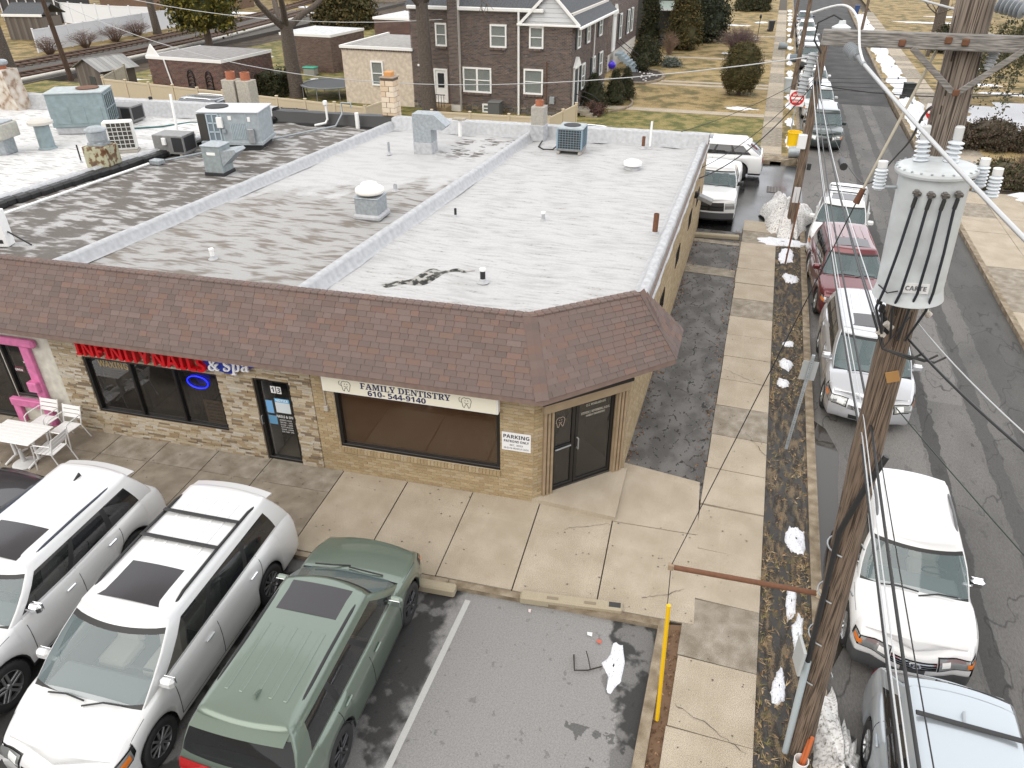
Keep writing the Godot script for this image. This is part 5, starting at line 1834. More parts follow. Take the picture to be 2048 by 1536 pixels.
func wheel_meshes(kind: String, r: float, w: float) -> Array:
	var key := "%s%.3f" % [kind, r]
	if wheels.has(key):
		return wheels[key]
	var X := Transform3D(Basis(Vector3.BACK, -PI / 2), Vector3.ZERO)   # lathe axis along x
	var ty := MB.new()
	var h := w / 2
	ty.lathe([V2(r * 0.62, -h * 0.8), V2(r * 0.8, -h), V2(r * 0.95, -h * 0.94), V2(r, -h * 0.7), V2(r, h * 0.7), V2(r * 0.95, h * 0.94), V2(r * 0.8, h), V2(r * 0.62, h * 0.8)], 32, X, true)
	var tread := MB.new()
	for k in 48:
		var a := TAU * k / 48
		tread.box(Vector3(0, cos(a) * r, sin(a) * r), Vector3(w * 0.8, 0.012, r * 0.07), Basis(Vector3.RIGHT, -a + PI) )
	var back := MB.new()
	back.lathe([V2(0.0, h * 0.35), V2(r * 0.6, h * 0.35), V2(r * 0.6, h * 0.3), V2(0, h * 0.3)], 24, X)
	var rim := MB.new()
	rim.lathe([V2(r * 0.6, h * 0.3), V2(r * 0.66, h * 0.82), V2(r * 0.62, h * 0.86), V2(r * 0.58, h * 0.4)], 32, X)
	rim.lathe([V2(0, h * 0.92), V2(r * 0.1, h * 0.92), V2(r * 0.15, h * 0.72), V2(r * 0.15, h * 0.4)].map(func(q): return V2(q.x, q.y)), 16, X)
	var n: int = {"five": 5, "ten": 10, "six": 6, "multi": 9}[kind]
	for k in n:
		var a := TAU * k / n
		var B := Basis(Vector3.RIGHT, a)
		var d: Vector3 = B * Vector3.UP
		var sp := [V2(0.0, 0)] if kind != "five" else [V2(-0.035, 0), V2(0.035, 0)]
		for q in sp:
			var c: Vector3 = B * Vector3(h * 0.72, r * 0.36, q.x)
			rim.bev(c, Vector3(h * 0.3, r * 0.54, r * (0.11 if kind != "six" else 0.17)), 0.008, B)
	wheels[key] = [ty.mesh(), rim.mesh(), back.mesh(), tread.mesh()]
	return wheels[key]

func car(called: String, label: String, category: String, at: Vector3, turn: float, spec: Dictionary, group := "") -> Node3D:
	var S := {"L": 4.65, "W": 1.84, "H": 1.68, "wb": 2.7, "fo": 0.92, "wr": 0.35, "gc": 0.24, "rn": 0.95, "nw": 0.66, "rt": 0.4, "tw": 0.86, "bow": 0.14, "bow2": 0.05, "ni": 1.0, "ti": 0.35,
		"top": [[2.33, 0.86], [2.1, 0.98], [1.2, 1.1], [0.0, 1.08], [-2.0, 1.14], [-2.33, 1.12]], "zfb": 1.15, "zft": 0.42, "zrt": -1.95, "zrb": -2.22, "rw": 0.73, "wb2": 0.13, "cut": [0.0, 0.05, 0.34, 0.38, 0.64, 0.68, 0.9, 1.0],
		"glass": [[1, 2], [3, 4], [5, 6]], "paint": Color(0.7, 0.7, 0.7), "metal": 0.0, "clad": true, "wheel": "five", "rim": M.steel, "tint": 0.85, "rails": 0, "roof": "", "inside": Color(0.2, 0.2, 0.2), "doors": [0.95, -0.15, -1.15], "fin": false, "chrome": false, "detail": true, "lamps": "suv", "trunk": false, "mirror": true, "bars": []}
	S.merge(spec, true)
	var C := Car.new()
	C.S = S
	C.setup()
	var o := thing(called, label, category, at, turn, group)
	var pc: Color = S.paint
	var paint := mat(pc.r, pc.g, pc.b, 0.32, S.metal, {"clearcoat_enabled": true, "clearcoat": 0.9, "clearcoat_roughness": 0.03})
	var black := mat(0.014, 0.014, 0.015, 0.5)
	var shine := mat(0.01, 0.01, 0.011, 0.12)
	# lower body
	var fs := [0.0, 0.1, 0.3, 0.55, 0.74, 0.88, 0.96, 1.0]
	var rows := []
	for f in fs:
		var row := PackedVector3Array()
		for c in C.cols:
			row.append(C.at(c, f))
		rows.append(row)
	var clad: int = 1 if S.clad else 0
	var body := MB.new()
	body.grid(rows, false, true, func(y, _x): return y >= clad)
	# bonnet and rear deck
	var top: PackedVector3Array = rows[-1]
	var n := C.cols.size() - 1
	var bon := []
	var deck := []
	for k in n / 2 + 1:
		var a: Vector3 = top[k]
		var b: Vector3 = top[(n - k) % n]
		var row := PackedVector3Array()
		for j in 13:
			var t := j / 12.0
			var p := b.lerp(a, t)
			var s := 1.0 - pow(2 * t - 1, 2)
			p.y += 0.05 * s * minf(1.0, absf(a.x) / 0.5)
			p.z += (0.07 * s if a.z > 0 and k < 9 else 0.0)
			row.append(p)
		if a.z > S.zfb - 0.06:
			bon.append(row)
		elif a.z < S.zrb + 0.15:
			deck.append(row)
	for q in [bon, deck]:
		if q.size() > 1:
			body.grid(q)
	# cabin frame and roof
	var yb := func(z: float) -> float: return C.top(z) - 0.01
	var vs := [0.0, 0.07, 0.3, 0.6, 0.85, 0.93, 1.0]
	var cab := []
	for v in vs:
		var r := C.cabin(v, 0.0)
		var ytop: float = S.H - 0.1
		for k in r.size():
			r[k].y = lerpf(yb.call(clampf(r[k].z, -S.L / 2, S.L / 2)), ytop, pow(v, 0.97))
		cab.append(r)
	for q in [[0.04, 0.975, 0.99], [0.075, 0.92, 0.97], [0.09, 0.8, 0.93], [0.1, 0.5, 0.8], [0.104, 0.2, 0.6], [0.105, 0.0, 0.5]]:
		cab.append(C.cabin(1.0, S.H - 0.1 + q[0], q[1], q[2]))
	var nc: int = cab[0].size()
	var nr: int = 7 + S.cut.size() + 1   # columns of the right half up to the rear corner
	var half_n: int = (nc - 1) / 2
	var is_glass := func(y: int, x: int) -> bool:
		if y < 1 or y > 3:
			return false
		var xx: int = x if x < half_n else nc - 2 - x
		if xx < 6 or xx >= nr - 1:
			return true
		for g in S.glass:
			if xx >= 7 + g[0] and xx < 7 + g[1]:
				return true
		return false
	var is_black := func(y: int, x: int) -> bool:  # dark pillars between side windows, dark foot of the windscreen
		var xx: int = x if x < half_n else nc - 2 - x
		if y == 0 and (xx < 6):
			return true
		if y >= 1 and y <= 3 and xx >= 8 and xx < nr - 3 and not is_glass.call(y, x):
			return true
		return (y == 4) and (xx < 6)
	body.grid(cab, false, false, func(y, x): return not is_glass.call(y, x) and not is_black.call(y, x))
	put(body, "body", paint, o)
	for q in [0, 4]:
		var trim := MB.new()
		var wrap := []
		for r in cab:
			wrap.append(r.slice(nc - 7) + r.slice(1, 7))
		trim.grid(wrap, false, false, func(y, _x): return y == q)
		put(trim, "windscreen_trim", black, o)
	for sd in 2:
		for k in S.glass.size() - 1:
			var pm := MB.new()
			pm.grid(cab, false, false, func(y, x):
				var xx: int = x if x < half_n else nc - 2 - x
				return y >= 1 and y <= 3 and (x < half_n) == (sd == 0) and xx >= 7 + S.glass[k][1] and xx < 7 + S.glass[k + 1][0])
			if pm.v.size():
				put(pm, "pillar", black, o)
	if clad:
		var trim := MB.new()
		trim.grid(rows, false, true, func(y, _x): return y < 1)
		put(trim, "lower_cladding", black, o)
	# glass
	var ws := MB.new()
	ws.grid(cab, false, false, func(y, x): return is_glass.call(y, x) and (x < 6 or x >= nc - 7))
	put(ws, "windscreen", pane_mat(0.2, 0.27, 0.285, 0.38), o)  # milky teal in the glass colour stands for the reflected sky
	var rwm := MB.new()
	rwm.grid(cab, false, false, func(y, x): return is_glass.call(y, x) and x >= nr - 1 and x < nc - nr)
	var tint := pane_mat(0.015, 0.016, 0.018, S.tint)
	put(rwm, "rear_window", tint, o)
	for sd in 2:
		for g in S.glass:
			var sw := MB.new()
			sw.grid(cab, false, false, func(y, x):
				if not is_glass.call(y, x) or (x < half_n) != (sd == 0):
					return false
				var xx: int = x if x < half_n else nc - 2 - x
				return xx >= 7 + g[0] and xx < 7 + g[1])
			put(sw, "side_window", tint if g != S.glass[0] else pane_mat(0.02, 0.022, 0.022, minf(S.tint, 0.72)), o)
	# inside
	var ic: Color = S.inside
	var im := mat(ic.r, ic.g, ic.b, 0.85)
	var dk := mat(0.02, 0.02, 0.021, 0.9)
	var fl := MB.new()
	fl.box(Vector3(0, S.gc + 0.08, 0), Vector3(S.W * 0.86, 0.1, S.L * 0.9))  # black floor box, added to stop light from below
	fl.box(Vector3(0, 0.55, S.zfb + 0.35), Vector3(S.W * 0.8, 0.5, 0.06))
	fl.box(Vector3(0, 0.55, S.zrb + 0.25), Vector3(S.W * 0.8, 0.5, 0.05))
	for sg in [-1.0, 1.0]:
		fl.box(Vector3(sg * S.W * 0.415, 0.72, (S.zfb + S.zrb) / 2), Vector3(0.03, 0.56, S.zfb - S.zrb - 0.3))
	put(fl, "dark_floor_box", dk, o)
	var dash := MB.new()
	dash.bev(Vector3(0, C.top(S.zfb) - 0.1, S.zfb - 0.22), Vector3(S.W * 0.78, 0.16, 0.62), 0.06)
	put(dash, "dashboard", mat(0.1, 0.12, 0.125, 0.75), o)
	for q in [[0.38, S.zfb - 1.05], [-0.38, S.zfb - 1.05], [0.38, S.zfb - 1.95], [-0.38, S.zfb - 1.95]]:
		if q[1] < S.zrb + 0.4:
			continue
		var se := MB.new()
		se.bev(Vector3(q[0], 0.62, q[1]), Vector3(0.5, 0.16, 0.5), 0.05)
		se.bev(Vector3(q[0], 0.95, q[1] - 0.3), Vector3(0.48, 0.62, 0.14), 0.06, Basis(Vector3.RIGHT, -0.2))
		se.bev(Vector3(q[0], 1.32, q[1] - 0.4), Vector3(0.26, 0.17, 0.1), 0.04, Basis(Vector3.RIGHT, -0.2))
		put(se, "seat", im, o)
	var sw2 := MB.new()
	var ring := []
	for k in 17:
		ring.append(Vector3(0.38, C.top(S.zfb) - 0.02, S.zfb - 0.62) + Basis(Vector3.RIGHT, -1.0) * Vector3(0.18 * cos(TAU * k / 16), 0, 0.18 * sin(TAU * k / 16)))
	sw2.tube(ring, 0.014, 6, false)
	put(sw2, "steering_wheel", dk, o)
	# wheels
	var wm := wheel_meshes(S.wheel, S.wr, 0.225)
	for z in C.wz:
		for sg in [-1.0, 1.0]:
			var w := put(wm[0], "wheel", M.rubber, o)
			w.position = Vector3(sg * (S.W / 2 - 0.135), S.wr, z)
			if sg < 0:
				w.rotation.y = PI
			put(wm[1], "rim", S.rim, w)
			put(wm[2], "dark_wheel_backing", dk, w)  # plain dark disc as background to the spokes
			put(wm[3], "tread", M.rubber, w)
	var well := MB.new()
	for z in C.wz:
		well.box(Vector3(0, S.wr + 0.15, z), Vector3(S.W - 0.62, 0.6, 0.85))
	put(well, "wheel_well", dk, o)
	# lamps and face
	var lamp := mat(0.3, 0.31, 0.31, 0.1, 0.5, {"clearcoat_enabled": true, "clearcoat": 1.0, "clearcoat_roughness": 0.02})
	var redl := mat(0.4, 0.008, 0.01, 0.12)
	var amber := mat(0.6, 0.16, 0.02, 0.2)
	var hw: float = C.half(S.L / 2)
	var rs: float = C.rear_s
	match S.lamps:
		"van":
			for sg in [-1.0, 1.0]:
				var a := 0.0 if sg > 0 else 1.0
				var hl := put(C.patch(sg * hw * 0.72, sg * (hw + 0.62), 0.56 + 0.38 * a, 0.94 - 0.38 * a, 0.006, 0.35), "headlight", shine, o)
				put(C.patch(sg * hw * 0.76, sg * (hw + 0.56), 0.6 + 0.3 * a, 0.9 - 0.3 * a, 0.011, 0.35), "lens", lamp, hl)
				put(C.patch(sg * hw * 0.82, sg * hw * 1.05, 0.65 + 0.2 * a, 0.85 - 0.2 * a, 0.016), "reflector", mat(0.72, 0.73, 0.72, 0.1), hl)
				put(C.patch(sg * (hw + 0.32), sg * (hw + 0.52), 0.68 + 0.12 * a, 0.8 - 0.12 * a, 0.016), "indicator", amber, hl)
				put(C.patch(rs - sg * (hw * 0.7) - 0.0, rs - sg * (hw * 0.7 + 0.42), 0.5, 0.98, 0.008) if sg < 0 else C.patch(rs - (hw * 0.7 + 0.42), rs - hw * 0.7, 0.5, 0.98, 0.008), "tail_light", redl, o)
			put(C.patch(-hw * 0.68, hw * 0.68, 0.55, 0.72, 0.006), "grille", shine, o)
			for f in [0.575, 0.61, 0.645, 0.68]:
				put(C.patch(-hw * 0.68, hw * 0.68, f, f + 0.014, 0.014), "grille_bar", M.chrome, o)
			put(C.patch(-hw * 0.6, hw * 0.6, 0.1, 0.3, 0.006), "lower_grille", black, o)
		"truck":
			for sg in [-1.0, 1.0]:
				put(C.patch(hw * 0.7, hw + 0.18, 0.6, 0.88, 0.008) if sg > 0 else C.patch(-(hw + 0.18), -hw * 0.7, 0.6, 0.88, 0.008), "headlight", lamp, o)
			put(C.patch(-hw * 0.66, hw * 0.66, 0.5, 0.92, 0.008), "grille", black, o)
			put(C.patch(-hw * 0.62, hw * 0.62, 0.69, 0.74, 0.02), "grille_bar", shine, o)
			put(C.patch(-0.04, 0.04, 0.52, 0.9, 0.02), "grille_bar", shine, o)
			put(C.patch(-hw - 0.1, hw + 0.1, 0.1, 0.42, 0.02), "bumper", mat(0.06, 0.06, 0.065, 0.6), o)
		_:
			for sg in [-1.0, 1.0]:
				var a := 0.0 if sg > 0 else 1.0
				var hl := put(C.patch(sg * hw * 0.6, sg * (hw + 0.46), 0.56 + 0.36 * a, 0.92 - 0.36 * a, 0.006, 0.45), "headlight", shine, o)
				put(C.patch(sg * hw * 0.64, sg * (hw + 0.4), 0.59 + 0.3 * a, 0.89 - 0.3 * a, 0.011, 0.45), "lens", lamp, hl)
				put(C.patch(sg * hw * 0.7, sg * hw * 0.92, 0.67 + 0.14 * a, 0.81 - 0.14 * a, 0.016), "reflector", mat(0.72, 0.73, 0.72, 0.1), hl)
				put(C.patch(sg * (hw + 0.2), sg * (hw + 0.38), 0.68 + 0.1 * a, 0.78 - 0.1 * a, 0.016), "indicator", amber, hl)
				put(C.patch(rs - (hw * 0.62 + 0.5), rs - hw * 0.62, 0.66, 0.9, 0.008) if sg > 0 else C.patch(rs + hw * 0.62, rs + hw * 0.62 + 0.5, 0.66, 0.9, 0.008), "tail_light", redl, o)
			put(C.patch(-hw * 0.58, hw * 0.58, 0.58, 0.8, 0.006), "grille", shine, o)
			put(C.patch(-hw * 0.7, hw * 0.7, 0.12, 0.36, 0.006), "lower_grille", black, o)
			if S.chrome:
				for f in [0.62, 0.68, 0.74]:
					put(C.patch(-hw * 0.56, hw * 0.56, f, f + 0.025, 0.014), "grille_bar", M.chrome, o)
	put(C.patch(rs - hw * 0.8, rs + hw * 0.8, 0.08, 0.3, 0.008), "rear_bumper", black, o)
	if S.has("dark_nose"):
		var dn := mat(0.06, 0.062, 0.065, 0.6)
		put(C.patch(-hw - 0.55, hw + 0.55, 0.04, 0.46, 0.022, 0.0, 48), "front_bumper", dn, o)
		put(C.patch(-hw * 0.3, hw * 0.3, 0.36, 0.6, 0.022), "bumper_centre", dn, o)
		put(C.patch(-hw * 0.55, hw * 0.55, 0.14, 0.3, 0.028), "air_intake", shine, o)
	if not S.detail:
		return o
	# seams, handles, mirrors, wipers
	var sm := MB.new()
	var zd: Array = S.doors
	for z in zd:
		C.seam(z, 0.14, z - 0.05, 0.99, sm, 0.007)
	C.seam(zd[0], 0.14, zd[-1], 0.14, sm)
	C.seam(S.zfb + 0.05, 0.9, S.L / 2 - 0.55, 0.9, sm, 0.004)
	put(sm, "door_gaps", dk, o)
	for k in zd.size() - 1:
		for sg in [-1.0, 1.0]:
			var p := C.side(zd[k + 1] + 0.2, 0.8, sg, 0.02)
			put(bx(p, Vector3(0.035, 0.035, 0.2), 0.014), "door_handle", M.chrome if S.chrome else paint, o)
	if S.mirror:
		for sg in [-1.0, 1.0]:
			var p := C.side(S.zfb - 0.42, 1.0, sg, 0.14)
			var mm := MB.new()
			mm.bev(p + Vector3(0, 0.08, 0), Vector3(0.22, 0.17, 0.12), 0.045)
			mm.bev(p + Vector3(-0.12 * sg, 0.01, 0), Vector3(0.16, 0.05, 0.07), 0.015)
			var mo := put(mm, "mirror", M.chrome if S.chrome and S.lamps == "suv" and pc.r > 0.5 else (black if S.get("black_mirror", false) else paint), o)
			put(bx(p + Vector3(0, 0.08, -0.061), Vector3(0.18, 0.13, 0.008)), "mirror_glass", M.chrome, mo)
	var wp := MB.new()
	for q in [[-0.55, 0.05], [0.05, 0.62]]:
		var za: float = S.zfb + S.wb2
		wp.tube([Vector3(q[0], C.top(S.zfb) + 0.045, za - 0.0 - 0.25 * q[0] * q[0]), Vector3((q[0] + q[1]) / 2, C.top(S.zfb) + 0.085, za - 0.09), Vector3(q[1], C.top(S.zfb) + 0.075, za - 0.06 - 0.15 * q[1] * q[1])], 0.013, 5)
	put(wp, "wipers", black, o)
	if S.roof.contains("sun"):
		var sz: float = S.get("sun_z", S.zft - 0.5)
		var sr := MB.new()
		var rr := []
		for y in 5:
			var row := PackedVector3Array()
			for x in 7:
				var px: float = (x / 6.0 - 0.5) * S.W * 0.52
				var pz: float = sz - 0.4 * (y / 4.0 - 0.5) * 2 * S.get("sun_l", 0.9)
				row.append(Vector3(px, S.H + 0.012 - 0.035 * pow(px / (S.W * 0.35), 2), pz))
			rr.append(row)
		sr.grid(rr)
		put(sr, "sunroof", mat(0.025, 0.022, 0.025, 0.1), o)
	if S.roof.contains("rib"):
		var rb := MB.new()
		for x in [-0.42, -0.21, 0.0, 0.21, 0.42]:
			var z0: float = S.get("rib0", S.zft - 0.9)
			rb.bev(Vector3(x, S.H + 0.004 - 0.03 * x * x, (z0 + S.zrt + 0.35) / 2), Vector3(0.06, 0.02, z0 - S.zrt - 0.35), 0.008)
		put(rb, "roof_ribs", paint, o)
	if S.rails > 0:
		for sg in [-1.0, 1.0]:
			var xr: float = S.W / 2 * S.rw * 0.9 * sg
			var h := 0.05 if S.rails == 2 else 0.015
			var y: float = S.H - 0.045
			put(tb([Vector3(xr, y, S.zft - 0.3), Vector3(xr, y + h, S.zft - 0.5), Vector3(xr, y + h + 0.01, (S.zft + S.zrt) / 2), Vector3(xr, y + h - 0.01, S.zrt + 0.5), Vector3(xr, y - 0.02, S.zrt + 0.25)], 0.024, 8), "roof_rail", S.get("rail_mat", black), o)
	for z in S.bars:
		var xr: float = S.W / 2 * S.rw * 0.92
		put(bx(Vector3(0, S.H + 0.04, z), Vector3(xr * 2, 0.03, 0.075), 0.012), "roof_bar", black, o)
	if S.fin:
		var fn := MB.new()
		fn.prism(PackedVector2Array([V2(-0.11, 0), V2(0.1, 0), V2(0.03, 0.03), V2(-0.09, 0.085)]), Transform3D(Basis(Vector3.UP, -PI / 2) , Vector3(-0.014, S.H - 0.012, S.zrt + 0.4)), 0.028)
		put(fn, "antenna_fin", paint if S.get("fin_paint", true) else black, o)
	if S.get("spoiler", true):
		var spm := MB.new()
		var rr := []
		for y in 4:
			var row := PackedVector3Array()
			for x in 11:
				var t := x / 10.0 * 2 - 1
				var e := y / 3.0
				row.append(Vector3(t * S.W * 0.5 * S.rw * 0.96, S.H - 0.03 - 0.04 * t * t - 0.05 * e, S.zrt + 0.1 - 0.26 * e - 0.05 * (1 - t * t)))
			rr.append(row)
		spm.grid(rr)
		var r2 := []
		for x in 11:
			var q: Vector3 = rr[3][x]
			r2.append(q)
		var lowr := PackedVector3Array()
		for q in r2:
			lowr.append(q + Vector3(0, -0.035, 0.03))
		spm.grid([rr[3], lowr])
		put(spm, "rear_spoiler", paint, o)
	var pl := C.patch(rs - 0.16, rs + 0.16, 0.42, 0.56, 0.012)
	put(pl, "number_plate", mat(0.55, 0.56, 0.6, 0.5), o)
	return o

func cars() -> void:
	var white := Color(0.62, 0.625, 0.63)
	var silver := Color(0.5, 0.53, 0.56)
	var alloy := mat(0.5, 0.51, 0.52, 0.3, 0.8)
	var dark_alloy := mat(0.06, 0.06, 0.065, 0.3, 0.6)
	var n := AL
	# parking lot
	car("parked_van", "white minivan with black roof bars and a sunroof, parked nose out before the nail shop", "minivan", Vector3(-7.63, -0.1, -5.92), n, {"L": 5.1, "W": 1.99, "H": 1.77, "wb": 3.03, "fo": 0.98, "wr": 0.345, "rn": 1.1, "nw": 0.72, "top": [[2.55, 0.72], [2.3, 0.86], [1.65, 1.05], [1.2, 1.1], [-2.1, 1.17], [-2.55, 1.14]], "zfb": 1.62, "zft": 0.62, "zrt": -2.15, "zrb": -2.44, "rw": 0.76, "cut": [0.0, 0.1, 0.33, 0.36, 0.63, 0.66, 0.9, 1.0], "paint": white, "clad": false, "wheel": "ten", "rim": mat(0.28, 0.28, 0.29, 0.3, 0.8), "rails": 2, "roof": "sun rib", "sun_z": 0.12, "rib0": -0.55, "bars": [-0.75, -1.35], "lamps": "van", "inside": Color(0.5, 0.47, 0.42), "doors": [1.1, 0.0, -1.25], "fin": false, "chrome": true})
	car("parked_suv", "white SUV with slim roof rails and sunroof, parked nose out beside the white minivan", "SUV", Vector3(-10.35, -0.1, -5.9), n, {"L": 4.82, "W": 1.94, "H": 1.76, "wb": 2.92, "fo": 0.88, "wr": 0.385, "gc": 0.3, "paint": white, "wheel": "five", "rim": mat(0.3, 0.3, 0.31, 0.3, 0.8), "rails": 1, "rail_mat": mat(0.02, 0.03, 0.05, 0.2), "roof": "sun", "sun_z": 0.0, "fin": true, "fin_paint": false, "chrome": true, "top": [[2.41, 0.92], [2.2, 1.05], [1.2, 1.17], [0.0, 1.14], [-2.0, 1.2], [-2.41, 1.16]], "rw": 0.74, "tint": 0.93})
	car("parked_suv", "sage green SUV with grooved roof, parked nose in next to the empty space", "SUV", Vector3(-5.07, -0.1, -6.3), n + PI, {"paint": Color(0.14, 0.18, 0.145), "metal": 0.45, "wheel": "five", "rim": dark_alloy, "rails": 1, "roof": "sun rib", "sun_z": 0.05, "sun_l": 0.7, "rib0": -0.5, "fin": true, "inside": Color(0.25, 0.16, 0.1), "W": 1.86, "wr": 0.36, "H": 1.69})
	car("parked_car", "black car whose front corner shows beside the white SUV with roof rails", "car", Vector3(-12.95, -0.1, -6.1), n + PI, {"H": 1.45, "L": 4.7, "paint": Color(0.025, 0.025, 0.028), "metal": 0.3, "clad": false, "top": [[2.35, 0.66], [2.0, 0.86], [0.9, 0.96], [0.0, 0.95], [-1.8, 1.02], [-2.35, 0.98]], "zfb": 0.95, "zft": 0.1, "zrt": -1.0, "zrb": -1.75, "spoiler": false})
	# along the kerb
	var kia := car("street_suv", "white compact SUV with grey lower cladding, parked at the kerb beside the leaning pole", "SUV", Vector3(3.6, -0.12, -10.72), -0.02, {"L": 3.95, "W": 1.84, "H": 1.68, "wb": 2.45, "fo": 0.8, "wr": 0.34, "paint": white, "wheel": "five", "rim": alloy, "rails": 2, "rib0": -0.2, "roof": "rib", "chrome": true, "dark_nose": true, "black_mirror": true, "inside": Color(0.45, 0.44, 0.4), "tint": 0.8, "top": [[1.97, 0.78], [1.75, 0.91], [0.9, 1.06], [0.0, 1.06], [-1.7, 1.1], [-1.97, 1.08]], "zfb": 0.82, "zft": 0.14, "zrt": -1.5, "zrb": -1.82, "nw": 0.62, "doors": [0.7, -0.3, -1.1], "rail_mat": mat(0.1, 0.1, 0.105, 0.4)}, "cars parked along the kerb")
	var em := MB.new()
	var el := PackedVector2Array()
	for k in 20:
		el.append(Vector2(0.085 * cos(TAU * k / 20), 0.042 * sin(TAU * k / 20)))
	var eb := Transform3D(Basis(Vector3.RIGHT, -0.35), Vector3(0, 0.67, 1.985))
	em.prism(el, eb, 0.03)
	var badge := put(em, "badge", M.chrome, kia)
	write("KIA", 0.05, 0.006, eb * Vector3(0, 0, 0.032), eb.basis, M.black, badge, "lettering", false, true, 0.12)
	car("street_crossover", "light blue-silver crossover with two black roof bars beside the dirty snow heap", "car", Vector3(3.7, -0.12, -6.1), -0.03, {"L": 4.5, "W": 1.82, "H": 1.56, "wb": 2.63, "fo": 0.9, "wr": 0.33, "gc": 0.2, "paint": Color(0.38, 0.42, 0.455), "metal": 0.4, "clad": false, "wheel": "ten", "rim": alloy, "rails": 0, "bars": [-0.1, -1.0], "fin": true, "top": [[2.25, 0.72], [2.0, 0.86], [1.1, 0.98], [0.0, 0.97], [-1.9, 1.05], [-2.25, 1.0]], "zfb": 1.1, "zft": 0.3, "zrt": -1.5, "zrb": -2.12, "rw": 0.72}, "cars parked along the kerb")
	car("street_van", "silver minivan parked at the kerb behind the grey back of a street sign", "minivan", Vector3(3.55, -0.12, -18.45), 0.0, {"L": 4.8, "W": 1.98, "H": 1.75, "wb": 2.9, "fo": 0.92, "wr": 0.34, "rn": 1.1, "nw": 0.72, "top": [[2.4, 0.72], [2.15, 0.86], [1.55, 1.05], [1.1, 1.1], [-2.0, 1.16], [-2.4, 1.14]], "zfb": 1.5, "zft": 0.5, "zrt": -1.98, "zrb": -2.28, "rw": 0.76, "cut": [0.0, 0.1, 0.33, 0.36, 0.63, 0.66, 0.9, 1.0], "paint": Color(0.48, 0.49, 0.52), "metal": 0.45, "clad": false, "wheel": "ten", "rim": alloy, "roof": "sun rib", "sun_z": 0.0, "rib0": -0.6, "lamps": "van", "doors": [1.1, 0.0, -1.25], "inside": Color(0.3, 0.3, 0.29)}, "cars parked along the kerb")
	car("street_suv", "dark red SUV with a roof rack, parked between the silver minivan and a white SUV", "SUV", Vector3(3.42, -0.12, -24.0), 0.05, {"L": 4.8, "W": 1.93, "H": 1.76, "wb": 2.9, "fo": 0.9, "wr": 0.37, "paint": Color(0.12, 0.018, 0.024), "metal": 0.4, "wheel": "five", "rim": alloy, "rails": 1, "rail_mat": mat(0.15, 0.03, 0.035, 0.3), "roof": "sun rib", "chrome": true, "tint": 0.85}, "cars parked along the kerb")
	car("street_suv", "white SUV with roof rails and crossbars at the corner of the wet alley", "SUV", Vector3(3.5, -0.12, -28.75), -0.12, {"L": 4.75, "W": 1.88, "H": 1.75, "wb": 2.74, "wr": 0.355, "paint": white, "wheel": "five", "rim": alloy, "rails": 2, "bars": [-0.6, -1.3], "roof": "sun", "rail_mat": M.steel}, "cars parked along the kerb")
	car("street_truck", "dark green van parked beside the yellow bin", "van", Vector3(3.45, -0.12, -44.9), 0.0, {"L": 4.8, "W": 1.92, "H": 1.78, "wb": 2.9, "paint": Color(0.03, 0.045, 0.045), "metal": 0.4, "wheel": "ten", "rim": alloy, "clad": true, "tint": 0.7, "rails": 2}, "cars parked along the kerb")
	var more := [["street_suv", "silver SUV, next along the kerb beyond the dark green van", -52.2, Color(0.45, 0.47, 0.48), 1.7], ["street_car", "white car with a dusting of snow on the verge beside it", -61.0, Color(0.75, 0.76, 0.77), 1.5], ["street_suv", "charcoal SUV parked beyond the white car on the far kerb", -71.5, Color(0.06, 0.065, 0.07), 1.7], ["street_car", "grey car parked just beyond the charcoal SUV", -77.6, Color(0.2, 0.22, 0.24), 1.48], ["street_car", "pale silver car parked in the far row by the third pole", -85.5, Color(0.6, 0.61, 0.63), 1.48], ["street_car", "white car at the end of the far row", -93.5, Color(0.75, 0.76, 0.77), 1.5], ["street_car", "dark blue car far up the street", -103.5, Color(0.04, 0.05, 0.08), 1.5]]
	for q in more:
		var low: bool = q[4] < 1.6
		car(q[0], q[1], "car" if low else "SUV", Vector3(3.4, -0.12, q[2]), 0.0, {"paint": q[3], "metal": 0.3, "H": q[4], "detail": true, "wheel": "five", "spoiler": not low, "tint": 0.75, "top": [[2.33, 0.7], [2.0, 0.86], [1.0, 0.97], [-1.9, 1.02], [-2.33, 0.98]] if low else [[2.33, 0.86], [2.1, 0.98], [1.2, 1.1], [0.0, 1.08], [-2.0, 1.14], [-2.33, 1.12]], "zrt": -1.0 if low else -1.95, "zrb": -1.8 if low else -2.22, "clad": not low}, "cars parked along the kerb")
	# behind the shops
	car("alley_suv", "white SUV with black wheel arches parked across the wet alley", "SUV", Vector3(-1.9, -0.125, -37.0), -PI / 2, {"L": 4.95, "W": 1.97, "H": 1.7, "zrt": -1.62, "zrb": -2.32, "zft": 0.35, "wb": 2.93, "fo": 0.95, "wr": 0.39, "gc": 0.28, "paint": white, "wheel": "ten", "rim": mat(0.35, 0.35, 0.36, 0.25, 0.9), "roof": "sun", "sun_z": 0.3, "rw": 0.72, "tint": 0.85})
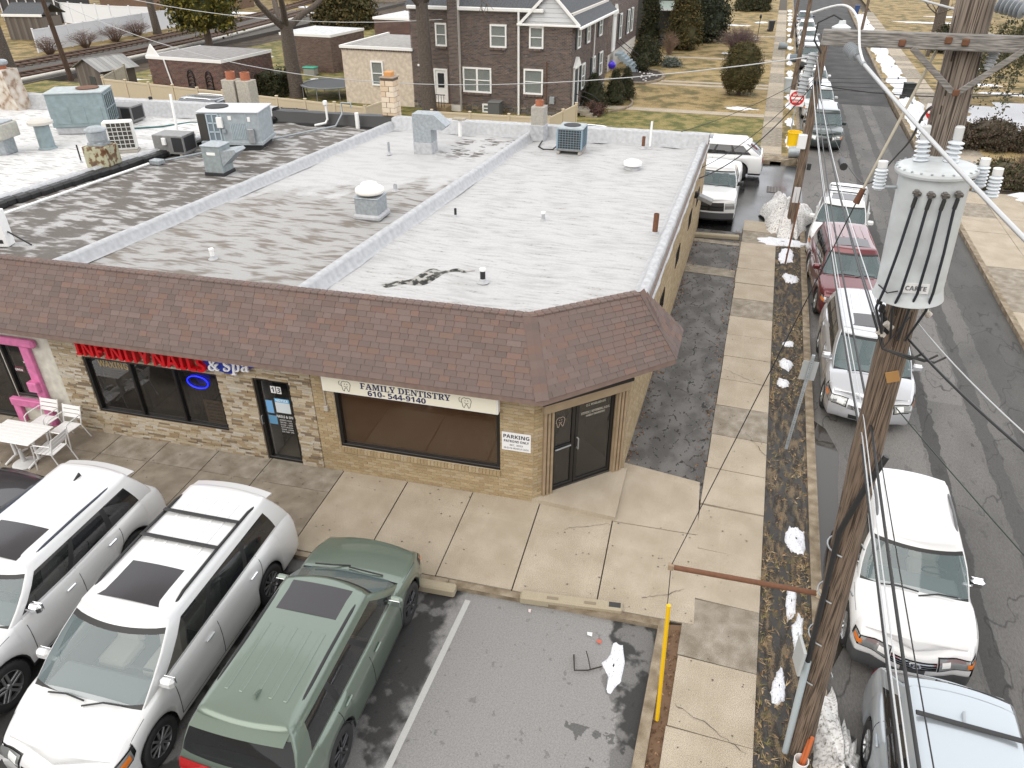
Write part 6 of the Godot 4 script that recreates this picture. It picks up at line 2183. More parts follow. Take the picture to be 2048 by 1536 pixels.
	car("pickup_truck", "white pickup truck with black grille parked beside the buff side wall", "pickup", Vector3(-1.25, -0.12, -31.75), 0.0, {"L": 5.7, "W": 1.98, "H": 1.88, "wb": 3.55, "fo": 0.98, "wr": 0.4, "gc": 0.36, "rn": 0.5, "nw": 0.88, "ni": 0.45, "paint": white, "wheel": "five", "rim": alloy, "lamps": "truck", "top": [[2.85, 1.1], [2.6, 1.16], [1.4, 1.24], [0.3, 1.24], [-2.85, 1.26]], "zfb": 1.3, "zft": 0.65, "zrt": -0.35, "zrb": -0.55, "cut": [0.0, 0.1, 0.6, 0.68, 0.9, 0.94, 0.97, 1.0], "glass": [[1, 2], [3, 4]], "spoiler": false, "doors": [1.15, -0.1], "tint": 0.5, "black_mirror": true})
	car("alley_suv", "dark blue-grey SUV showing its roof above the rear parapet by the beige fence", "SUV", Vector3(-31.0, -0.125, -37.0), -PI / 2 + 0.06, {"L": 5.0, "W": 1.95, "H": 1.85, "paint": Color(0.05, 0.06, 0.075), "metal": 0.3, "rails": 2, "rail_mat": M.chrome, "tint": 0.7})
	car("alley_wagon", "pale blue-grey SUV with two black roof bars showing above the dark parapet", "SUV", Vector3(-24.6, -0.125, -35.6), -PI / 2 + 0.03, {"L": 4.7, "H": 1.72, "paint": Color(0.3, 0.36, 0.42), "metal": 0.4, "rails": 2, "bars": [0.0, -0.9]})
	car("alley_car", "light blue car mostly hidden behind the rear parapet near the brick house", "car", Vector3(-8.7, -0.125, -37.2), -PI / 2, {"H": 1.62, "paint": Color(0.2, 0.26, 0.33), "metal": 0.4, "rails": 2, "rail_mat": M.chrome})

func win(parent: Node, o: Vector3, B: Basis, w: float, h: float, bars := 1, fr: Material = null, shut: Material = null) -> void:  # o: lower left corner on the wall
	if fr == null:
		fr = M.white
	var m := MB.new()
	frame(m, o + B * Vector3(0, 0, 0.02), B, w, h, 0.1, 0.1)
	m.bev(o + B * Vector3(w / 2, h * 0.5, 0.02), Vector3(w - 0.2, 0.05, 0.07), 0.006, B)
	if bars > 1:
		m.bev(o + B * Vector3(w / 2, h / 2, 0.03), Vector3(0.12, h - 0.2, 0.08), 0.006, B)
	var q := put(m, "window", fr, parent)
	put(blk(o + B * Vector3(0.08, 0.08, 0.01), B, w - 0.16, h - 0.16, 0.015), "pane", pane_mat(0.05, 0.06, 0.06, 0.22), q)
	put(blk(o + B * Vector3(0.1, 0.1, -0.02), B, w - 0.2, h - 0.2, 0.02), "blind", M.blind, q)
	if shut:
		for sx in [-0.34, w + 0.02]:
			put(blk(o + B * Vector3(sx, 0, 0.0), B, 0.32, h, 0.04), "shutter", shut, q)

func brick_box(called: String, label: String, p0: Vector3, turn: float, w: float, d: float, h: float, cols: Array, roof: Material, faces := [0, 1], trim: Material = null) -> Node3D:  # p0: front left corner, wall bricks on the listed sides
	var o := thing(called, label, "garage", p0, turn)
	var m := MB.new()
	m.box(Vector3(w / 2, h / 2 - 0.1, -d / 2), Vector3(w - 0.05, h + 0.2, d - 0.05))
	put(m, "wall", M.mortar2, o)
	if 0 in faces:
		courses(o, Vector3(0, 0, 0), Vector3.RIGHT, Vector3.BACK, w, h, [], 0.215, 0.075, 0.02, cols, 0)
	if 1 in faces:
		courses(o, Vector3(w, 0, 0), Vector3.FORWARD, Vector3.RIGHT, d, h, [], 0.215, 0.075, 0.02, cols, 0)
	put(bx(Vector3(w / 2, h + 0.03, -d / 2), Vector3(w + 0.1, 0.1, d + 0.1)), "roof", roof, o)
	m = MB.new()
	m.bev(Vector3(w / 2, h, 0.04), Vector3(w + 0.16, 0.2, 0.05), 0.01)
	m.bev(Vector3(w + 0.04, h, -d / 2), Vector3(0.05, 0.2, d + 0.1), 0.01)
	m.bev(Vector3(-0.04, h, -d / 2), Vector3(0.05, 0.2, d + 0.1), 0.01)
	put(m, "fascia", trim if trim else M.white, o)
	return o

func houses() -> void:
	M.mortar2 = mat(0.62, 0.59, 0.55, 0.95)
	M.blind = mat(0.5, 0.55, 0.53, 0.8)
	var brown := [Color(0.215, 0.16, 0.14), Color(0.255, 0.185, 0.155), Color(0.15, 0.12, 0.115), Color(0.3, 0.22, 0.185), Color(0.23, 0.185, 0.17)]
	var redb := [Color(0.21, 0.1, 0.075), Color(0.16, 0.075, 0.06), Color(0.26, 0.125, 0.095), Color(0.13, 0.07, 0.06), Color(0.22, 0.13, 0.105)]
	var slate := tri(mat(0.13, 0.14, 0.155, 0.9), ntex(81, 0.05, Color(0.6, 0.6, 0.6), Color(1, 1, 1), 256, 4), 0.6)
	var shut := mat(0.02, 0.035, 0.04, 0.6)
	var stone := [Color(0.22, 0.17, 0.11), Color(0.3, 0.24, 0.16), Color(0.16, 0.14, 0.12), Color(0.34, 0.29, 0.22), Color(0.2, 0.19, 0.18)]
	var X := Basis()
	var E := Basis(Vector3.FORWARD, Vector3.UP, Vector3.RIGHT)   # east-facing: along -z, out +x
	# corner house: two storeys of brown brick, gabled wing towards the street
	var h := thing("brick_house", "two-storey brown brick house with a white gabled wing and stone footing", "house", Vector3(-16, 0, -46))
	var off := -h.position
	var m := MB.new()
	m.box(Vector3(-16.15, 2.7, -51.3) + off, Vector3(10.2, 6.0, 10.5))
	put(m, "wall", M.mortar2, h)
	var hs := [Rect2(21.3 - 16.05, 3.75, 1.05, 1.27), Rect2(21.3 - 13.6, 3.79, 0.88, 1.2), Rect2(21.3 - 17.86, 1.12, 1.87, 1.47), Rect2(21.3 - 13.92, 1.21, 1.22, 1.45), Rect2(21.3 - 19.58, 3.69, 0.75, 1.3), Rect2(21.3 - 19.81, 0.0, 0.92, 2.4)]
	courses(h, Vector3(-21.3, 0.4, -46) + off, Vector3.RIGHT, Vector3.BACK, 10.3, 5.3, hs.map(func(r): return Rect2(r.position - Vector2(0, 0.4), r.size)), 0.215, 0.075, 0.02, brown, 0)
	courses(h, Vector3(-21.3, -0.3, -46) + off, Vector3.RIGHT, Vector3.BACK, 10.3, 0.72, [], 0.42, 0.2, 0.03, stone, 60, "foundation_stone", 0.8, 0.03)
	for r in hs.slice(0, 5):
		win(h, Vector3(-21.3 + r.position.x, r.position.y, -45.97) + off, X, r.size.x, r.size.y, 2 if r.size.x > 1.5 else 1)
		var sl := MB.new()
		for k in int(r.size.x / 0.1):
			sl.col = brown[k % 5]
			sl.box(Vector3(-21.3 + r.position.x + 0.05 + 0.1 * k, r.position.y - 0.06, -45.93) + off, Vector3(0.09, 0.13, 0.14))
		put(sl, "window_sill", M.pieces, h)
	# east wall
	var eh := [Rect2(0.6, 0.45, 0.95, 2.2), Rect2(2.6, 1.15, 0.95, 1.5), Rect2(5.6, 1.15, 1.0, 1.5), Rect2(8.0, 1.15, 1.0, 1.5), Rect2(1.1, 3.7, 0.85, 1.3), Rect2(3.7, 3.7, 0.85, 1.3), Rect2(7.4, 3.7, 0.95, 1.3)]
	courses(h, Vector3(-11.0, 0.4, -46) + off, Vector3.FORWARD, Vector3.RIGHT, 10.5, 4.75, eh.map(func(r): return Rect2(r.position - Vector2(0, 0.4), r.size)), 0.215, 0.075, 0.02, brown, 0)
	for r in eh.slice(1):
		win(h, Vector3(-10.98, r.position.y, -46 - r.position.x) + off, E, r.size.x, r.size.y, 1, null, shut)
	put(blk(Vector3(-10.98, 0.45, -46.6) + off, E, 0.95, 2.1, 0.05), "front_door", mat(0.04, 0.05, 0.06, 0.4), h)
	m = MB.new()
	frame(m, Vector3(-10.95, 0.4, -46.5) + off, E, 1.15, 2.35, 0.12, 0.12)
	m.prism(PackedVector2Array([V2(-0.1, 2.75), V2(1.25, 2.75), V2(0.58, 3.3)]), Transform3D(E, Vector3(-10.98, 0, -46.5) + off), 0.2)
	put(m, "door_surround", M.white, h)
	for k in 3:
		put(bx(Vector3(-10.35 + 0.3 * k, 0.28 - 0.15 * k, -47.1) + off, Vector3(0.9 - 0.1 * k, 0.16, 1.3)), "step", M.concrete2, h)
	m = MB.new()
	for q in [-46.5, -47.7]:
		put(tb([Vector3(-10.8, 1.3, q) + off, Vector3(-10.1, 1.1, q) + off, Vector3(-9.6, 0.8, q) + off, Vector3(-9.6, 0, q) + off], 0.025, 6), "handrail", M.black, h)
	# gable, roofs, gutters
	var gp := PackedVector2Array([V2(-14.0, 5.12), V2(-10.75, 5.12), V2(-12.35, 6.75)])
	m = MB.new()
	m.prism(gp, Transform3D(Basis(), Vector3(0, 0, -46.1) + off), 0.12)
	put(m, "gable_wall", mat(0.62, 0.63, 0.64, 0.6), h)
	for k in 6:
		var y := 5.25 + k * 0.24
		var wd := 3.0 * (1.0 - (y - 5.12) / 1.63)
		put(bx(Vector3(-12.36, y + 0.1, -45.96) + off, Vector3(maxf(wd, 0.1), 0.225, 0.03), 0.006, Basis(Vector3.RIGHT, -0.05)), "siding_board", mat(0.6, 0.61, 0.63, 0.6), h)
	m = MB.new()
	m.face([Vector3(-14.1, 5.05, -45.7) + off, Vector3(-12.35, 6.85, -45.7) + off, Vector3(-12.35, 6.85, -57) + off, Vector3(-14.1, 5.05, -57) + off], Vector3(-1, 1, 0))
	m.face([Vector3(-10.5, 5.02, -45.7) + off, Vector3(-12.35, 6.85, -45.7) + off, Vector3(-12.35, 6.85, -57) + off, Vector3(-10.5, 5.02, -57) + off], Vector3(1, 1, 0))
	m.face([Vector3(-21.5, 5.85, -45.8) + off, Vector3(-13.0, 5.85, -45.8) + off, Vector3(-13.0, 8.6, -51) + off, Vector3(-21.5, 8.6, -51) + off], Vector3(0, 1, 1))
	put(m, "roof", slate, h)
	m = MB.new()
	m.bev(Vector3(-10.45, 4.98, -51.3) + off, Vector3(0.12, 0.14, 11.4), 0.02)
	m.bev(Vector3(-12.4, 5.08, -45.72) + off, Vector3(3.8, 0.12, 0.12), 0.02)
	for sg in [-1.0, 1.0]:
		var a := Vector3(-12.35 + sg * 1.82, 5.08, -45.72) + off
		var b := Vector3(-12.35, 6.85, -45.72) + off
		m.bev((a + b) / 2, Vector3((b - a).length(), 0.16, 0.08), 0.01, Basis((b - a).normalized(), Vector3.BACK.cross((b - a).normalized()), Vector3.BACK))
	m.bev(Vector3(-17.0, 5.82, -45.8) + off, Vector3(8.6, 0.2, 0.2), 0.03)
	m.tube([Vector3(-14.2, 5.8, -45.75) + off, Vector3(-14.2, -0.2, -45.85) + off], 0.07, 6)
	m.tube([Vector3(-10.85, 4.9, -51.5) + off, Vector3(-10.85, 0, -51.5) + off], 0.05, 6)
	put(m, "gutters_and_downspout", M.white, h)
	var ch := MB.new()
	ch.box(Vector3(-18.3, 3.6, -45.85) + off, Vector3(0.64, 8.0, 0.4))
	put(ch, "chimney", M.mortar2, h)
	courses(h, Vector3(-18.63, 0.4, -45.63) + off, Vector3.RIGHT, Vector3.BACK, 0.66, 7.4, [], 0.215, 0.075, 0.02, brown, 0)
	var dr := MB.new()
	frame(dr, Vector3(-19.81, 0.4, -45.95) + off, X, 0.92, 2.0, 0.1, 0.1)
	put(dr, "door_frame", M.white, h)
	var d2 := put(blk(Vector3(-19.73, 0.42, -46.0) + off, X, 0.76, 1.9, 0.05), "back_door", M.white, h)
	put(blk(Vector3(-19.55, 1.3, -45.94) + off, X, 0.42, 0.85, 0.02), "pane", mat(0.03, 0.035, 0.04, 0.2), d2)
	put(bx(Vector3(-19.3, 0.05, -45.3) + off, Vector3(1.4, 0.6, 1.3)), "porch_step", mat(0.3, 0.22, 0.13, 0.9), h)
	m = MB.new()
	for k in 8:
		m.tube([Vector3(-19.95 + 0.18 * k, 0.35, -44.7) + off, Vector3(-19.95 + 0.18 * k, 1.1, -44.7) + off], 0.018, 5)
	m.tube([Vector3(-20.0, 1.1, -44.7) + off, Vector3(-18.6, 1.1, -44.7) + off], 0.025, 5)
	put(m, "porch_railing", M.black, h)
	var ac := thing("garden_condenser", "grey condenser standing against the stone footing of the brick house", "condenser", Vector3(-15.5, 0, -45.2))
	put(bx(Vector3(0, 0.4, 0), Vector3(0.75, 0.8, 0.75), 0.03), "cabinet", mat(0.1, 0.1, 0.1, 0.6), ac)
	put(bx(Vector3(0, 0.82, 0), Vector3(0.8, 0.05, 0.8)), "top_cover", mat(0.16, 0.16, 0.16, 0.6), ac)
	for q in [[-16.6, 0.35], [-13.2, 0.3]]:
		win(h, Vector3(q[0], -0.05, -45.93) + off, X, 0.5, 0.55)
	put_all(h, [[bx(Vector3(-12.1, 0.95, -45.9) + off, Vector3(0.3, 0.42, 0.14)), "meter_box", M.galv], [tb([Vector3(-12.5, 0.6, -45.92) + off, Vector3(-12.5, 3.1, -45.92) + off], 0.03), "conduit", M.rusty], [bx(Vector3(-20.7, 2.55, -45.9) + off, Vector3(0.3, 0.12, 0.12)), "lamp", M.white]])
	# rendered wing
	var st := thing("rendered_house_wing", "cream rendered single-storey extension with flat roof beside the brick house", "house", Vector3(-23.7, 0, -46))
	off = -st.position
	var sm := grainy(mat(0.68, 0.59, 0.49, 0.9), M.soft, 0.5)
	put(bx(Vector3(-23.72, 1.5, -49.5) + off, Vector3(4.95, 3.7, 7.0), 0.01), "wall", sm, st)
	m = MB.new()
	m.box(Vector3(-23.72, 3.42, -45.95) + off, Vector3(5.1, 0.16, 0.16))
	m.box(Vector3(-26.22, 3.42, -49.5) + off, Vector3(0.16, 0.16, 7.1))
	m.box(Vector3(-21.24, 3.42, -49.5) + off, Vector3(0.16, 0.16, 7.1))
	put(m, "coping", M.white, st)
	put(blk(Vector3(-26.1, 3.36, -52.9) + off, X, 4.8, 0.02, 6.8), "roof", grainy(mat(0.4, 0.39, 0.38, 0.9), M.soft, 0.4), st)
	win(st, Vector3(-24.18, 1.17, -45.98) + off, X, 0.88, 1.49)
	m = MB.new()
	for k in 30:
		m.col = brown[k % 5]
		m.box(Vector3(-26.1 + 0.165 * k, 3.28, -45.97) + off, Vector3(0.09, 0.08, 0.08))
	put(m, "dentils", M.pieces, st).set_meta("kind", "stuff")
	# next house
	h = thing("brick_house", "tall brown brick house with grey front steps beyond the gabled house", "house", Vector3(-16, 0, -66))
	off = -h.position
	m = MB.new()
	m.box(Vector3(-17.0, 4.2, -69.0) + off, Vector3(9.9, 9.0, 13.0))
	put(m, "wall", M.mortar2, h)
	courses(h, Vector3(-16.5, 1.3, -62.45) + off, Vector3.RIGHT, Vector3.BACK, 4.5, 7.2, [], 0.215, 0.075, 0.02, brown, 0)
	courses(h, Vector3(-16.5, -0.2, -62.4) + off, Vector3.RIGHT, Vector3.BACK, 4.5, 1.5, [], 0.42, 0.2, 0.03, stone, 0, "foundation_stone", 0.8, 0.03)
	var nh := [Rect2(1.2, 1.5, 1.0, 2.4), Rect2(4.0, 2.0, 1.0, 1.9), Rect2(7.6, 2.0, 1.0, 1.9), Rect2(9.4, 2.0, 1.0, 1.9), Rect2(3.0, 5.2, 1.0, 1.8), Rect2(5.4, 5.2, 1.0, 1.8), Rect2(9.0, 5.2, 1.0, 1.8)]
	courses(h, Vector3(-12.03, 1.3, -62.5) + off, Vector3.FORWARD, Vector3.RIGHT, 12.9, 7.2, nh.map(func(r): return Rect2(r.position - Vector2(0, 1.3), r.size)), 0.215, 0.075, 0.02, brown, 0)
	for r in nh.slice(1):
		win(h, Vector3(-12.0, r.position.y, -62.5 - r.position.x) + off, E, r.size.x, r.size.y, 1, null, shut)
	m = MB.new()
	frame(m, Vector3(-11.98, 1.4, -63.6) + off, E, 1.2, 2.7, 0.14, 0.12)
	m.prism(PackedVector2Array([V2(-0.1, 2.7), V2(1.3, 2.7), V2(0.6, 3.4)]), Transform3D(E, Vector3(-12.0, 1.4, -63.6) + off), 0.2)
	put(m, "door_surround", M.white, h)
	put(blk(Vector3(-12.0, 1.4, -63.7) + off, E, 1.0, 2.5, 0.05), "front_door", M.white, h)
	for k in 7:
		put(bx(Vector3(-11.4 + 0.24 * k, 1.25 - 0.19 * k, -64.2) + off, Vector3(0.5, 0.2, 1.6), 0.01), "step", mat(0.27, 0.33, 0.37, 0.7), h)
	m = MB.new()
	for q in [-63.4, -65.0]:
		put(tb([Vector3(-11.6, 2.2, q) + off, Vector3(-9.8, 0.95, q) + off, Vector3(-9.8, 0, q) + off], 0.03, 6), "handrail", M.black, h)
	# porch of a further house
	h = thing("porch_house", "dark porch with pale green roof between tall evergreens", "house", Vector3(-10, 0, -82))
	off = -h.position
	put_all(h, [[bx(Vector3(-11.0, 2.5, -88) + off, Vector3(8, 6, 8)), "wall", mat(0.05, 0.05, 0.045, 0.9)], [bx(Vector3(-9.6, 3.3, -82.5) + off, Vector3(3.4, 0.12, 3.5), 0.02, Basis(Vector3.RIGHT, 0.15)), "porch_roof", mat(0.3, 0.36, 0.33, 0.7)], [bx(Vector3(-9.6, 3.05, -80.7) + off, Vector3(3.4, 0.14, 0.1)), "porch_gutter", M.white], [bx(Vector3(-9.6, 0.3, -82.5) + off, Vector3(3.4, 0.7, 3.5)), "porch_floor", mat(0.07, 0.065, 0.06, 0.9)]])
	for x in [-11.2, -8.0]:
		put(bx(Vector3(x, 1.7, -80.9) + off, Vector3(0.14, 2.7, 0.14)), "post", mat(0.03, 0.05, 0.04, 0.7), h)
	for k in 4:
		put(bx(Vector3(-9.4, 0.5 - 0.15 * k, -80.3 + 0.3 * k) + off, Vector3(2.4, 0.16, 0.4)), "step", mat(0.1, 0.095, 0.085, 0.9), h)
	# garages and shed behind the beige fence
	var flat := grainy(mat(0.3, 0.29, 0.29, 0.9), M.soft, 0.3)
	var white_roof := grainy(mat(0.62, 0.64, 0.66, 0.8), M.soft, 0.3)
	var g := brick_box("brick_garage", "low red-brown brick garage with two arched ironwork ornaments on its wall", Vector3(-38.9, 0, -42.95), -0.05, 5.9, 5.2, 2.65, redb, flat)
	m = MB.new()
	m.prism(PackedVector2Array([V2(-0.1, 0), V2(1.0, 0), V2(0.45, 0.75)]), Transform3D(Basis(), Vector3(0, 2.7, -0.1)), 0.1)
	put(m, "gable_end", M.white, g)
	put(tb([Vector3(1.4, 2.6, 0.06), Vector3(1.9, 0, 0.1)], 0.05), "downspout", M.white, g)
	for x in [3.3, 4.75]:
		var iron := MB.new()
		var arch := [Vector3(x - 0.25, 1.0, 0.04), Vector3(x - 0.25, 1.7, 0.04), Vector3(x - 0.15, 1.95, 0.04), Vector3(x, 2.05, 0.04), Vector3(x + 0.15, 1.95, 0.04), Vector3(x + 0.25, 1.7, 0.04), Vector3(x + 0.25, 1.0, 0.04), Vector3(x - 0.25, 1.0, 0.04)]
		iron.tube(arch, 0.04, 5)
		for k in 4:
			iron.tube([Vector3(x - 0.25, 1.1 + 0.22 * k, 0.04), Vector3(x, 1.25 + 0.22 * k, 0.05), Vector3(x + 0.25, 1.1 + 0.22 * k, 0.04)], 0.03, 5)
		iron.bev(Vector3(x, 0.95, 0.06), Vector3(0.6, 0.14, 0.1), 0.02)
		put(iron, "iron_ornament", M.black, g)
	g = brick_box("brick_garage", "brick garage with white flat roof behind the leafless oak", Vector3(-37.2, 0, -56.0), -0.06, 4.6, 5.0, 2.7, [Color(0.24, 0.15, 0.11), Color(0.2, 0.12, 0.09), Color(0.28, 0.19, 0.15), Color(0.13, 0.07, 0.055)], white_roof)
	g = brick_box("brick_garage", "long brick garage with white eaves behind the rendered wing", Vector3(-34.0, 0, -66.0), -0.06, 9.5, 6.0, 3.0, redb, white_roof)
	var sh := thing("wooden_shed", "weathered grey board shed with a ribbed gable roof next to the ornamented garage", "shed", Vector3(-43.4, 0, -43.8), -0.25)
	var grey_w := [mat(0.12, 0.1, 0.085, 0.9), mat(0.16, 0.14, 0.12, 0.9), mat(0.1, 0.085, 0.075, 0.9)]
	for k in 17:
		var x := -1.36 + 0.17 * k
		put(bx(Vector3(x, (1.75 + 0.62 * (1.0 - absf(x) / 1.5)) / 2, 1.3), Vector3(0.16, 1.75 + 0.62 * (1.0 - absf(x) / 1.5), 0.03), 0.004), "board", grey_w[rng.randi() % 3], sh)
	put(bx(Vector3(0, 0.85, 0), Vector3(2.75, 1.75, 2.5)), "wall", grey_w[2], sh)
	put(blk(Vector3(0.0, 0.7, 1.32), Basis(), 0.7, 0.6, 0.02), "window", mat(0.05, 0.055, 0.06, 0.2), sh)
	for sg in [-1.0, 1.0]:
		for k in 10:
			put(bx(Vector3(sg * 0.8, 2.05, -1.35 + 0.3 * k), Vector3(1.85, 0.03, 0.29), 0.008, Basis(Vector3.BACK, -sg * 0.4)), "roof_board", mat(0.24 + 0.04 * (k % 3), 0.24 + 0.04 * (k % 3), 0.24 + 0.035 * (k % 3), 0.85), sh)
	# beige vinyl fence along the alley
	var vinyl := mat(0.55, 0.46, 0.32, 0.55)
	var fl := [Vector3(-39.5, 0, -39.4), Vector3(-19.9, 0, -36.75), Vector3(-19.6, 0, -39.4)]
	fence("vinyl_fence", "tall beige vinyl privacy fence behind the parked cars in the alley", fl, vinyl, 1.8, 1.95, 0.15)
	fence("vinyl_fence", "short return of beige vinyl fence beside the wooden shed", [Vector3(-41.5, 0, -43.5), Vector3(-39.6, 0, -39.5)], grainy(mat(0.42, 0.38, 0.3, 0.7), M.soft, 0.6), 1.9, 2.0, 0.15)
	fence("vinyl_fence", "low beige vinyl fence along the alley below the brick house", [Vector3(-17.5, 0, -40.0), Vector3(-10.8, 0, -40.4), Vector3(-10.2, 0, -44.3)], vinyl, 1.1, 2.0, 0.15)
	# white fences and houses beyond the railway
	var wv := mat(0.74, 0.76, 0.8, 0.5)
	fence("white_fence", "white vinyl fence running beside the railway", [Vector3(-64.2, 0, -57.5), Vector3(-64.8, 0, -66), Vector3(-66.0, 0, -84)], wv, 1.9, 2.4, 0.2)
	fence("white_fence", "white vinyl fence crossing the yard behind the railway", [Vector3(-92, 0, -80), Vector3(-72.5, 0, -76), Vector3(-67, 0, -76)], wv, 2.2, 2.4, 0.2)
	h = thing("screened_porch", "dark screened porch with white posts and snowy roof beyond the railway", "house", Vector3(-85, 0, -77))
	off = -h.position
	put(bx(Vector3(-86, 1.6, -80) + off, Vector3(9, 3.4, 5)), "screen_wall", mat(0.05, 0.048, 0.05, 0.8), h)
	put(bx(Vector3(-86, 3.6, -80) + off, Vector3(10, 0.2, 6), 0.05, Basis(Vector3.RIGHT, 0.15)), "roof", mat(0.66, 0.68, 0.72, 0.7), h)
	for k in 7:
		put(bx(Vector3(-90.2 + 1.4 * k, 1.5, -77.4) + off, Vector3(0.12, 3.0, 0.12)), "post", M.white, h)
	h = thing("garden_shed", "small weathered shed with white eaves and grey shingle roof beyond the railway", "shed", Vector3(-73, 0, -66), 0.2)
	for k in 16:
		put(bx(Vector3(-1.9 + 0.25 * k, 1.0, 1.6), Vector3(0.24, 2.2, 0.04), 0.005), "board", grey_w[k % 3], h)
	put_all(h, [[bx(Vector3(0, 1.0, 0), Vector3(3.9, 2.1, 3.1)), "wall", grey_w[1]], [bx(Vector3(0, 2.25, 1.7), Vector3(4.4, 0.25, 0.1)), "eaves", M.white], [bx(Vector3(0, 2.75, 0.7), Vector3(4.4, 0.1, 2.3), 0.02, Basis(Vector3.RIGHT, 0.45)), "roof", slate], [bx(Vector3(0, 2.75, -1.2), Vector3(4.4, 0.1, 2.3), 0.02, Basis(Vector3.RIGHT, -0.45)), "roof", slate]])
	h = thing("far_house", "tan brick house with dark windows behind the white yard fence", "house", Vector3(-80, 0, -98))
	off = -h.position
	put(bx(Vector3(-82, 3.2, -99) + off, Vector3(20, 7, 8)), "wall", grainy(mat(0.2, 0.13, 0.09, 0.9), M.soft, 0.5), h)
	for x in [-89, -84, -79, -75]:
		win(h, Vector3(x, 1.2, -94.95) + off, X, 1.3, 1.5)
	h = thing("far_house", "dark red brick house behind the screened porch", "house", Vector3(-104, 0, -92))
	off = -h.position
	put(bx(Vector3(-106, 3.5, -93) + off, Vector3(16, 7.5, 8)), "wall", grainy(mat(0.1, 0.05, 0.042, 0.9), M.soft, 0.5), h)
	for x in [-111, -105, -101]:
		win(h, Vector3(x, 1.5, -88.95) + off, X, 1.3, 1.5)
	h = thing("far_house", "pale house with white roof beyond the railway near the round evergreen", "house", Vector3(-66, 0, -118))
	off = -h.position
	put_all(h, [[bx(Vector3(-66, 2.0, -119) + off, Vector3(22, 4.4, 8)), "wall", grainy(mat(0.3, 0.25, 0.2, 0.9), M.soft, 0.5)], [bx(Vector3(-66, 4.6, -117) + off, Vector3(23, 0.2, 7), 0.05, Basis(Vector3.RIGHT, 0.35)), "roof", mat(0.55, 0.57, 0.6, 0.8)]])
	# railway
	var rail := mat(0.13, 0.07, 0.045, 0.6, 0.3)
	var tie := mat(0.1, 0.075, 0.06, 0.9)
	for tr in [[-54.9, "near"], [-59.6, "far"]]:
		var x0: float = tr[0]
		var rw := thing("railway_track", "rusty railway track on grey ballast, %s" % ["the one beside the yards" if tr[1] == "near" else "the one beside the white fence"], "track", Vector3(x0, 0.05, -60))
		var path := func(z: float) -> float: return x0 - pow(maxf(0, -z - 55), 1.6) * 0.014
		for sg in [-0.72, 0.72]:
			var pts := []
			for k in 27:
				var z := -36.0 - 3.2 * k
				pts.append(Vector3(path.call(z) + sg, 0.2, z) - rw.position)
			put(tb(pts, 0.07, 5), "rail", rail, rw)
		for k in 100:
			var z := -36.0 - 0.8 * k
			put(bx(Vector3(path.call(z), 0.07, z) - rw.position, Vector3(2.5, 0.16, 0.24), 0.02), "sleeper", tie, rw)
	var tr3 := []
	for k in 20:
		var z := -36.0 - 4.0 * k
		tr3.append(Vector3(-52.6 - pow(maxf(0, -z - 55), 1.6) * 0.014, 0.25, z))
	one(tb(tr3, 0.14, 6), "cable_trough", mat(0.6, 0.58, 0.53, 0.8), "pale cable trough running beside the railway track", "trough")

func fence(called: String, label: String, pts: Array, m: Material, h: float, span: float, board: float) -> void:
	var o := thing(called, label, "fence", pts[0])
	for k in pts.size() - 1:
		var a: Vector3 = pts[k] - pts[0]
		var b: Vector3 = pts[k + 1] - pts[0]
		var d := (b - a).normalized()
		var B := Basis(d, Vector3.UP, d.cross(Vector3.UP))
		var n := int(maxf(1, round((b - a).length() / span)))
		var s := (b - a).length() / n
		for j in n + 1:
			var p := a + d * s * j
			var q := MB.new()
			q.bev(p + Vector3(0, h / 2, 0), Vector3(0.13, h + 0.16, 0.13), 0.015, B)
			q.bev(p + Vector3(0, h + 0.12, 0), Vector3(0.17, 0.06, 0.17), 0.025, B)
			put(q, "post", m, o)
			if j < n:
				var pn := MB.new()
				var nb := int(s / board)
				var w := (s - 0.13) / nb
				for t in nb:
					pn.bev(p + d * (0.065 + w * (t + 0.5)) + Vector3(0, h / 2, 0), Vector3(w - 0.004, h - 0.1, 0.03), 0.006, B)
				put(pn, "boards", m, o).set_meta("kind", "stuff")
				for y in [0.1, h - 0.02]:
					put(bx(p + d * s / 2 + Vector3(0, y, 0), Vector3(s - 0.13, 0.12, 0.06), 0.01, B), "rail", m, o)

func leaf(m: MB, p: Vector3, s: float, c: Color) -> void:
	var a := Vector3(rng.randfn(), rng.randfn(), rng.randfn()).normalized() * s
	var b := a.cross(Vector3(rng.randfn(), rng.randfn(), rng.randfn())).normalized() * s * 0.55
	m.col = c
	var nn := b.cross(a).normalized()
	var k := m.v.size()
	m.pt(p - a, nn)
	m.pt(p + b, nn)
	m.pt(p + a, nn)
	m.pt(p - b, nn)
	m.i.append_array([k, k + 2, k + 1, k, k + 3, k + 2])

func pick(cols: Array) -> Color:
	var c: Color = cols[rng.randi() % cols.size()]
	var k := rng.randf_range(0.75, 1.25)
	return Color(c.r * k, c.g * k, c.b * k)

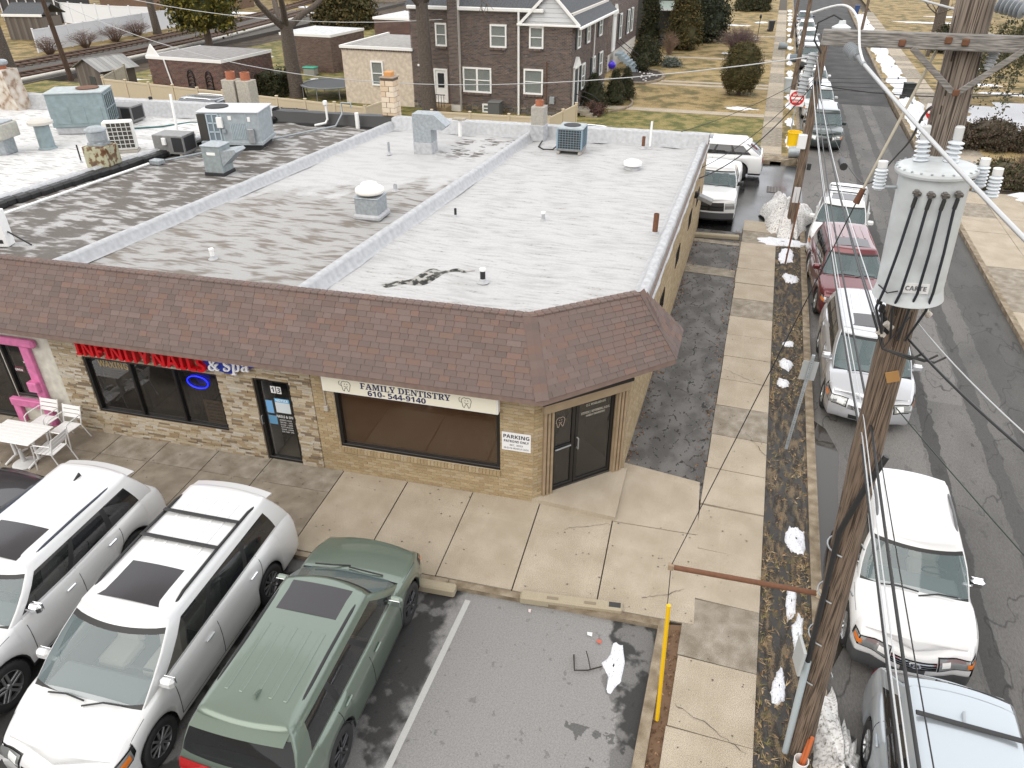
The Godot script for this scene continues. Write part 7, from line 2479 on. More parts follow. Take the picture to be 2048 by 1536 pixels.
# clumps of leaves: prof(t) gives the radius at height t (0..1)
func crown(h: float, prof: Callable, count: int, size: float, cols: Array, y0 := 0.0, droop := 0.0, shell := 0.55) -> MB:
	var m := MB.new()
	var clumps := int(count / 26)
	for k in clumps:
		var t := rng.randf()
		var r: float = prof.call(t)
		var a := rng.randf() * TAU
		var f := lerpf(shell, 1.06, sqrt(rng.randf()))
		var c := Vector3(cos(a) * r * f, y0 + t * h, sin(a) * r * f)
		var cr := size * rng.randf_range(1.6, 5.5)
		var tone := rng.randf_range(0.8, 1.15)
		for j in 26:
			var q := Vector3(rng.randfn(), rng.randfn() * 0.8, rng.randfn()) * cr * 0.5
			q.y -= droop * rng.randf() * cr
			var cc := pick(cols)
			leaf(m, c + q, size * rng.randf_range(0.6, 1.2), Color(cc.r * tone, cc.g * tone, cc.b * tone))
	return m

func twig(m: MB, p: Vector3, d: Vector3, len_: float, r: float, depth: int, tips: Array, spread := 0.6, up := 0.15) -> void:
	var pts := [p]
	var rs := [r]
	var q := p
	var dd := d
	var n := 4 if depth > 2 else 3
	for k in n:
		dd = (dd + Vector3(rng.randfn(), rng.randfn(), rng.randfn()) * 0.12 + Vector3.UP * up * 0.2).normalized()
		q += dd * len_ / n
		pts.append(q)
		rs.append(r * (1.0 - 0.35 * (k + 1) / n))
	m.tube(pts, rs, 7 if depth > 3 else (5 if depth > 1 else 3), false)
	if depth == 0:
		tips.append(q)
		return
	var kids := 3 if depth > 1 else 4
	for k in kids:
		var ax := dd.cross(Vector3(rng.randfn(), rng.randfn(), rng.randfn())).normalized()
		var nd := dd.rotated(ax, rng.randf_range(0.4, 1.0) * spread * 1.4)
		var st: Vector3 = pts[n] if k < 2 else pts[rng.randi_range(2, n)]
		twig(m, st, nd, len_ * rng.randf_range(0.6, 0.82), r * rng.randf_range(0.45, 0.62), depth - 1, tips, spread, up)

func bare_tree(label: String, at: Vector3, h0: float, r: float, depth: int, leaves: int, bark: Color, first := 3.2, cat := "tree") -> void:
	var o := thing("bare_tree", label, cat, at)
	var bm: StandardMaterial3D = tri(mat(bark.r, bark.g, bark.b, 0.95), ntex(91, 0.05, Color(0.45, 0.45, 0.45), Color(1, 1, 1), 256, 4), 0.8) if not M.has("bark") else M.bark
	M.bark = bm
	var m := MB.new()
	m.tube([Vector3(0, -0.2, 0), Vector3(0.02, 0.3, 0), Vector3(-0.05, h0 * 0.5, 0.05), Vector3(-0.12, h0, 0)], [r * 1.35, r * 1.08, r * 0.92, r * 0.85], 12)
	put(m, "trunk", bm, o)
	var b := MB.new()
	var tips := []
	for k in 4:
		var a := TAU * k / 4.0 + rng.randf() * 0.8
		twig(b, Vector3(-0.12, h0 - 0.1 - 0.25 * (k % 2), 0), Vector3(cos(a), 0.75, sin(a)).normalized(), first, r * 0.5, depth, tips, 0.62)
	put(b, "branches", bm, o)
	if leaves > 0:
		var lv := MB.new()
		for k in leaves:
			var t: Vector3 = tips[rng.randi() % tips.size()]
			leaf(lv, t + Vector3(rng.randfn(), rng.randfn() - 0.6, rng.randfn()) * 0.35, rng.randf_range(0.07, 0.13), pick([Color(0.3, 0.15, 0.07), Color(0.36, 0.2, 0.11), Color(0.2, 0.1, 0.05)]))
		put(lv, "dead_leaves", M.leafv, o).set_meta("kind", "stuff")

func evergreen(called: String, label: String, at: Vector3, h: float, prof: Callable, n: int, s: float, cols: Array, cat := "shrub", group := "", y0 := 0.05, droop := 0.3) -> void:
	var o := thing(called, label, cat, at, 0.0, group)
	var t := MB.new()
	t.tube([Vector3(0, -0.1, 0), Vector3(0, h * 0.85, 0)], [prof.call(0.3) * 0.12 + 0.03, 0.02], 7)
	put(t, "trunk", M.bare, o)
	var cm := crown(h, prof, int(n * 1.7), s, cols, y0, droop, 0.8)
	# dense twiggy heart of the crown
	var rows := []
	for j in 15:
		var t2 := j / 14.0
		var row := PackedVector3Array()
		for k in 21:
			var a := TAU * (k % 20) / 20.0
			var r: float = prof.call(t2) * (0.8 + 0.1 * sin(a * 5.0 + j * 1.3) + 0.07 * sin(a * 9.0 - j * 2.1)) * (0.2 if j == 14 or j == 0 else 1.0)
			row.append(Vector3(cos(a) * r, y0 + h * t2 * 0.97, sin(a) * r))
		rows.append(row)
	cm.col = cols[0] * 0.8
	cm.grid(rows, true, true)
	put(cm, "crown", M.leafv, o)

func stems(label: String, at: Vector3, w: float, h: float, n: int, col: Color, called := "bare_shrub") -> void:
	var o := thing(called, label, "shrub", at)
	var m := MB.new()
	var bm := mat(col.r, col.g, col.b, 0.95)
	for k in n:
		var a := rng.randf() * TAU
		var f := sqrt(rng.randf())
		var tip := Vector3(cos(a) * w * f, h * sqrt(1.0 - f * f * 0.7) * rng.randf_range(0.8, 1.05), sin(a) * w * f)
		var mid := tip * Vector3(0.45, 0.6, 0.45) + Vector3(rng.randfn(), rng.randfn(), rng.randfn()) * 0.05
		m.tube([Vector3(cos(a), 0, sin(a)) * 0.15 * w, mid, tip], [0.016, 0.011, 0.004], 3, false)
		for j in 3:
			var e := mid.lerp(tip, rng.randf())
			m.tube([e, e + Vector3(rng.randfn(), absf(rng.randfn()) * 0.6, rng.randfn()) * 0.22 * w], [0.008, 0.003], 3, false)
	put(m, "stems", bm, o)

func plants() -> void:
	var dark := [Color(0.03, 0.036, 0.014), Color(0.045, 0.045, 0.017), Color(0.02, 0.026, 0.011), Color(0.07, 0.06, 0.022)]
	var olive := [Color(0.06, 0.055, 0.016), Color(0.085, 0.07, 0.02), Color(0.04, 0.042, 0.014), Color(0.12, 0.085, 0.025)]
	var gold := [Color(0.1, 0.1, 0.015), Color(0.17, 0.14, 0.02), Color(0.045, 0.055, 0.015), Color(0.22, 0.17, 0.025), Color(0.03, 0.04, 0.012)]
	var cone := func(w: float): return func(t: float) -> float: return w * pow(1.0 - t, 0.75) * (0.55 + 0.45 * smoothstep(0.0, 0.15, t)) + 0.04
	var egg := func(w: float): return func(t: float) -> float: return w * pow(maxf(0.0, 1.0 - pow(absf(2 * t - 0.92), 2.2) * 0.82), 0.5)
	var dome := func(w: float): return func(t: float) -> float: return w * sqrt(maxf(0.02, 1.0 - t * t))
	bare_tree("leafless oak with brown dead leaves behind the beige fence", Vector3(-30.3, 0, -46.6), 4.5, 0.48, 4, 900, Color(0.19, 0.155, 0.13))
	bare_tree("tall bare tree with a straight grey trunk in front of the brick house door", Vector3(-19.35, 0, -43.9), 6.3, 0.42, 4, 0, Color(0.19, 0.155, 0.13), 2.2)
	bare_tree("thick old bare tree beside the railway at the edge of the yards", Vector3(-55.6, 0, -46.6), 6.5, 0.55, 3, 0, Color(0.19, 0.155, 0.13))
	bare_tree("bare tree with slender trunk beside the white railway fence", Vector3(-63.5, 0, -72.5), 5.0, 0.4, 4, 0, Color(0.19, 0.155, 0.13), 2.6)
	bare_tree("thin bare tree further along the white railway fence", Vector3(-63.8, 0, -80), 5.0, 0.28, 3, 0, Color(0.19, 0.155, 0.13), 2.2)
	bare_tree("bare double-trunked tree on the snowy lawn across the street", Vector3(17.5, 0, -101), 6.0, 0.5, 3, 0, Color(0.19, 0.155, 0.13))
	bare_tree("thick bare tree on the far lawn beside the dark garden chair", Vector3(24.0, 0, -112), 6.0, 0.6, 3, 0, Color(0.19, 0.155, 0.13))
	bare_tree("slim bare tree on the lawn near the pavement across the street", Vector3(13.6, 0, -80), 3.5, 0.14, 3, 0, Color(0.19, 0.155, 0.13), 1.4)
	evergreen("pine_tree", "tall yellow-green pine standing between the garages and the railway", Vector3(-51.6, 0, -65.5), 9.5, func(t: float) -> float: return 3.0 * (0.4 + 0.6 * sin(PI * clampf(t * 0.8 + 0.2, 0, 1))), 7000, 0.2, gold, "tree", "", 1.6)
	evergreen("round_evergreen", "broad rounded olive evergreen beyond the brick garages", Vector3(-46.8, 0, -84), 4.6, dome.call(3.4), 5000, 0.2, olive, "tree")
	# front garden of the corner house
	for q in [[-10.25, -49.5, 0.95, 2.0, "first dwarf conifer from the house steps, tallest of the group"], [-9.15, -50.8, 0.72, 2.05, "second dwarf conifer from the house steps"], [-8.75, -52.7, 0.6, 1.95, "third dwarf conifer from the house steps, by the kerbed bed edge"]]:
		evergreen("dwarf_conifer", q[4], Vector3(q[0], 0, q[1]), q[3], cone.call(q[2]), 3200, 0.045, dark, "conifer", "dwarf conifers by the house")
	evergreen("clipped_shrub", "large egg-shaped clipped evergreen on the lawn by the pavement", Vector3(-1.55, 0, -56.6), 3.05, egg.call(1.28), 11000, 0.045, olive, "topiary", "", 0.25)
	stems("wide bare purple-brown bush on the dry lawn with snow under it", Vector3(-2.7, 0, -75.8), 2.0, 2.3, 420, Color(0.13, 0.085, 0.085))
	stems("small bare shrub beside the entrance steps of the gabled house", Vector3(-10.0, 0, -48.0), 0.6, 0.7, 120, Color(0.2, 0.12, 0.09))
	stems("bare upright shrub in front of the dark porch", Vector3(-8.6, 0, -74.0), 0.9, 2.0, 120, Color(0.26, 0.18, 0.13))
	evergreen("tall_conifer", "broad brownish conifer in front of the dark porch", Vector3(-7.9, 0, -78.0), 6.4, cone.call(1.75), 6500, 0.11, olive, "conifer")
	evergreen("tall_conifer", "dark green drooping conifer beside the brownish one", Vector3(-6.2, 0, -84.0), 8.0, cone.call(2.1), 6000, 0.14, [Color(0.028, 0.036, 0.017), Color(0.04, 0.05, 0.022), Color(0.02, 0.026, 0.014)], "conifer", "", 0.4, 0.8)
	evergreen("columnar_conifer", "narrow dark columnar evergreen against the second brick house", Vector3(-11.3, 0, -79.0), 6.0, func(t: float) -> float: return 0.95 * (1.0 - 0.6 * t), 4200, 0.1, dark, "conifer")
	evergreen("round_shrub", "dark rounded shrub beside the grey front steps", Vector3(-9.8, 0, -67.8), 2.0, dome.call(1.25), 2600, 0.08, dark)
	evergreen("small_shrub", "small upright shrub in front of the dark rounded one", Vector3(-9.4, 0, -63.9), 1.3, egg.call(0.45), 900, 0.07, dark)
	evergreen("grey_shrub", "low blue-grey shrub beside the garden path", Vector3(-7.6, 0, -67.3), 0.6, dome.call(0.8), 900, 0.07, [Color(0.1, 0.12, 0.1), Color(0.07, 0.09, 0.075), Color(0.14, 0.15, 0.13)])
	evergreen("far_hedge", "dense rounded evergreen far along the front lawns", Vector3(-3.1, 0, -119), 3.2, dome.call(2.2), 3000, 0.13, dark)
	for q in [[-11.0, -49.6, "red-leaved low shrub beside the dwarf conifers"]]:
		evergreen("low_shrub", q[2], Vector3(-9.6, 0, -47.2), 0.6, dome.call(0.55), 700, 0.06, [Color(0.08, 0.035, 0.03), Color(0.12, 0.06, 0.04), Color(0.05, 0.04, 0.02)])
	evergreen("box_hedge", "clipped dark box hedge beside the oak trunk", Vector3(-32.3, 0, -46.8), 1.6, func(_t: float) -> float: return 1.25, 3200, 0.07, dark, "hedge", "", 0.0, 0.0)
	# across the street
	var weep := thing("weeping_evergreen", "large weeping evergreen hanging over the snowy garden across the street", "tree", Vector3(16.5, 0, -55.0))
	var tm := MB.new()
	tm.tube([Vector3(0, -0.1, 0), Vector3(0, 7, 0)], [0.35, 0.1], 8)
	put(tm, "trunk", M.bare, weep)
	var wm := MB.new()
	for k in 420:
		var a := rng.randf() * TAU
		var r := 5.2 * sqrt(rng.randf())
		var y := 7.2 - r * 0.75 + rng.randfn() * 0.5
		var p := Vector3(cos(a) * r, y, sin(a) * r)
		var ln := rng.randf_range(1.2, 2.6) * (0.5 + r / 6.0)
		for j in 46:
			var f := j / 46.0
			leaf(wm, p + Vector3(cos(a) * f * 0.8, -f * ln, sin(a) * f * 0.8) + Vector3(rng.randfn(), rng.randfn(), rng.randfn()) * 0.12, rng.randf_range(0.06, 0.12), pick([Color(0.05, 0.055, 0.022), Color(0.075, 0.07, 0.028), Color(0.03, 0.033, 0.016), Color(0.1, 0.085, 0.04)]))
	put(wm, "crown", M.leafv, weep)
	for q in [[9.9, -45.6, 1.3, 1.2, "clipped brown hedge shrub beside the utility pole across the street"], [12.0, -46.2, 1.6, 1.3, "wide low hedge shrub in the snowy garden across the street"], [14.4, -46.0, 1.6, 1.2, "low hedge shrub at the end of the row across the street"]]:
		evergreen("hedge_shrub", q[4], Vector3(q[0], 0, q[1]), q[3], dome.call(q[2]), 2400, 0.07, [Color(0.06, 0.045, 0.028), Color(0.045, 0.042, 0.02), Color(0.09, 0.06, 0.04)], "hedge", "hedge row across the street")
	evergreen("corner_shrub", "brown-green spreading shrub at the corner of the concrete apron", Vector3(10.75, 0, -38.4), 1.0, dome.call(1.15), 2200, 0.07, [Color(0.07, 0.06, 0.025), Color(0.11, 0.075, 0.05), Color(0.045, 0.05, 0.02)])
	stems("low bare shrub spreading beside the corner shrub", Vector3(12.6, 0, -40.2), 1.3, 0.9, 200, Color(0.16, 0.11, 0.08))
	stems("tall yellowish bare shrub behind the pole across the street", Vector3(19.5, 0, -78.0), 1.5, 2.6, 220, Color(0.34, 0.24, 0.11))
	evergreen("small_spruce", "small dark spruce on the lawn across the street", Vector3(15.0, 0, -83.0), 2.2, cone.call(1.0), 1300, 0.1, dark, "conifer")
	evergreen("garden_evergreen", "dark spreading evergreen at the back of the gardens across the street", Vector3(26.0, 0, -82), 5.0, dome.call(3.6), 3600, 0.16, dark, "tree")
	# brush along the railway
	for q in [[-62.6, -61.5, 1.6], [-63.2, -66, 1.8], [-62.4, -57, 1.5], [-64.0, -70, 1.7]]:
		stems("tangle of bare brush along the white railway fence", Vector3(q[0], 0, q[1]), q[2], 1.5, 120, Color(0.16, 0.1, 0.075), "railway_brush")
	for o in get_children():
		if String(o.name).begins_with("railway_brush"):
			o.set_meta("group", "bare brush along the railway fence")
	# straw tufts and leaf litter by the kerb
	var t := MB.new()
	for k in 2600:
		var z := rng.randf_range(-28.0, -4.0)
		var f := rng.randf()
		var x := 1.42 + 0.1 * absf(rng.randfn()) if f < 0.3 else (2.2 - 0.16 * absf(rng.randfn()) if f < 0.75 else rng.randf_range(1.42, 2.2))
		if sin(z * 1.7) + sin(z * 0.63 + 1.0) + rng.randfn() * 0.5 < -0.1:
			continue
		var a := rng.randf() * TAU
		var ln := rng.randf_range(0.05, 0.17)
		var c := pick([Color(0.34, 0.24, 0.13), Color(0.42, 0.31, 0.18), Color(0.24, 0.16, 0.08), Color(0.17, 0.15, 0.05)])
		t.col = c
		var p := Vector3(clampf(x, 1.4, 2.22), -0.015, z)
		var d := Vector3(cos(a), rng.randf_range(0.1, 0.7), sin(a)).normalized() * ln
		var sdv := Vector3(-sin(a), 0, cos(a)) * 0.006
		t.face([p - sdv, p + sdv, p + d])
		for j in 2:
			a += rng.randf_range(-0.9, 0.9)
			d = Vector3(cos(a), rng.randf_range(0.1, 0.6), sin(a)).normalized() * ln
			t.face([p - sdv, p + sdv, p + d])
	struct(t, "dry_grass", M.leafv, "stuff")
	var lf := MB.new()
	for k in 1700:
		var w := rng.randi() % 4
		var p := Vector3(rng.randf_range(-0.05, 0.14), -0.02, rng.randf_range(-8.8, -3.0))
		if w == 1:
			p = Vector3(rng.randf_range(-0.1, 0.16) , -0.012, rng.randf_range(-29, -12.4))
		elif w == 2:
			p = Vector3(rng.randf_range(1.4, 2.22), -0.01, rng.randf_range(-28, -4))
		elif w == 3:
			p = Vector3(-1.55 + absf(rng.randfn()) * 0.12, -0.01, rng.randf_range(-28, -13))
		leaf(lf, p + Vector3(0, rng.randf() * 0.015, 0), rng.randf_range(0.015, 0.04), pick([Color(0.2, 0.11, 0.055), Color(0.28, 0.17, 0.09), Color(0.13, 0.075, 0.04)]))
	struct(lf, "leaf_litter", M.leafv, "stuff")

func sag(a: Vector3, b: Vector3, s: float, n := 14) -> Array:
	var r := []
	for k in n + 1:
		var t := k / float(n)
		r.append(a.lerp(b, t) + Vector3(0, -4.0 * s * t * (1.0 - t), 0))
	return r

func bend(pts: Array) -> Array:  # rounded curve through the points
	var r := []
	for k in pts.size() - 1:
		var a: Vector3 = pts[maxi(k - 1, 0)]
		var d: Vector3 = pts[mini(k + 2, pts.size() - 1)]
		for j in 6:
			r.append(pts[k].cubic_interpolate(pts[k + 1], a, d, j / 6.0))
	r.append(pts[-1])
	return r

func wire(label: String, pts: Array, r: float, m: Material, called := "overhead_wire") -> void:
	if pts.size() > 2 and pts.size() < 9:
		pts = bend(pts)
	one(tb(pts, r, 6), called, m, label, "wire", "overhead wires")

func insulator(o: Vector3, d: Vector3, n: int, r: float, core: float, step: float) -> MB:  # stacked sheds along d
	var y := d.normalized()
	var x := y.cross(Vector3(0.3, 0.2, 1)).normalized()
	var X := Transform3D(Basis(x, y, x.cross(y)), o)
	var p := [V2(0, 0), V2(core, 0)]
	for k in n:
		var h := step * (k + 0.4)
		p.append_array([V2(core, h), V2(r, h + step * 0.12), V2(r, h + step * 0.3), V2(core, h + step * 0.62)])
	p.append_array([V2(core, step * (n + 0.6)), V2(0, step * (n + 0.6))])
	return lt(p, 16, false, X)

func wood(c: Color, seed_: int) -> StandardMaterial3D:
	var m := tri(mat(c.r, c.g, c.b, 0.92), ntex(seed_, 0.03, Color(0.32, 0.3, 0.28), Color(1, 1, 1), 512, 5, [[0.36, Color(0.5, 0.48, 0.46)], [0.5, Color(0.85, 0.84, 0.83)]]), 1.0)
	m.uv1_scale = Vector3(3.6, 0.09, 3.6)
	return m

func poles() -> void:
	var brown := wood(Color(0.24, 0.18, 0.135), 201)
	var grey := wood(Color(0.3, 0.25, 0.21), 202)
	var dark := mat(0.02, 0.02, 0.021, 0.5)
	var porcelain := mat(0.62, 0.66, 0.7, 0.25)
	var grey_ins := mat(0.25, 0.27, 0.29, 0.4)
	var alum := mat(0.5, 0.51, 0.52, 0.4, 0.3)
	var o := thing("utility_pole", "tall leaning wooden utility pole carrying the transformer, standing in the verge", "pole", Vector3(2.03, -0.1, -7.23))
	var b := -o.position
	var line := [Vector3(2.03, -0.4, -7.23), Vector3(1.83, 2.96, -7.23), Vector3(1.68, 5.2, -7.23), Vector3(1.6, 6.9, -7.22), Vector3(1.5, 8.7, -7.2), Vector3(1.4, 10.7, -7.2)]
	var ps := []
	var rs := []
	for k in 31:
		var f := k / 30.0 * 5.0
		var j := mini(int(f), 4)
		ps.append(line[j].lerp(line[j + 1], f - j) + b)
		rs.append(lerpf(0.17, 0.13, k / 30.0) + 0.004 * sin(k * 1.7))
	put(tb(ps.slice(0, 21), rs.slice(0, 21), 16), "shaft", brown, o)
	put(tb(ps.slice(20), rs.slice(20), 16), "shaft_top", grey, o)
	# checks: narrow splits and dark knots in the wood
	var split := MB.new()
	for k in 34:
		var t := rng.randf_range(0.4, 4.8)
		var j := mini(int(t), 4)
		var p: Vector3 = line[j].lerp(line[j + 1], t - j) + b
		var a := rng.randf_range(-1.9, 1.2)
		var d := Vector3(sin(a), 0, cos(a))
		var dir: Vector3 = (line[j + 1] - line[j]).normalized()
		split.box(p + d * (0.158 - t * 0.0065), Vector3(0.012, rng.randf_range(0.05, 0.5), 0.012), Basis(dir.cross(d), dir, d))
	put(split, "cracks", mat(0.04, 0.03, 0.022, 0.95), o)
	var arm := thing("cross_arm", "grey weathered timber cross arm with two braces near the top of the leaning pole", "cross arm", Vector3(1.4, 9.24, -7.0))
	b = -arm.position
	var armw := tri(mat(0.42, 0.4, 0.38, 0.9), ntex(203, 0.03, Color(0.45, 0.44, 0.43), Color(1, 1, 1), 512, 5), 1.0)
	armw.uv1_scale = Vector3(0.35, 4.0, 4.0)
	put(bx(Vector3(1.35, 9.235, -7.0) + b, Vector3(1.92, 0.115, 0.1), 0.006), "beam", armw, arm)
	for q in [[Vector3(1.06, 9.19, -6.93), Vector3(1.455, 8.86, -6.99)], [Vector3(1.82, 9.2, -6.93), Vector3(1.465, 8.86, -6.99)]]:
		var d: Vector3 = (q[1] - q[0]).normalized()
		put(bx((q[0] + q[1]) / 2 + b, Vector3((q[1] - q[0]).length(), 0.045, 0.02), 0.004, Basis(d, Vector3.BACK.cross(d).normalized(), Vector3.BACK)), "brace", armw, arm)
	var hw := MB.new()
	for q in [Vector3(0.98, 9.22, -6.945), Vector3(1.42, 9.24, -6.945), Vector3(1.3, 9.25, -6.945), Vector3(1.46, 8.875, -6.96)]:
		hw.bev(q + b, Vector3(0.05, 0.05, 0.02), 0.006)
	put(hw, "bolts", M.rusty, arm)
	# dead-end insulators and the cables they hold
	var ins := thing("strain_insulator", "grey ribbed strain insulator hanging from the near end of the cross arm", "insulator", Vector3(0.6, 9.17, -6.95))
	put(insulator(Vector3.ZERO, Vector3(0.14, -0.07, 0.5), 6, 0.05, 0.022, 0.033), "sheds", grey_ins, ins)
	put(tb([Vector3(0.065, -0.033, 0.235), Vector3(0.1, -0.06, 0.42)], 0.018), "clamp", M.steel, ins)
	var i2 := thing("strain_insulator", "grey ribbed strain insulator fixed to the pole top above the cross arm", "insulator", Vector3(1.58, 9.5, -7.05))
	put(insulator(Vector3.ZERO, Vector3(0.5, -0.1, 0.45), 6, 0.06, 0.025, 0.036), "sheds", grey_ins, i2)
	put(tb([Vector3(0.19, -0.04, 0.17), Vector3(0.3, -0.07, 0.27)], 0.03), "clamp", M.steel, i2)
	for q in [[Vector3(0.36, 9.1, -7.15), "pale ribbed insulator on the far end of the cross arm"], [Vector3(0.33, 8.94, -7.1), "pale ribbed insulator below another at the end of the cross arm"], [Vector3(1.68, 9.2, -7.12), "pale ribbed insulator behind the cross arm beside the pole"]]:
		var t := thing("post_insulator", q[1], "insulator", q[0])
		put(insulator(Vector3.ZERO, Vector3(-0.1, -1, 0.1), 5, 0.045, 0.03, 0.03), "sheds", mat(0.42, 0.44, 0.46, 0.4), t)
	wire("thick grey aluminium cable dropping from the cross arm insulator past the transformer", sag(Vector3(0.7, 9.11, -6.53), Vector3(2.2, 8.2, -2.0), 0.06), 0.014, alum)
	wire("pale curved jumper wire looping over the cross arm", [Vector3(0.28, 9.38, -7.3), Vector3(0.5, 9.46, -7.1), Vector3(0.62, 9.38, -6.95), Vector3(0.66, 9.2, -6.72), Vector3(0.7, 9.11, -6.53)], 0.01, mat(0.66, 0.67, 0.68, 0.4), "jumper_wire")
	wire("grey wire hanging in a curve to the pole top", sag(Vector3(-0.2, 9.9, -9.5), Vector3(1.45, 9.42, -7.2), 0.06), 0.009, alum)
	wire("grey wire leaving the pole top towards the far gardens", sag(Vector3(1.5, 9.3, -7.2), Vector3(6.0, 8.6, -7.6), 0.05), 0.009, alum)
	# guy: rod, strut wire, strut and yellow guard
	one(tb([Vector3(1.26, 9.16, -7.08), Vector3(0.96, 8.02, -6.98)], 0.012, 8), "guy_rod", mat(0.42, 0.38, 0.3, 0.6), "pale fibreglass guy rod slanting from the cross arm", "guy rod")
	one(tb([Vector3(0.97, 8.06, -6.98), Vector3(0.94, 7.93, -6.98)], [0.022, 0.03], 8), "guy_fitting", M.rusty, "rusty fitting at the lower end of the guy rod", "fitting")
	wire("thin dark guy wire from the rod to the tip of the rusty strut", [Vector3(0.945, 7.95, -6.98), Vector3(-0.14, 3.06, -7.1)], 0.006, dark, "guy_wire")
	wire("short dark guy wire from the strut tip into the yellow guard", [Vector3(-0.14, 3.06, -7.1), Vector3(0.0, 0.0, -7.05)], 0.006, dark, "guy_wire")
	var st := thing("guy_strut", "horizontal rusty pipe strut fixed to the leaning pole over the pavement", "strut", Vector3(0.8, 3.05, -7.15))
	put_all(st, [[tb([Vector3(0.88, 0.0, -0.05), Vector3(-0.9, 0.0, 0.05)], 0.034, 10), "pipe", M.rusty], [bx(Vector3(-0.94, 0.0, 0.05), Vector3(0.07, 0.1, 0.06), 0.01), "tip_clamp", mat(0.3, 0.22, 0.15, 0.8)], [bx(Vector3(0.86, 0, -0.05), Vector3(0.1, 0.1, 0.1), 0.02), "pole_bracket", mat(0.5, 0.42, 0.3, 0.8)]])
	one(tb([Vector3(0.005, 0.0, -7.05), Vector3(-0.09, 2.4, -7.06)], 0.03, 10), "guy_guard", mat(0.75, 0.46, 0.0, 0.5), "bright yellow plastic guard on the guy wire at the pavement edge", "guy guard")
	# transformer
	var tr := thing("transformer", "pale grey cylindrical transformer with porcelain bushings bolted to the leaning pole", "transformer", Vector3(1.5, 7.24, -6.72))
	tr.rotation.z = 0.062
	var tank := grainy(mat(0.62, 0.66, 0.68, 0.4), M.soft, 0.5, false)
	put(lt([V2(0.0, -0.02), V2(0.25, -0.02), V2(0.285, 0.0), V2(0.272, 0.05), V2(0.262, 0.1), V2(0.262, 1.07), V2(0.262, 1.09)], 40, false), "tank", tank, tr)
	put(lt([V2(0.262, 1.07), V2(0.3, 1.08), V2(0.305, 1.1), V2(0.3, 1.12), V2(0.26, 1.135), V2(0, 1.15)], 40), "lid", tank, tr)
	for k in 24:
		var a := TAU * k / 24
		put(bx(Vector3(cos(a) * 0.29, 1.125, sin(a) * 0.29), Vector3(0.018, 0.014, 0.018), 0.003), "lid_bolt", M.galv, tr)
	for q in [[Vector3(-0.11, 1.13, -0.08), Vector3(-0.05, 1, -0.05)], [Vector3(0.1, 1.13, -0.06), Vector3(0.06, 1, 0.0)]]:
		var bu := put(insulator(q[0], q[1], 5, 0.06, 0.032, 0.035), "bushing", porcelain, tr)
		put(lt([V2(0.035, 0), V2(0.035, 0.09), V2(0.028, 0.1), V2(0, 0.1)], 12, false, Transform3D(Basis(), q[0] + q[1].normalized() * 0.19)), "bushing_cap", mat(0.55, 0.56, 0.56, 0.4), bu)
	for q in [Vector3(-0.4, 0.93, 0.02), Vector3(0.36, 0.93, -0.12), Vector3(0.42, 0.9, 0.06)]:
		var ar := put(insulator(q, Vector3.UP, 6, 0.05, 0.035, 0.028), "arrester", porcelain, tr)
		put(tb([q + Vector3(0, 0.02, 0), Vector3(q.x * 0.66, 0.95, q.z * 0.6)], 0.014), "arrester_bracket", M.galv, ar)
		put(lt([V2(0.038, 0), V2(0.038, 0.05), V2(0, 0.055)], 12, false, Transform3D(Basis(), q + Vector3(0, 0.18, 0))), "arrester_cap", mat(0.7, 0.7, 0.7, 0.4), ar)
	var xs := [-0.15, -0.055, 0.045, 0.145]
	for k in 4:
		var x: float = xs[k]
		var z := sqrt(0.262 * 0.262 - x * x)
		var lug := MB.new()
		lug.bev(Vector3(x, 0.97, z + 0.03), Vector3(0.035, 0.055, 0.04), 0.006)
		lug.tube([Vector3(x - 0.03, 0.98, z + 0.04), Vector3(x + 0.03, 0.97, z + 0.04)], 0.012, 6)
		lug.bev(Vector3(x + 0.025, 0.965, z + 0.02), Vector3(0.025, 0.03, 0.05), 0.006)
		var lo := put(lug, "terminal", mat(0.13, 0.12, 0.11, 0.4, 0.4), tr)
		var sx: float = -0.26 + 0.13 * k
		put(tb([Vector3(x, 0.95, z + 0.045), Vector3(x - 0.01, 0.85, z + 0.05), Vector3(lerpf(x, sx, 0.4), 0.5, z + 0.06), Vector3(lerpf(x, sx, 0.8), 0.15, z + 0.06), Vector3(sx, -0.05, 0.2), Vector3(sx * 0.7 + 0.02, -0.32, 0.0), Vector3(sx * 0.5 + 0.05, -0.55, -0.22)], 0.0115, 8), "lead_cable", mat(0.018, 0.022, 0.03, 0.5), lo)
		put(tb([Vector3(x, 0.94, z + 0.047), Vector3(x - 0.01, 0.86, z + 0.051)], 0.016, 8), "cable_boot", dark, lo)
	var nb := put(blk(Vector3(-0.1, 0.13, 0.262), Basis(), 0.2, 0.09, 0.004, 0.001), "name_plate", mat(0.72, 0.72, 0.72, 0.5), tr)
	write("CARTE", 0.04, 0.003, Vector3(0.0, 0.175, 0.268), Basis(), mat(0.12, 0.12, 0.14, 0.6), nb, "lettering", false, true, 0.16)
	put(tb([Vector3(-0.26, 0.12, 0.1), Vector3(-0.2, 0.1, 0.22), Vector3(-0.13, 0.14, 0.26)], 0.006, 6), "ground_lead", dark, tr)
	put_all(tr, [[bx(Vector3(0.0, 0.85, -0.33), Vector3(0.12, 0.16, 0.16), 0.01), "hanger_bracket", M.galv], [bx(Vector3(0.0, 0.2, -0.33), Vector3(0.12, 0.16, 0.16), 0.01), "hanger_bracket", M.galv]])
	# connectors under the transformer
	var cn := thing("cable_connectors", "cluster of black cable connectors and porcelain spools below the transformer", "connectors", Vector3(1.6, 6.95, -7.0))
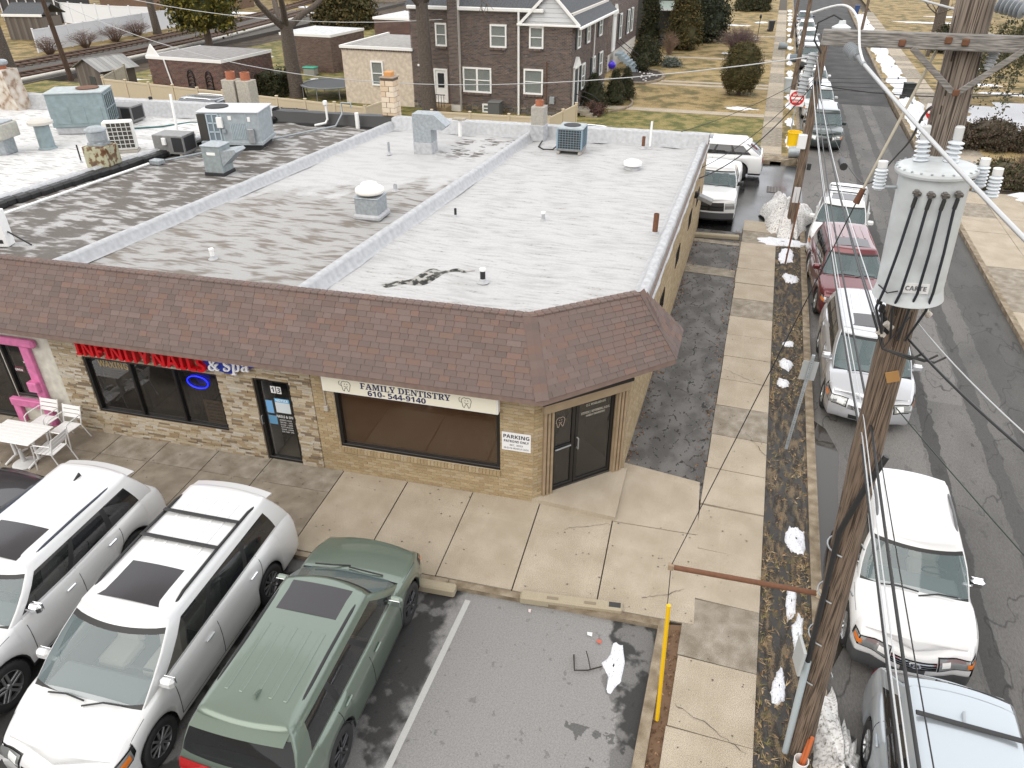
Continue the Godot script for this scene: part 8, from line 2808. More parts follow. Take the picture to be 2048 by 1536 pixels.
	for k in 5:
		put(bx(Vector3(-0.26 + 0.03 * k, 0.12 - 0.07 * k, 0.06 + 0.03 * sin(k * 2.0)), Vector3(0.05, 0.08, 0.05), 0.012), "connector", dark, cn)
	for q in [Vector3(-0.12, -0.1, 0.17), Vector3(0.16, 0.06, 0.14), Vector3(-0.16, -0.2, 0.14)]:
		put(lt([V2(0.0, 0), V2(0.03, 0.0), V2(0.03, 0.03), V2(0.022, 0.04), V2(0.03, 0.05), V2(0.03, 0.08), V2(0, 0.08)], 12, false, Transform3D(Basis(Vector3.BACK, 0.9), q)), "spool", mat(0.5, 0.46, 0.4, 0.4), cn)
	for q in [[-0.3, 0.1], [-0.22, 0.22], [0.02, 0.3]]:
		put(tb([Vector3(q[0], 0.0, 0.08), Vector3(-0.15, -0.3, 0.2), Vector3(q[1], -0.36, 0.22), Vector3(q[1] + 0.1, -0.3, 0.18)], 0.011, 6), "drip_loop", dark, cn)
	wire("bundled black service cable leaving the pole to the right", sag(Vector3(1.7, 6.66, -7.05), Vector3(2.7, 7.05, -3.6), 0.1), 0.012, dark)
	wire("pale messenger wire beside the black service cable", sag(Vector3(1.72, 6.85, -7.05), Vector3(2.72, 7.1, -3.6), 0.12), 0.006, alum)
	wire("thin dark green wire running from the pole down to the right", sag(Vector3(1.78, 5.9, -7.05), Vector3(2.75, 6.2, -3.6), 0.02), 0.006, mat(0.015, 0.03, 0.02, 0.5))
	wire("thin black wire hanging forward from the pole over the white SUV", sag(Vector3(1.76, 5.35, -7.0), Vector3(1.95, 4.9, -1.0), 0.02), 0.006, dark)
	# communication cables along the street
	var cables := [[1.62, 5.62, 0.014, dark, "thick black communication cable along the poles"], [1.56, 5.5, 0.008, alum, "lashed silver cable beside the thick black cable"], [1.53, 5.7, 0.006, alum, "upper silver messenger wire along the poles"], [1.59, 5.36, 0.012, dark, "lower black communication cable along the poles"]]
	for q in cables:
		var far := Vector3(1.62 + (q[0] - 1.58) * 1.5, q[1] + 0.0, -29.1)
		wire(q[4], sag(far, Vector3(q[0], q[1], -7.05), 0.3) + sag(Vector3(q[0], q[1], -7.05), Vector3(q[0] + 0.12, q[1] - 0.05, 6.0), 0.25).slice(1), q[2], q[3], "street_cable")
	for q in [[1.42, 6.75, 0.008, "upper thin wire from the second pole to the transformer pole"], [1.5, 6.55, 0.012, "black secondary cable from the second pole"], [1.36, 6.95, 0.007, "pale neutral wire from the second pole"]]:
		wire(q[3], sag(Vector3(q[0] + 0.2, q[1] - 0.6, -29.2), Vector3(q[0], q[1], -7.1), 0.4), q[2], alum if q[3].contains("pale") else dark, "street_cable")
	one(tb([Vector3(1.66, 6.2, -15.0), Vector3(1.66, 6.18, -15.5)], 0.07, 10), "splice_case", dark, "black cylindrical splice case hanging on the cables over the white SUV", "splice case")
	# riser on the pole
	var ri := thing("riser_conduit", "grey steel conduit with black cable strapped up the leaning pole", "conduit", Vector3(1.9, 0, -7.2))
	b = -ri.position
	put(tb([Vector3(1.82, -0.05, -7.12) + b, Vector3(1.72, 2.0, -7.05) + b], 0.045, 10), "steel_pipe", mat(0.4, 0.46, 0.49, 0.5), ri)
	put(tb([Vector3(1.72, 2.0, -7.05) + b, Vector3(1.62, 4.2, -7.04) + b, Vector3(1.72, 4.9, -6.98) + b, Vector3(1.84, 5.3, -7.05) + b], 0.033, 10), "black_cable", dark, ri)
	for k in 4:
		var t := 1.6 + 0.75 * k
		var cx := lerpf(1.91, 1.73, (t - 1.6) / 3.0)
		var ring := []
		for j in 15:
			var a := PI * 0.2 + TAU * j / 20.0
			ring.append(Vector3(cx + 0.2 * cos(a + 1.2), t, -7.22 + 0.2 * sin(a + 1.2)) + b)
		put(tb(ring, 0.012, 5), "strap", M.steel, ri)
	var up := thing("orange_conduit_stubs", "two orange plastic conduit stubs in a white bucket at the foot of the pole", "conduit", Vector3(2.0, -0.02, -6.92))
	put_all(up, [[lt([V2(0, 0), V2(0.085, 0), V2(0.1, 0.2), V2(0.09, 0.2), V2(0.08, 0.05)], 16), "bucket", M.white], [tb([Vector3(0, 0.05, 0), Vector3(0.05, 0.5, -0.12)], 0.028), "stub", mat(0.5, 0.13, 0.04, 0.6)], [tb([Vector3(0.03, 0.05, 0.02), Vector3(0.06, 0.62, -0.08)], 0.028), "stub", mat(0.5, 0.13, 0.04, 0.6)]])
	one(bx(Vector3(1.6, 2.1, -7.02), Vector3(0.04, 0.45, 0.3), 0.008, Basis(Vector3.UP, 0.2)), "pole_sign", mat(0.4, 0.42, 0.42, 0.4), "grey back of a small metal sign strapped to the leaning pole", "sign")
	var tg := one(bx(Vector3(1.66, 6.25, -7.03), Vector3(0.12, 0.12, 0.01), 0.003, Basis(Vector3.BACK, 0.4)), "pole_tag", mat(0.36, 0.2, 0.07, 0.6), "small square ochre tag nailed to the pole below the transformer", "tag")
	# second pole and those beyond
	o = thing("utility_pole", "brown wooden utility pole rising out of the dirty snow pile", "pole", Vector3(1.85, -0.1, -29.3))
	put(tb([Vector3(0, -0.3, 0), Vector3(-0.05, 4, 0), Vector3(-0.12, 7.0, 0)], [0.17, 0.15, 0.13], 12), "shaft", brown, o)
	put_all(o, [[bx(Vector3(-0.2, 3.5, 0.2), Vector3(0.3, 0.5, 0.22), 0.02), "cabinet", M.white_metal], [bx(Vector3(-0.02, 1.55, 0.15), Vector3(0.22, 0.6, 0.02)), "notice", mat(0.55, 0.55, 0.56, 0.6)], [bx(Vector3(-0.1, 5.5, 0.12), Vector3(0.3, 0.1, 0.3), 0.02), "cable_bracket", dark], [bx(Vector3(0.22, 2.6, 0.05), Vector3(0.14, 0.24, 0.14), 0.02), "small_box", dark]])
	put(tb([Vector3(-0.14, 6.4, 0.1), Vector3(-0.45, 6.8, 0.15), Vector3(-0.45, 7.35, 0.2), Vector3(0.0, 7.6, 0.25), Vector3(0.3, 7.45, 0.3)], 0.03), "lamp_arm", dark, o)
	put(lt([V2(0.04, -0.3), V2(0.28, -0.2), V2(0.3, -0.05), V2(0.12, 0.05), V2(0.1, 0.15), V2(0, 0.16)], 20, false, Transform3D(Basis(), Vector3(0.3, 7.3, 0.3))), "street_lamp_head", mat(0.55, 0.58, 0.6, 0.4), o)
	for q in [[1.95, -56.6, "wooden utility pole beside the clear bin on the far verge"], [2.0, -90.0, "wooden utility pole far up the street"], [9.6, -100.0, "wooden utility pole on the far side of the street by the snow strip"]]:
		o = thing("utility_pole", q[2], "pole", Vector3(q[0], -0.05, q[1]))
		put(tb([Vector3(0, -0.3, 0), Vector3(0.1, 9.5, 0)], [0.17, 0.12], 10), "shaft", brown, o)
		put(bx(Vector3(0.1, 8.6, 0), Vector3(2.2, 0.12, 0.1), 0.01), "cross_arm", grey, o)
	o = thing("utility_pole", "dark brown wooden pole standing beside the railway", "pole", Vector3(-51.5, -0.1, -48.3))
	put(tb([Vector3(0, -0.3, 0), Vector3(-0.9, 9.5, 0)], [0.2, 0.14], 10), "shaft", wood(Color(0.12, 0.075, 0.05), 204), o)
	# service drops
	wire("black service cable from the second pole to the dental building's side", sag(Vector3(1.7, 5.4, -29.2), Vector3(-1.58, 2.75, -25.6), 0.5), 0.02, dark, "service_drop")
	wire("thin service cable from the second pole to the roof corner", sag(Vector3(1.7, 5.6, -29.2), Vector3(-1.58, 2.9, -26.4), 0.35), 0.012, dark, "service_drop")
	wire("dark line from the second pole over the lawn towards the house", sag(Vector3(1.7, 5.7, -29.3), Vector3(-2.8, 3.5, -28.5), 0.2), 0.01, dark, "service_drop")
	wire("black service cable from the second pole across the street", sag(Vector3(1.75, 5.3, -29.3), Vector3(14.0, 6.0, -33.0), 0.7), 0.02, dark, "service_drop")
	for k in 4:
		wire(["highest", "second", "third", "lowest"][k] + " of four thin lines crossing the street from the second pole", sag(Vector3(1.75, 5.5 - 0.12 * k, -29.3), Vector3(30.0, 7.0 - 0.5 * k, -46.0), 0.8), 0.009, dark, "service_drop")
	wire("looping black cable from the second pole to the transformer", [Vector3(1.72, 5.3, -29.0), Vector3(2.3, 4.6, -24.0), Vector3(2.3, 5.4, -17.0), Vector3(1.6, 7.8, -9.5), Vector3(1.35, 8.6, -7.4), Vector3(1.32, 8.75, -7.0)], 0.012, dark, "service_drop")
	wire("pale wire sagging across the back yards to the brick house", sag(Vector3(-52.0, 7.0, -48.3), Vector3(-19.0, 5.2, -45.8), 1.2), 0.022, alum)
	wire("pale wire low across the back of the roofs to the second pole", sag(Vector3(-51.8, 5.6, -48.3), Vector3(1.6, 6.2, -29.4), 3.0, 24), 0.02, alum)
	wire("upper pale wire from the railway pole over the garages", sag(Vector3(-75.0, 8.0, -46.0), Vector3(-36.0, 5.0, -60.0), 1.0), 0.025, alum)

func heap(label: String, pts: Array, h: float, m: Material, called := "snow_patch", group := "", rough := 0.35) -> void:  # melting snow inside an outline of (x, z) points
	var poly := PackedVector2Array(pts)
	var c := Vector2.ZERO
	for p in poly:
		c += p
	c /= poly.size()
	var n := 72
	var rim := []
	for k in n:
		var f := k / float(n) * poly.size()
		var j := int(f)
		var a := poly[j % poly.size()]
		var b := poly[(j + 1) % poly.size()]
		var t := f - j
		var p := a.lerp(b, t * t * (3 - 2 * t))
		var ang := TAU * f / poly.size()
		rim.append(c + (p - c) * (1.0 + rough * 0.5 * (0.4 * sin(ang * 7.0 + c.x * 9.0) + 0.35 * sin(ang * 13.0 + c.y * 5.0) + 0.3 * rng.randfn())))
	var rows := []
	var nz := noise(int(absf(c.x * 31 + c.y * 17)) + 5, 1.4, 3)
	for r in 8:
		var t := r / 7.0
		var row := PackedVector3Array()
		for k in n + 1:
			var p: Vector2 = rim[k % n].lerp(c, t)
			var y := h * pow(sin(t * PI / 2), 0.7) * (0.75 + 0.6 * nz.get_noise_2d(p.x * 1.0, p.y * 1.0)) - 0.02
			row.append(Vector3(p.x - c.x, y if r > 0 else -0.04, p.y - c.y))
		rows.append(row)
	var mb := MB.new()
	mb.grid(rows, false, true)
	var nn := 0.0
	for q in mb.n:
		nn += q.y
	if nn < 0:
		mb = MB.new()
		mb.grid(rows, true, true)
	var o := one(mb, called, m, label, "snow", group)
	o.position = Vector3(c.x, 0, c.y)

func bin_(called: String, label: String, at: Vector3, m: Material, r0: float, r1: float, h: float, lid := true, lie := Basis()) -> void:
	var o := thing(called, label, "bin", at)
	var b := put(lt([V2(0, 0), V2(r0, 0), V2(lerpf(r0, r1, 0.9), h * 0.9), V2(r1 + 0.02, h * 0.92), V2(r1 + 0.02, h), V2(r1 - 0.02, h), V2(r0 - 0.02, 0.05)], 20, false, Transform3D(lie, Vector3.ZERO)), "body", m, o)
	if lid:
		put(lt([V2(r1 + 0.03, h), V2(r1 + 0.03, h + 0.04), V2(r1 * 0.5, h + 0.09), V2(0, h + 0.1)], 20, false, Transform3D(lie, Vector3.ZERO)), "lid", m, o)
	else:
		put(tb([lie * Vector3(-r1 - 0.03, h * 0.8, 0), lie * Vector3(-r1 - 0.08, h * 0.7, 0), lie * Vector3(-r1 - 0.02, h * 0.6, 0)], 0.015, 5), "handle", m, o)

func cart(label: String, at: Vector3, turn: float, m: Material) -> void:
	var o := thing("wheeled_bin", label, "bin", at, turn)
	var b := MB.new()
	b.prism(PackedVector2Array([V2(-0.24, 0.05), V2(0.22, 0.05), V2(0.3, 1.0), V2(-0.3, 1.0)]), Transform3D(Basis(), Vector3(0, 0, -0.28)), 0.56)
	put_all(o, [[b, "body", m], [bx(Vector3(0.0, 1.04, 0), Vector3(0.68, 0.07, 0.62), 0.03), "lid", m], [lt([V2(0, -0.3), V2(0.12, -0.3), V2(0.12, 0.3), V2(0, 0.3)], 14, false, Transform3D(Basis(Vector3.RIGHT, PI / 2), Vector3(-0.24, 0.12, 0))), "wheel", M.rubber]])

func road_sign(label: String, at: Vector3, turn: float, h: float, lean := 0.0) -> Node3D:
	var o := thing("road_sign", label, "sign", at, turn, "")
	o.rotation.z = lean
	put(bx(Vector3(0, h / 2 + 0.2, -0.03), Vector3(0.07, h + 0.5, 0.035), 0.006), "post", M.galv, o)
	return o

func small_things() -> void:
	# no-entry signs
	for q in [[Vector3(1.78, 0, -43.2), "square no-entry sign on a post beside the yellow bin"], [Vector3(8.05, 0, -41.6), "square no-entry sign partly behind the leaning pole across the street"]]:
		var o := road_sign(q[1], q[0], -0.1, 2.35)
		put(bx(Vector3(0, 2.35, 0), Vector3(0.78, 0.78, 0.01), 0.003), "plate", mat(0.75, 0.75, 0.76, 0.4), o)
		put(lt([V2(0, 0), V2(0.36, 0), V2(0.36, 0.006), V2(0, 0.006)], 40, false, Transform3D(Basis(Vector3.RIGHT, PI / 2), Vector3(0, 2.35, 0.004))), "red_disc", mat(0.52, 0.012, 0.015, 0.4), o)
		put(bx(Vector3(0, 2.35, 0.013), Vector3(0.56, 0.12, 0.006), 0.001), "white_bar", M.white, o)
		write("DO NOT", 0.105, 0.004, Vector3(0, 2.51, 0.014), Basis(), M.white, o, "lettering", false, true, 0.42)
		write("ENTER", 0.105, 0.004, Vector3(0, 2.19, 0.014), Basis(), M.white, o, "lettering", false, true, 0.38)
	var sb := road_sign("grey back of a road sign on a leaning perforated post in the verge", Vector3(1.8, -0.03, -14.63), 0.1, 2.0, -0.04)
	put(bx(Vector3(0, 2.05, -0.06), Vector3(0.32, 0.46, 0.008), 0.003), "plate", mat(0.4, 0.42, 0.43, 0.45, 0.3), sb)
	var holes := MB.new()
	for k in 42:
		holes.lathe([V2(0.008, 0), V2(0, 0.001)], 6, Transform3D(Basis(Vector3.RIGHT, PI / 2), Vector3(0, 0.25 + 0.05 * k, -0.012)))
	put(holes, "post_holes", M.black, sb).set_meta("kind", "stuff")
	one(tb([Vector3(1.72, -0.1, -25.9), Vector3(1.8, 2.0, -26.4)], 0.03, 8), "bare_post", M.rusty, "bare rusty sign post standing in the snowy verge near the second pole", "post")
	# wheel stops
	var ws := grainy(mat(0.5, 0.43, 0.31, 0.9), M.speck, 1.5)
	for q in [[0.34, 2.12, 2.43, "long concrete wheel stop with two slots at the empty parking space"], [-1.75, -0.8, 2.66, "concrete wheel stop in front of the green SUV"]]:
		var o := thing("wheel_stop", q[3], "wheel stop", fp((q[0] + q[1]) / 2, -0.1, q[2]), AL * (2.2 if q[0] > 0 else 1.2), "concrete wheel stops")
		var L: float = q[1] - q[0]
		var m := MB.new()
		m.bev(Vector3(0, 0.09, 0), Vector3(L, 0.18, 0.2), 0.03)
		put(m, "block", ws, o)
		if q[0] > 0:
			for x in [-0.32, 0.33]:
				put(bx(Vector3(x, 0.182, 0.03), Vector3(0.2, 0.012, 0.06), 0.003), "slot", mat(0.22, 0.18, 0.13, 0.9), o)
			put(bx(Vector3(0.75, 0.181, 0), Vector3(0.2, 0.008, 0.11), 0.002), "tar_patch", mat(0.04, 0.04, 0.04, 0.9), o)
	var o := thing("wheel_stop", "weathered concrete wheel stop in front of the white pickup", "wheel stop", Vector3(-0.8, -0.02, -27.75), 0.1, "concrete wheel stops")
	put(bx(Vector3(0, 0.07, 0), Vector3(1.7, 0.16, 0.22), 0.03), "block", ws, o)
	var gum := MB.new()
	for k in 260:
		var a := rng.randf()
		var q := fp(rng.randf_range(-9, 3.2), 0.008, rng.randf_range(0.1, 2.3)) if a < 0.7 else Vector3(rng.randf_range(0.25, 1.3), 0.008, rng.randf_range(-20, -4))
		var r := rng.randf_range(0.006, 0.02)
		gum.lathe([V2(r, 0), V2(r * 0.8, 0.002), V2(0, 0.003)], 7, Transform3D(Basis.from_scale(Vector3(1, 1, rng.randf_range(0.6, 1.0))), q))
	struct(gum, "trodden_gum", mat(0.09, 0.075, 0.06, 0.8), "stuff")
	var cr := MB.new()   # hairline cracks in the slabs
	for q in [[V2(0.16, -10.2), V2(1.38, -10.35)], [V2(0.2, -7.4), V2(1.3, -6.9)], [V2(0.9, -15.0), V2(1.36, -14.2)], [V2(0.17, -21.6), V2(0.8, -22.3)], [V2(-0.6, -9.3), V2(0.1, -9.7)], [V2(-2.3, -10.6), V2(-1.5, -11.0)], [V2(-9.2, -9.0), V2(-8.0, -9.6)], [V2(9.0, -26.0), V2(10.9, -27.0)], [V2(8.5, -33.0), V2(11.0, -32.2)], [V2(0.2, -17.8), V2(1.3, -17.2)]]:
		var pr := Vector3.ZERO
		for k in 15:
			var c2: Vector2 = q[0].lerp(q[1], k / 14.0) + V2(rng.randfn(), rng.randfn()) * 0.018
			var p3 := Vector3(c2.x, 0.0095, c2.y)
			if k > 0:
				var sd := (p3 - pr).cross(Vector3.UP).normalized() * rng.randf_range(0.002, 0.006)
				cr.face([pr - sd, pr + sd, p3 + sd, p3 - sd], Vector3.UP)
			pr = p3
	struct(cr, "pavement_cracks", M.joint, "stuff")
	# snow
	heap("dirty snow heap against the foot of the leaning pole", [V2(2.12, -8.2), V2(2.5, -8.3), V2(2.72, -7.7), V2(2.85, -7.1), V2(2.95, -6.2), V2(2.9, -5.2), V2(2.3, -5.0), V2(2.1, -6.0), V2(2.2, -7.0)], 0.5, M.dirty_snow, "snow_heap")
	heap("large dirty snow pile round the second utility pole", [V2(0.75, -31.6), V2(1.2, -33.2), V2(2.0, -33.0), V2(2.7, -31.5), V2(2.5, -29.7), V2(2.0, -28.4), V2(1.4, -28.4), V2(0.95, -29.6)], 0.95, M.dirty_snow, "snow_heap")
	var small := [[1.6, -28.0, 1.0, 0.5], [1.75, -26.6, 0.35, 0.9], [1.9, -24.6, 0.28, 0.5], [1.85, -19.8, 0.18, 0.2], [1.82, -18.6, 0.22, 0.4], [1.7, -17.6, 0.2, 0.25], [1.98, -11.6, 0.2, 0.5], [1.9, -10.0, 0.12, 0.5], [2.0, -9.3, 0.12, 0.6], [1.72, -8.2, 0.13, 0.4]]
	for q in small:
		var pts := []
		for k in 9:
			var a := TAU * k / 9
			var f := rng.randf_range(0.6, 1.15)
			pts.append(V2(q[0] + cos(a) * q[2] * f, q[1] + sin(a) * q[3] * f))
		heap("small melting snow patch on the dark verge", pts, 0.09, M.snow, "snow_patch", "snow patches on the verge", 0.22)
	heap("small white snow remnant lying in the empty parking space", [V2(-0.9, -8.35), V2(-0.72, -8.35), V2(-0.62, -7.95), V2(-0.62, -7.6), V2(-0.74, -7.3), V2(-0.82, -7.35), V2(-0.84, -7.6), V2(-1.0, -7.85), V2(-0.9, -8.05)], 0.07, M.snow, "snow_remnant", "", 0.1)
	for c in get_children():
		if String(c.name).begins_with("snow_remnant"):
			c.position.y = -0.08
	for q in [[-1.2, -51.8, 1.5, 0.9, "front snow patch on the green lawn by the pavement"], [-3.6, -76.5, 0.8, 0.5, "snow patch under the bare bush"], [-1.5, -76.3, 1.0, 0.5, "snow patch beside the bare bush, towards the pavement"], [-4.0, -100, 2.0, 0.8, "snow patch far along the front lawns"], [-1.5, -104, 1.2, 1.2, "snow patch beside the far hedge"], [-2.0, -87.5, 1.4, 0.25, "thin strip of snow by the garden lamp"]]:
		var pts := []
		for k in 11:
			var a := TAU * k / 11
			var f := rng.randf_range(0.65, 1.15)
			pts.append(V2(q[0] + cos(a) * q[2] * f, q[1] + sin(a) * q[3] * f))
		heap(q[4], pts, 0.06, M.snow, "lawn_snow", "snow patches on the lawns")
	var zz := -42.0
	var k2 := 0
	while zz > -118.0:
		var ln := rng.randf_range(2.0, 5.0)
		var pts := []
		for k in 10:
			var a := TAU * k / 10
			pts.append(V2(1.86 + cos(a) * 0.36 * rng.randf_range(0.6, 1.1), zz - ln / 2 + sin(a) * ln * 0.5 * rng.randf_range(0.8, 1.05)))
		heap("snow left along the far verge beside the parked cars", pts, 0.16, M.snow, "verge_snow", "snow along the far verge")
		zz -= ln + rng.randf_range(0.3, 2.2)
		k2 += 1
	var bz := -41.5
	while bz > -112.0:
		var ln := rng.randf_range(5.0, 8.0)
		var pts := []
		for k in 16:
			var a := TAU * k / 16
			var zb := bz - ln / 2 + sin(a) * ln * 0.56
			pts.append(V2(9.1 + (-zb - 42.0) * 0.02 + cos(a) * 0.78 * rng.randf_range(0.85, 1.12), zb))
		heap("stretch of ploughed snow bank between the street and the pavement across the street", pts, 0.34, M.snow, "snow_bank", "snow bank across the street", 0.2)
		bz -= ln * 0.86
	heap("snow heap at the corner of the concrete apron across the street", [V2(10.9, -36.9), V2(13.5, -37.6), V2(14.5, -37.0), V2(13.5, -36.2), V2(11.2, -36.0)], 0.4, M.snow, "snow_heap")
	heap("broad snow field under the weeping evergreen", [V2(11.6, -47.5), V2(22, -47.8), V2(28, -52), V2(24, -58), V2(15, -60), V2(12.2, -57), V2(11.4, -52)], 0.12, M.snow, "snow_field", "", 0.2)
	for q in [[14.5, -66, 2.6, 1.0], [17, -62.5, 3.0, 0.8], [15, -70.5, 2.0, 0.5], [21, -68, 2.5, 0.7], [16, -74, 2.2, 0.5], [19, -92, 3.5, 0.7], [15.5, -97, 2.0, 0.9], [24, -97, 3, 0.8], [18, -110, 4.0, 1.2], [22, -118, 4, 1.5], [27, -88, 2.5, 0.6], [8.7, -22.0, 0.22, 0.25], [8.6, -20.3, 0.3, 0.25]]:
		var pts := []
		for k in 13:
			var a := TAU * k / 13
			var f := rng.randf_range(0.55, 1.15)
			pts.append(V2(q[0] + cos(a) * q[2] * f, q[1] + sin(a) * q[3] * f))
		heap("patch of old snow on the straw-coloured ground across the street", pts, 0.08, M.snow, "garden_snow", "snow patches across the street")
	for q in [[-47.5, -48.5, 2.8, 0.8], [-44.5, -51, 2.2, 0.8], [-70, -95, 6, 1.5], [-62, -105, 6, 1.2], [-44, -62, 2.0, 0.8], [-41, -58, 1.6, 0.6], [-32.5, -53.0, 0.9, 0.3]]:
		var pts := []
		for k in 11:
			var a := TAU * k / 11
			var f := rng.randf_range(0.6, 1.15)
			pts.append(V2(q[0] + cos(a) * q[2] * f, q[1] + sin(a) * q[3] * f))
		heap("patch of old snow in the back yards by the railway", pts, 0.1, M.snow, "yard_snow", "snow patches in the back yards")
	# bins
	bin_("yellow_bin", "bright yellow open tub on the grass beside the no-entry sign", Vector3(2.0, 0, -42.9), mat(0.75, 0.48, 0.0, 0.5), 0.3, 0.36, 0.75, false)
	bin_("tipped_bin", "galvanised dustbin lying on its side by the alley kerb", Vector3(1.75, 0.28, -40.4), M.galv, 0.26, 0.3, 0.75, false, Basis(Vector3.BACK, -1.45) * Basis(Vector3.UP, 0.3))
	bin_("clear_bin", "translucent grey bin standing in the snow by the third pole", Vector3(1.75, 0, -58.6), mat(0.45, 0.5, 0.52, 0.3), 0.3, 0.38, 0.9)
	bin_("fallen_bin", "dark blue-grey bin lying on its side on the far verge", Vector3(1.8, 0.3, -73.0), mat(0.13, 0.17, 0.2, 0.5), 0.28, 0.33, 0.9, false, Basis(Vector3.BACK, -1.5))
	bin_("fallen_bin", "grey bin tipped over further up the far verge", Vector3(1.6, 0.3, -80.5), mat(0.2, 0.23, 0.25, 0.5), 0.26, 0.3, 0.8, false, Basis(Vector3.BACK, 1.5))
	cart("black wheeled bin beside the snow bank across the street", Vector3(9.35, 0, -58.3), 0.3, mat(0.018, 0.022, 0.022, 0.5))
	cart("dark wheeled bin on the far lawn by the pavement", Vector3(-0.2, 0, -95), 0.2, mat(0.02, 0.02, 0.025, 0.5))
	cart("blue wheeled bin far up the street beside the snow", Vector3(10.2, 0, -118), 0.0, mat(0.02, 0.05, 0.16, 0.5))
	# garden things
	o = thing("trampoline", "round black trampoline behind the beige fence", "trampoline", Vector3(-28.2, 0, -47.6))
	put_all(o, [[lt([V2(0, 0.82), V2(1.85, 0.8), V2(1.85, 0.82), V2(0, 0.84)], 40), "jumping_mat", mat(0.05, 0.055, 0.06, 0.7)], [lt([V2(1.85, 0.78), V2(2.05, 0.78), V2(2.05, 0.84), V2(1.85, 0.84)], 40), "rim_pad", mat(0.14, 0.15, 0.16, 0.6)]])
	for k in 8:
		var a := TAU * k / 8
		put(tb([Vector3(cos(a) * 1.95, 0.8, sin(a) * 1.95), Vector3(cos(a) * 1.95, 0, sin(a) * 1.95)], 0.03), "leg", M.steel, o)
	o = thing("rebounder_net", "upright square black rebounder leaning on the garage wall", "rebounder", Vector3(-33.9, 0, -44.3), 0.1)
	m_frame(o)
	o = thing("adirondack_chair", "dark slatted garden chair on the lawn across the street", "chair", Vector3(20.6, 0, -102), 0.5)
	for k in 5:
		put(bx(Vector3(-0.28 + 0.14 * k, 0.75, -0.3), Vector3(0.12, 0.9, 0.03), 0.006, Basis(Vector3.RIGHT, -0.4)), "back_slat", M.black, o)
	put(bx(Vector3(0, 0.38, 0.1), Vector3(0.7, 0.05, 0.7)), "seat", M.black, o)
	for sx in [-0.42, 0.42]:
		put(bx(Vector3(sx, 0.6, 0.1), Vector3(0.14, 0.04, 0.8)), "arm", M.black, o)
		put(bx(Vector3(sx, 0.3, 0.42), Vector3(0.06, 0.6, 0.1)), "leg", M.black, o)
		put(bx(Vector3(sx, 0.25, -0.2), Vector3(0.06, 0.5, 0.1)), "leg", M.black, o)
	o = thing("garden_lamp", "thin dark lamp post on the front lawn by the pavement", "lamp post", Vector3(-1.35, 0, -87.0))
	put_all(o, [[tb([Vector3(0, 0, 0), Vector3(0, 2.0, 0)], 0.03), "post", M.black], [lt([V2(0.06, 2.0), V2(0.12, 2.05), V2(0.12, 2.25), V2(0.02, 2.4), V2(0, 2.4)], 8), "lantern", M.black]])
	o = thing("flower_bed", "dark mulched bed with a pale stone edging and small white stones", "flower bed", Vector3(-9.0, 0, -61.6))
	var ring := []
	for k in 24:
		var a := TAU * k / 24
		ring.append(V2(cos(a) * 1.5, sin(a) * 3.0))
		put(bx(Vector3(cos(a) * 1.55, 0.06, sin(a) * 3.05), Vector3(0.3, 0.16, 0.5), 0.04, Basis(Vector3.UP, -a)), "edging_stone", M.kerb, o)
	put(slab(ring, -0.05, 0.05), "mulch", mat(0.035, 0.028, 0.025, 0.95), o)
	for k in 16:
		put(lt([V2(0, 0), V2(0.1, 0.03), V2(0.06, 0.1), V2(0, 0.12)], 7, true, Transform3D(Basis(), Vector3(rng.randf_range(-1.0, 1.0), 0.04, rng.randf_range(-2.2, 2.2)))), "white_stone", mat(0.6, 0.58, 0.55, 0.9), o)
	one(lt([V2(0, 0), V2(0.2, 0.06), V2(0.3, 0.3), V2(0.2, 0.54), V2(0, 0.6)], 20, true), "garden_globe", mat(0.05, 0.02, 0.6, 0.15), "shiny violet-blue globe by the grey front steps", "globe").position = Vector3(-11.3, 0.6, -60.6)
	var ed := thing("conifer_bed_edging", "curved concrete edging round the dwarf conifers", "edging", Vector3(-9.2, 0, -51))
	for k in 20:
		var a := -1.4 + 2.6 * k / 19.0
		put(bx(Vector3(cos(a) * 1.5 - 0.3, 0.05, sin(a) * 2.6 + 0.3), Vector3(0.14, 0.16, 0.36), 0.03, Basis(Vector3.UP, -a * 0.75)), "edging_stone", M.kerb, ed)
	o = thing("garden_tank", "low turquoise-lidded tub on the yard grass", "tub", Vector3(-34.0, 0, -54.6))
	put_all(o, [[bx(Vector3(0, 0.25, 0), Vector3(1.0, 0.5, 0.6), 0.05), "tub", mat(0.3, 0.3, 0.28, 0.7)], [bx(Vector3(0, 0.56, 0), Vector3(1.1, 0.12, 0.7), 0.05), "lid", mat(0.06, 0.35, 0.25, 0.5)]])
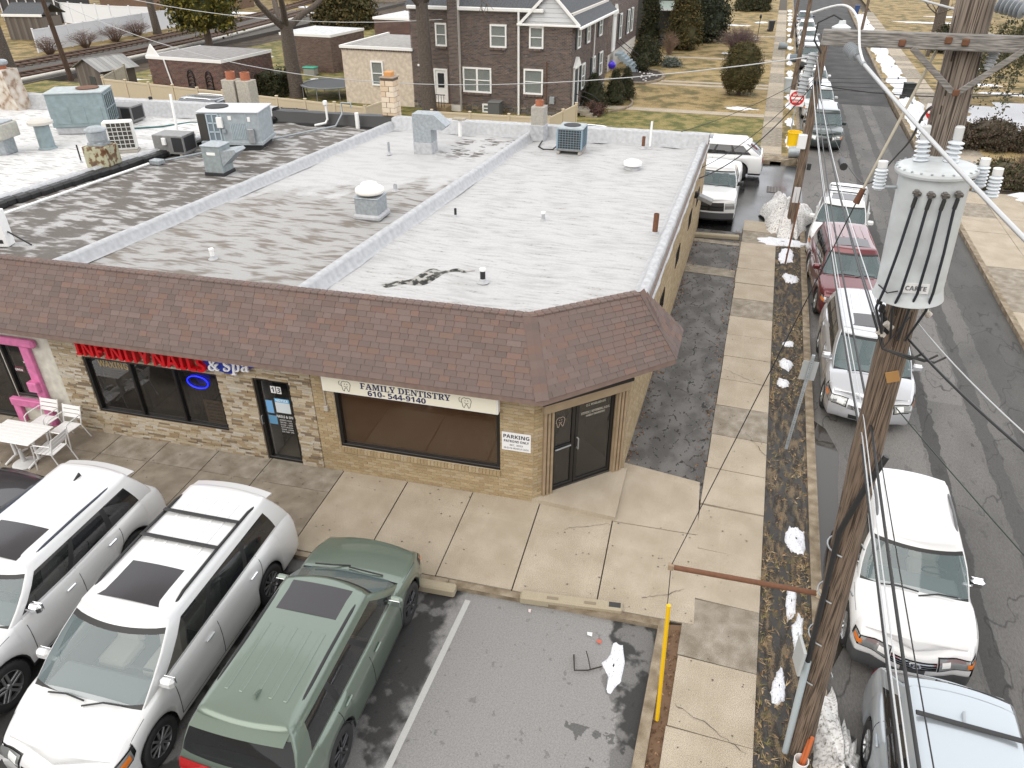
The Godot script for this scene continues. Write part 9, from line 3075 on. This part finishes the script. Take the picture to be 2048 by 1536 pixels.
	# litter in the lot
	for q in [[-1.3, -8.35, 0.1, Color(0.7, 0.7, 0.7), "small white scrap of paper near the snow remnant"], [-1.95, -5.2, 0.12, Color(0.7, 0.7, 0.7), "white scrap of paper in the empty parking space"], [-1.12, -8.25, 0.09, Color(0.5, 0.12, 0.08), "small reddish scrap near the snow remnant"], [-2.4, -8.52, 0.06, Color(0.65, 0.55, 0.55), "tiny pale scrap under the wheel stop"]]:
		var m := MB.new()
		m.face([Vector3(-q[2] / 2, 0.0, -0.03), Vector3(-q[2] / 2 + 0.02, 0.01, 0.04), Vector3(q[2] / 2, 0.012, 0.05), Vector3(q[2] / 2 - 0.01, 0.004, -0.04)], Vector3.UP)
		var l := one(m, "litter_scrap", mat(q[3].r, q[3].g, q[3].b, 0.8), q[4], "litter", "litter in the parking lot")
		l.position = Vector3(q[0], -0.09, q[1])
	o = thing("dead_branch", "thin dead twig lying beside the snow remnant", "twig", Vector3(-1.15, -0.08, -7.7))
	put(tb([Vector3(-0.3, 0.01, -0.15), Vector3(-0.22, 0.03, 0.15), Vector3(-0.02, 0.02, 0.08), Vector3(0.18, 0.03, -0.05)], 0.012, 5), "stem", mat(0.03, 0.022, 0.018, 0.9), o)
	put(tb([Vector3(0.02, 0.02, 0.06), Vector3(-0.05, 0.06, -0.1), Vector3(-0.12, 0.05, -0.25)], 0.008, 5), "side_stem", mat(0.03, 0.022, 0.018, 0.9), o)
	o = thing("storm_drain", "square iron drain grate in the wet alley", "drain", Vector3(1.2, -0.115, -35.0))
	put(bx(Vector3(0, 0, 0), Vector3(0.6, 0.012, 0.9), 0.004), "frame", mat(0.05, 0.045, 0.04, 0.6), o)
	for k in 4:
		put(bx(Vector3(-0.2 + 0.13 * k, 0.008, 0), Vector3(0.05, 0.01, 0.8), 0.002), "bar", mat(0.12, 0.1, 0.09, 0.6), o)

func m_frame(o: Node3D) -> void:
	var f := MB.new()
	frame(f, Vector3(-0.8, 0.1, 0), Basis(), 1.6, 1.85, 0.2, 0.12)
	put(f, "pad_frame", mat(0.02, 0.02, 0.022, 0.7), o)
	put(bx(Vector3(0, 1.02, -0.02), Vector3(1.25, 1.5, 0.03)), "net", mat(0.06, 0.06, 0.065, 0.8), o)
	var w := MB.new()
	frame(w, Vector3(-0.55, 0.4, 0.05), Basis(), 1.1, 1.3, 0.04, 0.02)
	put(w, "white_line", M.white, o)
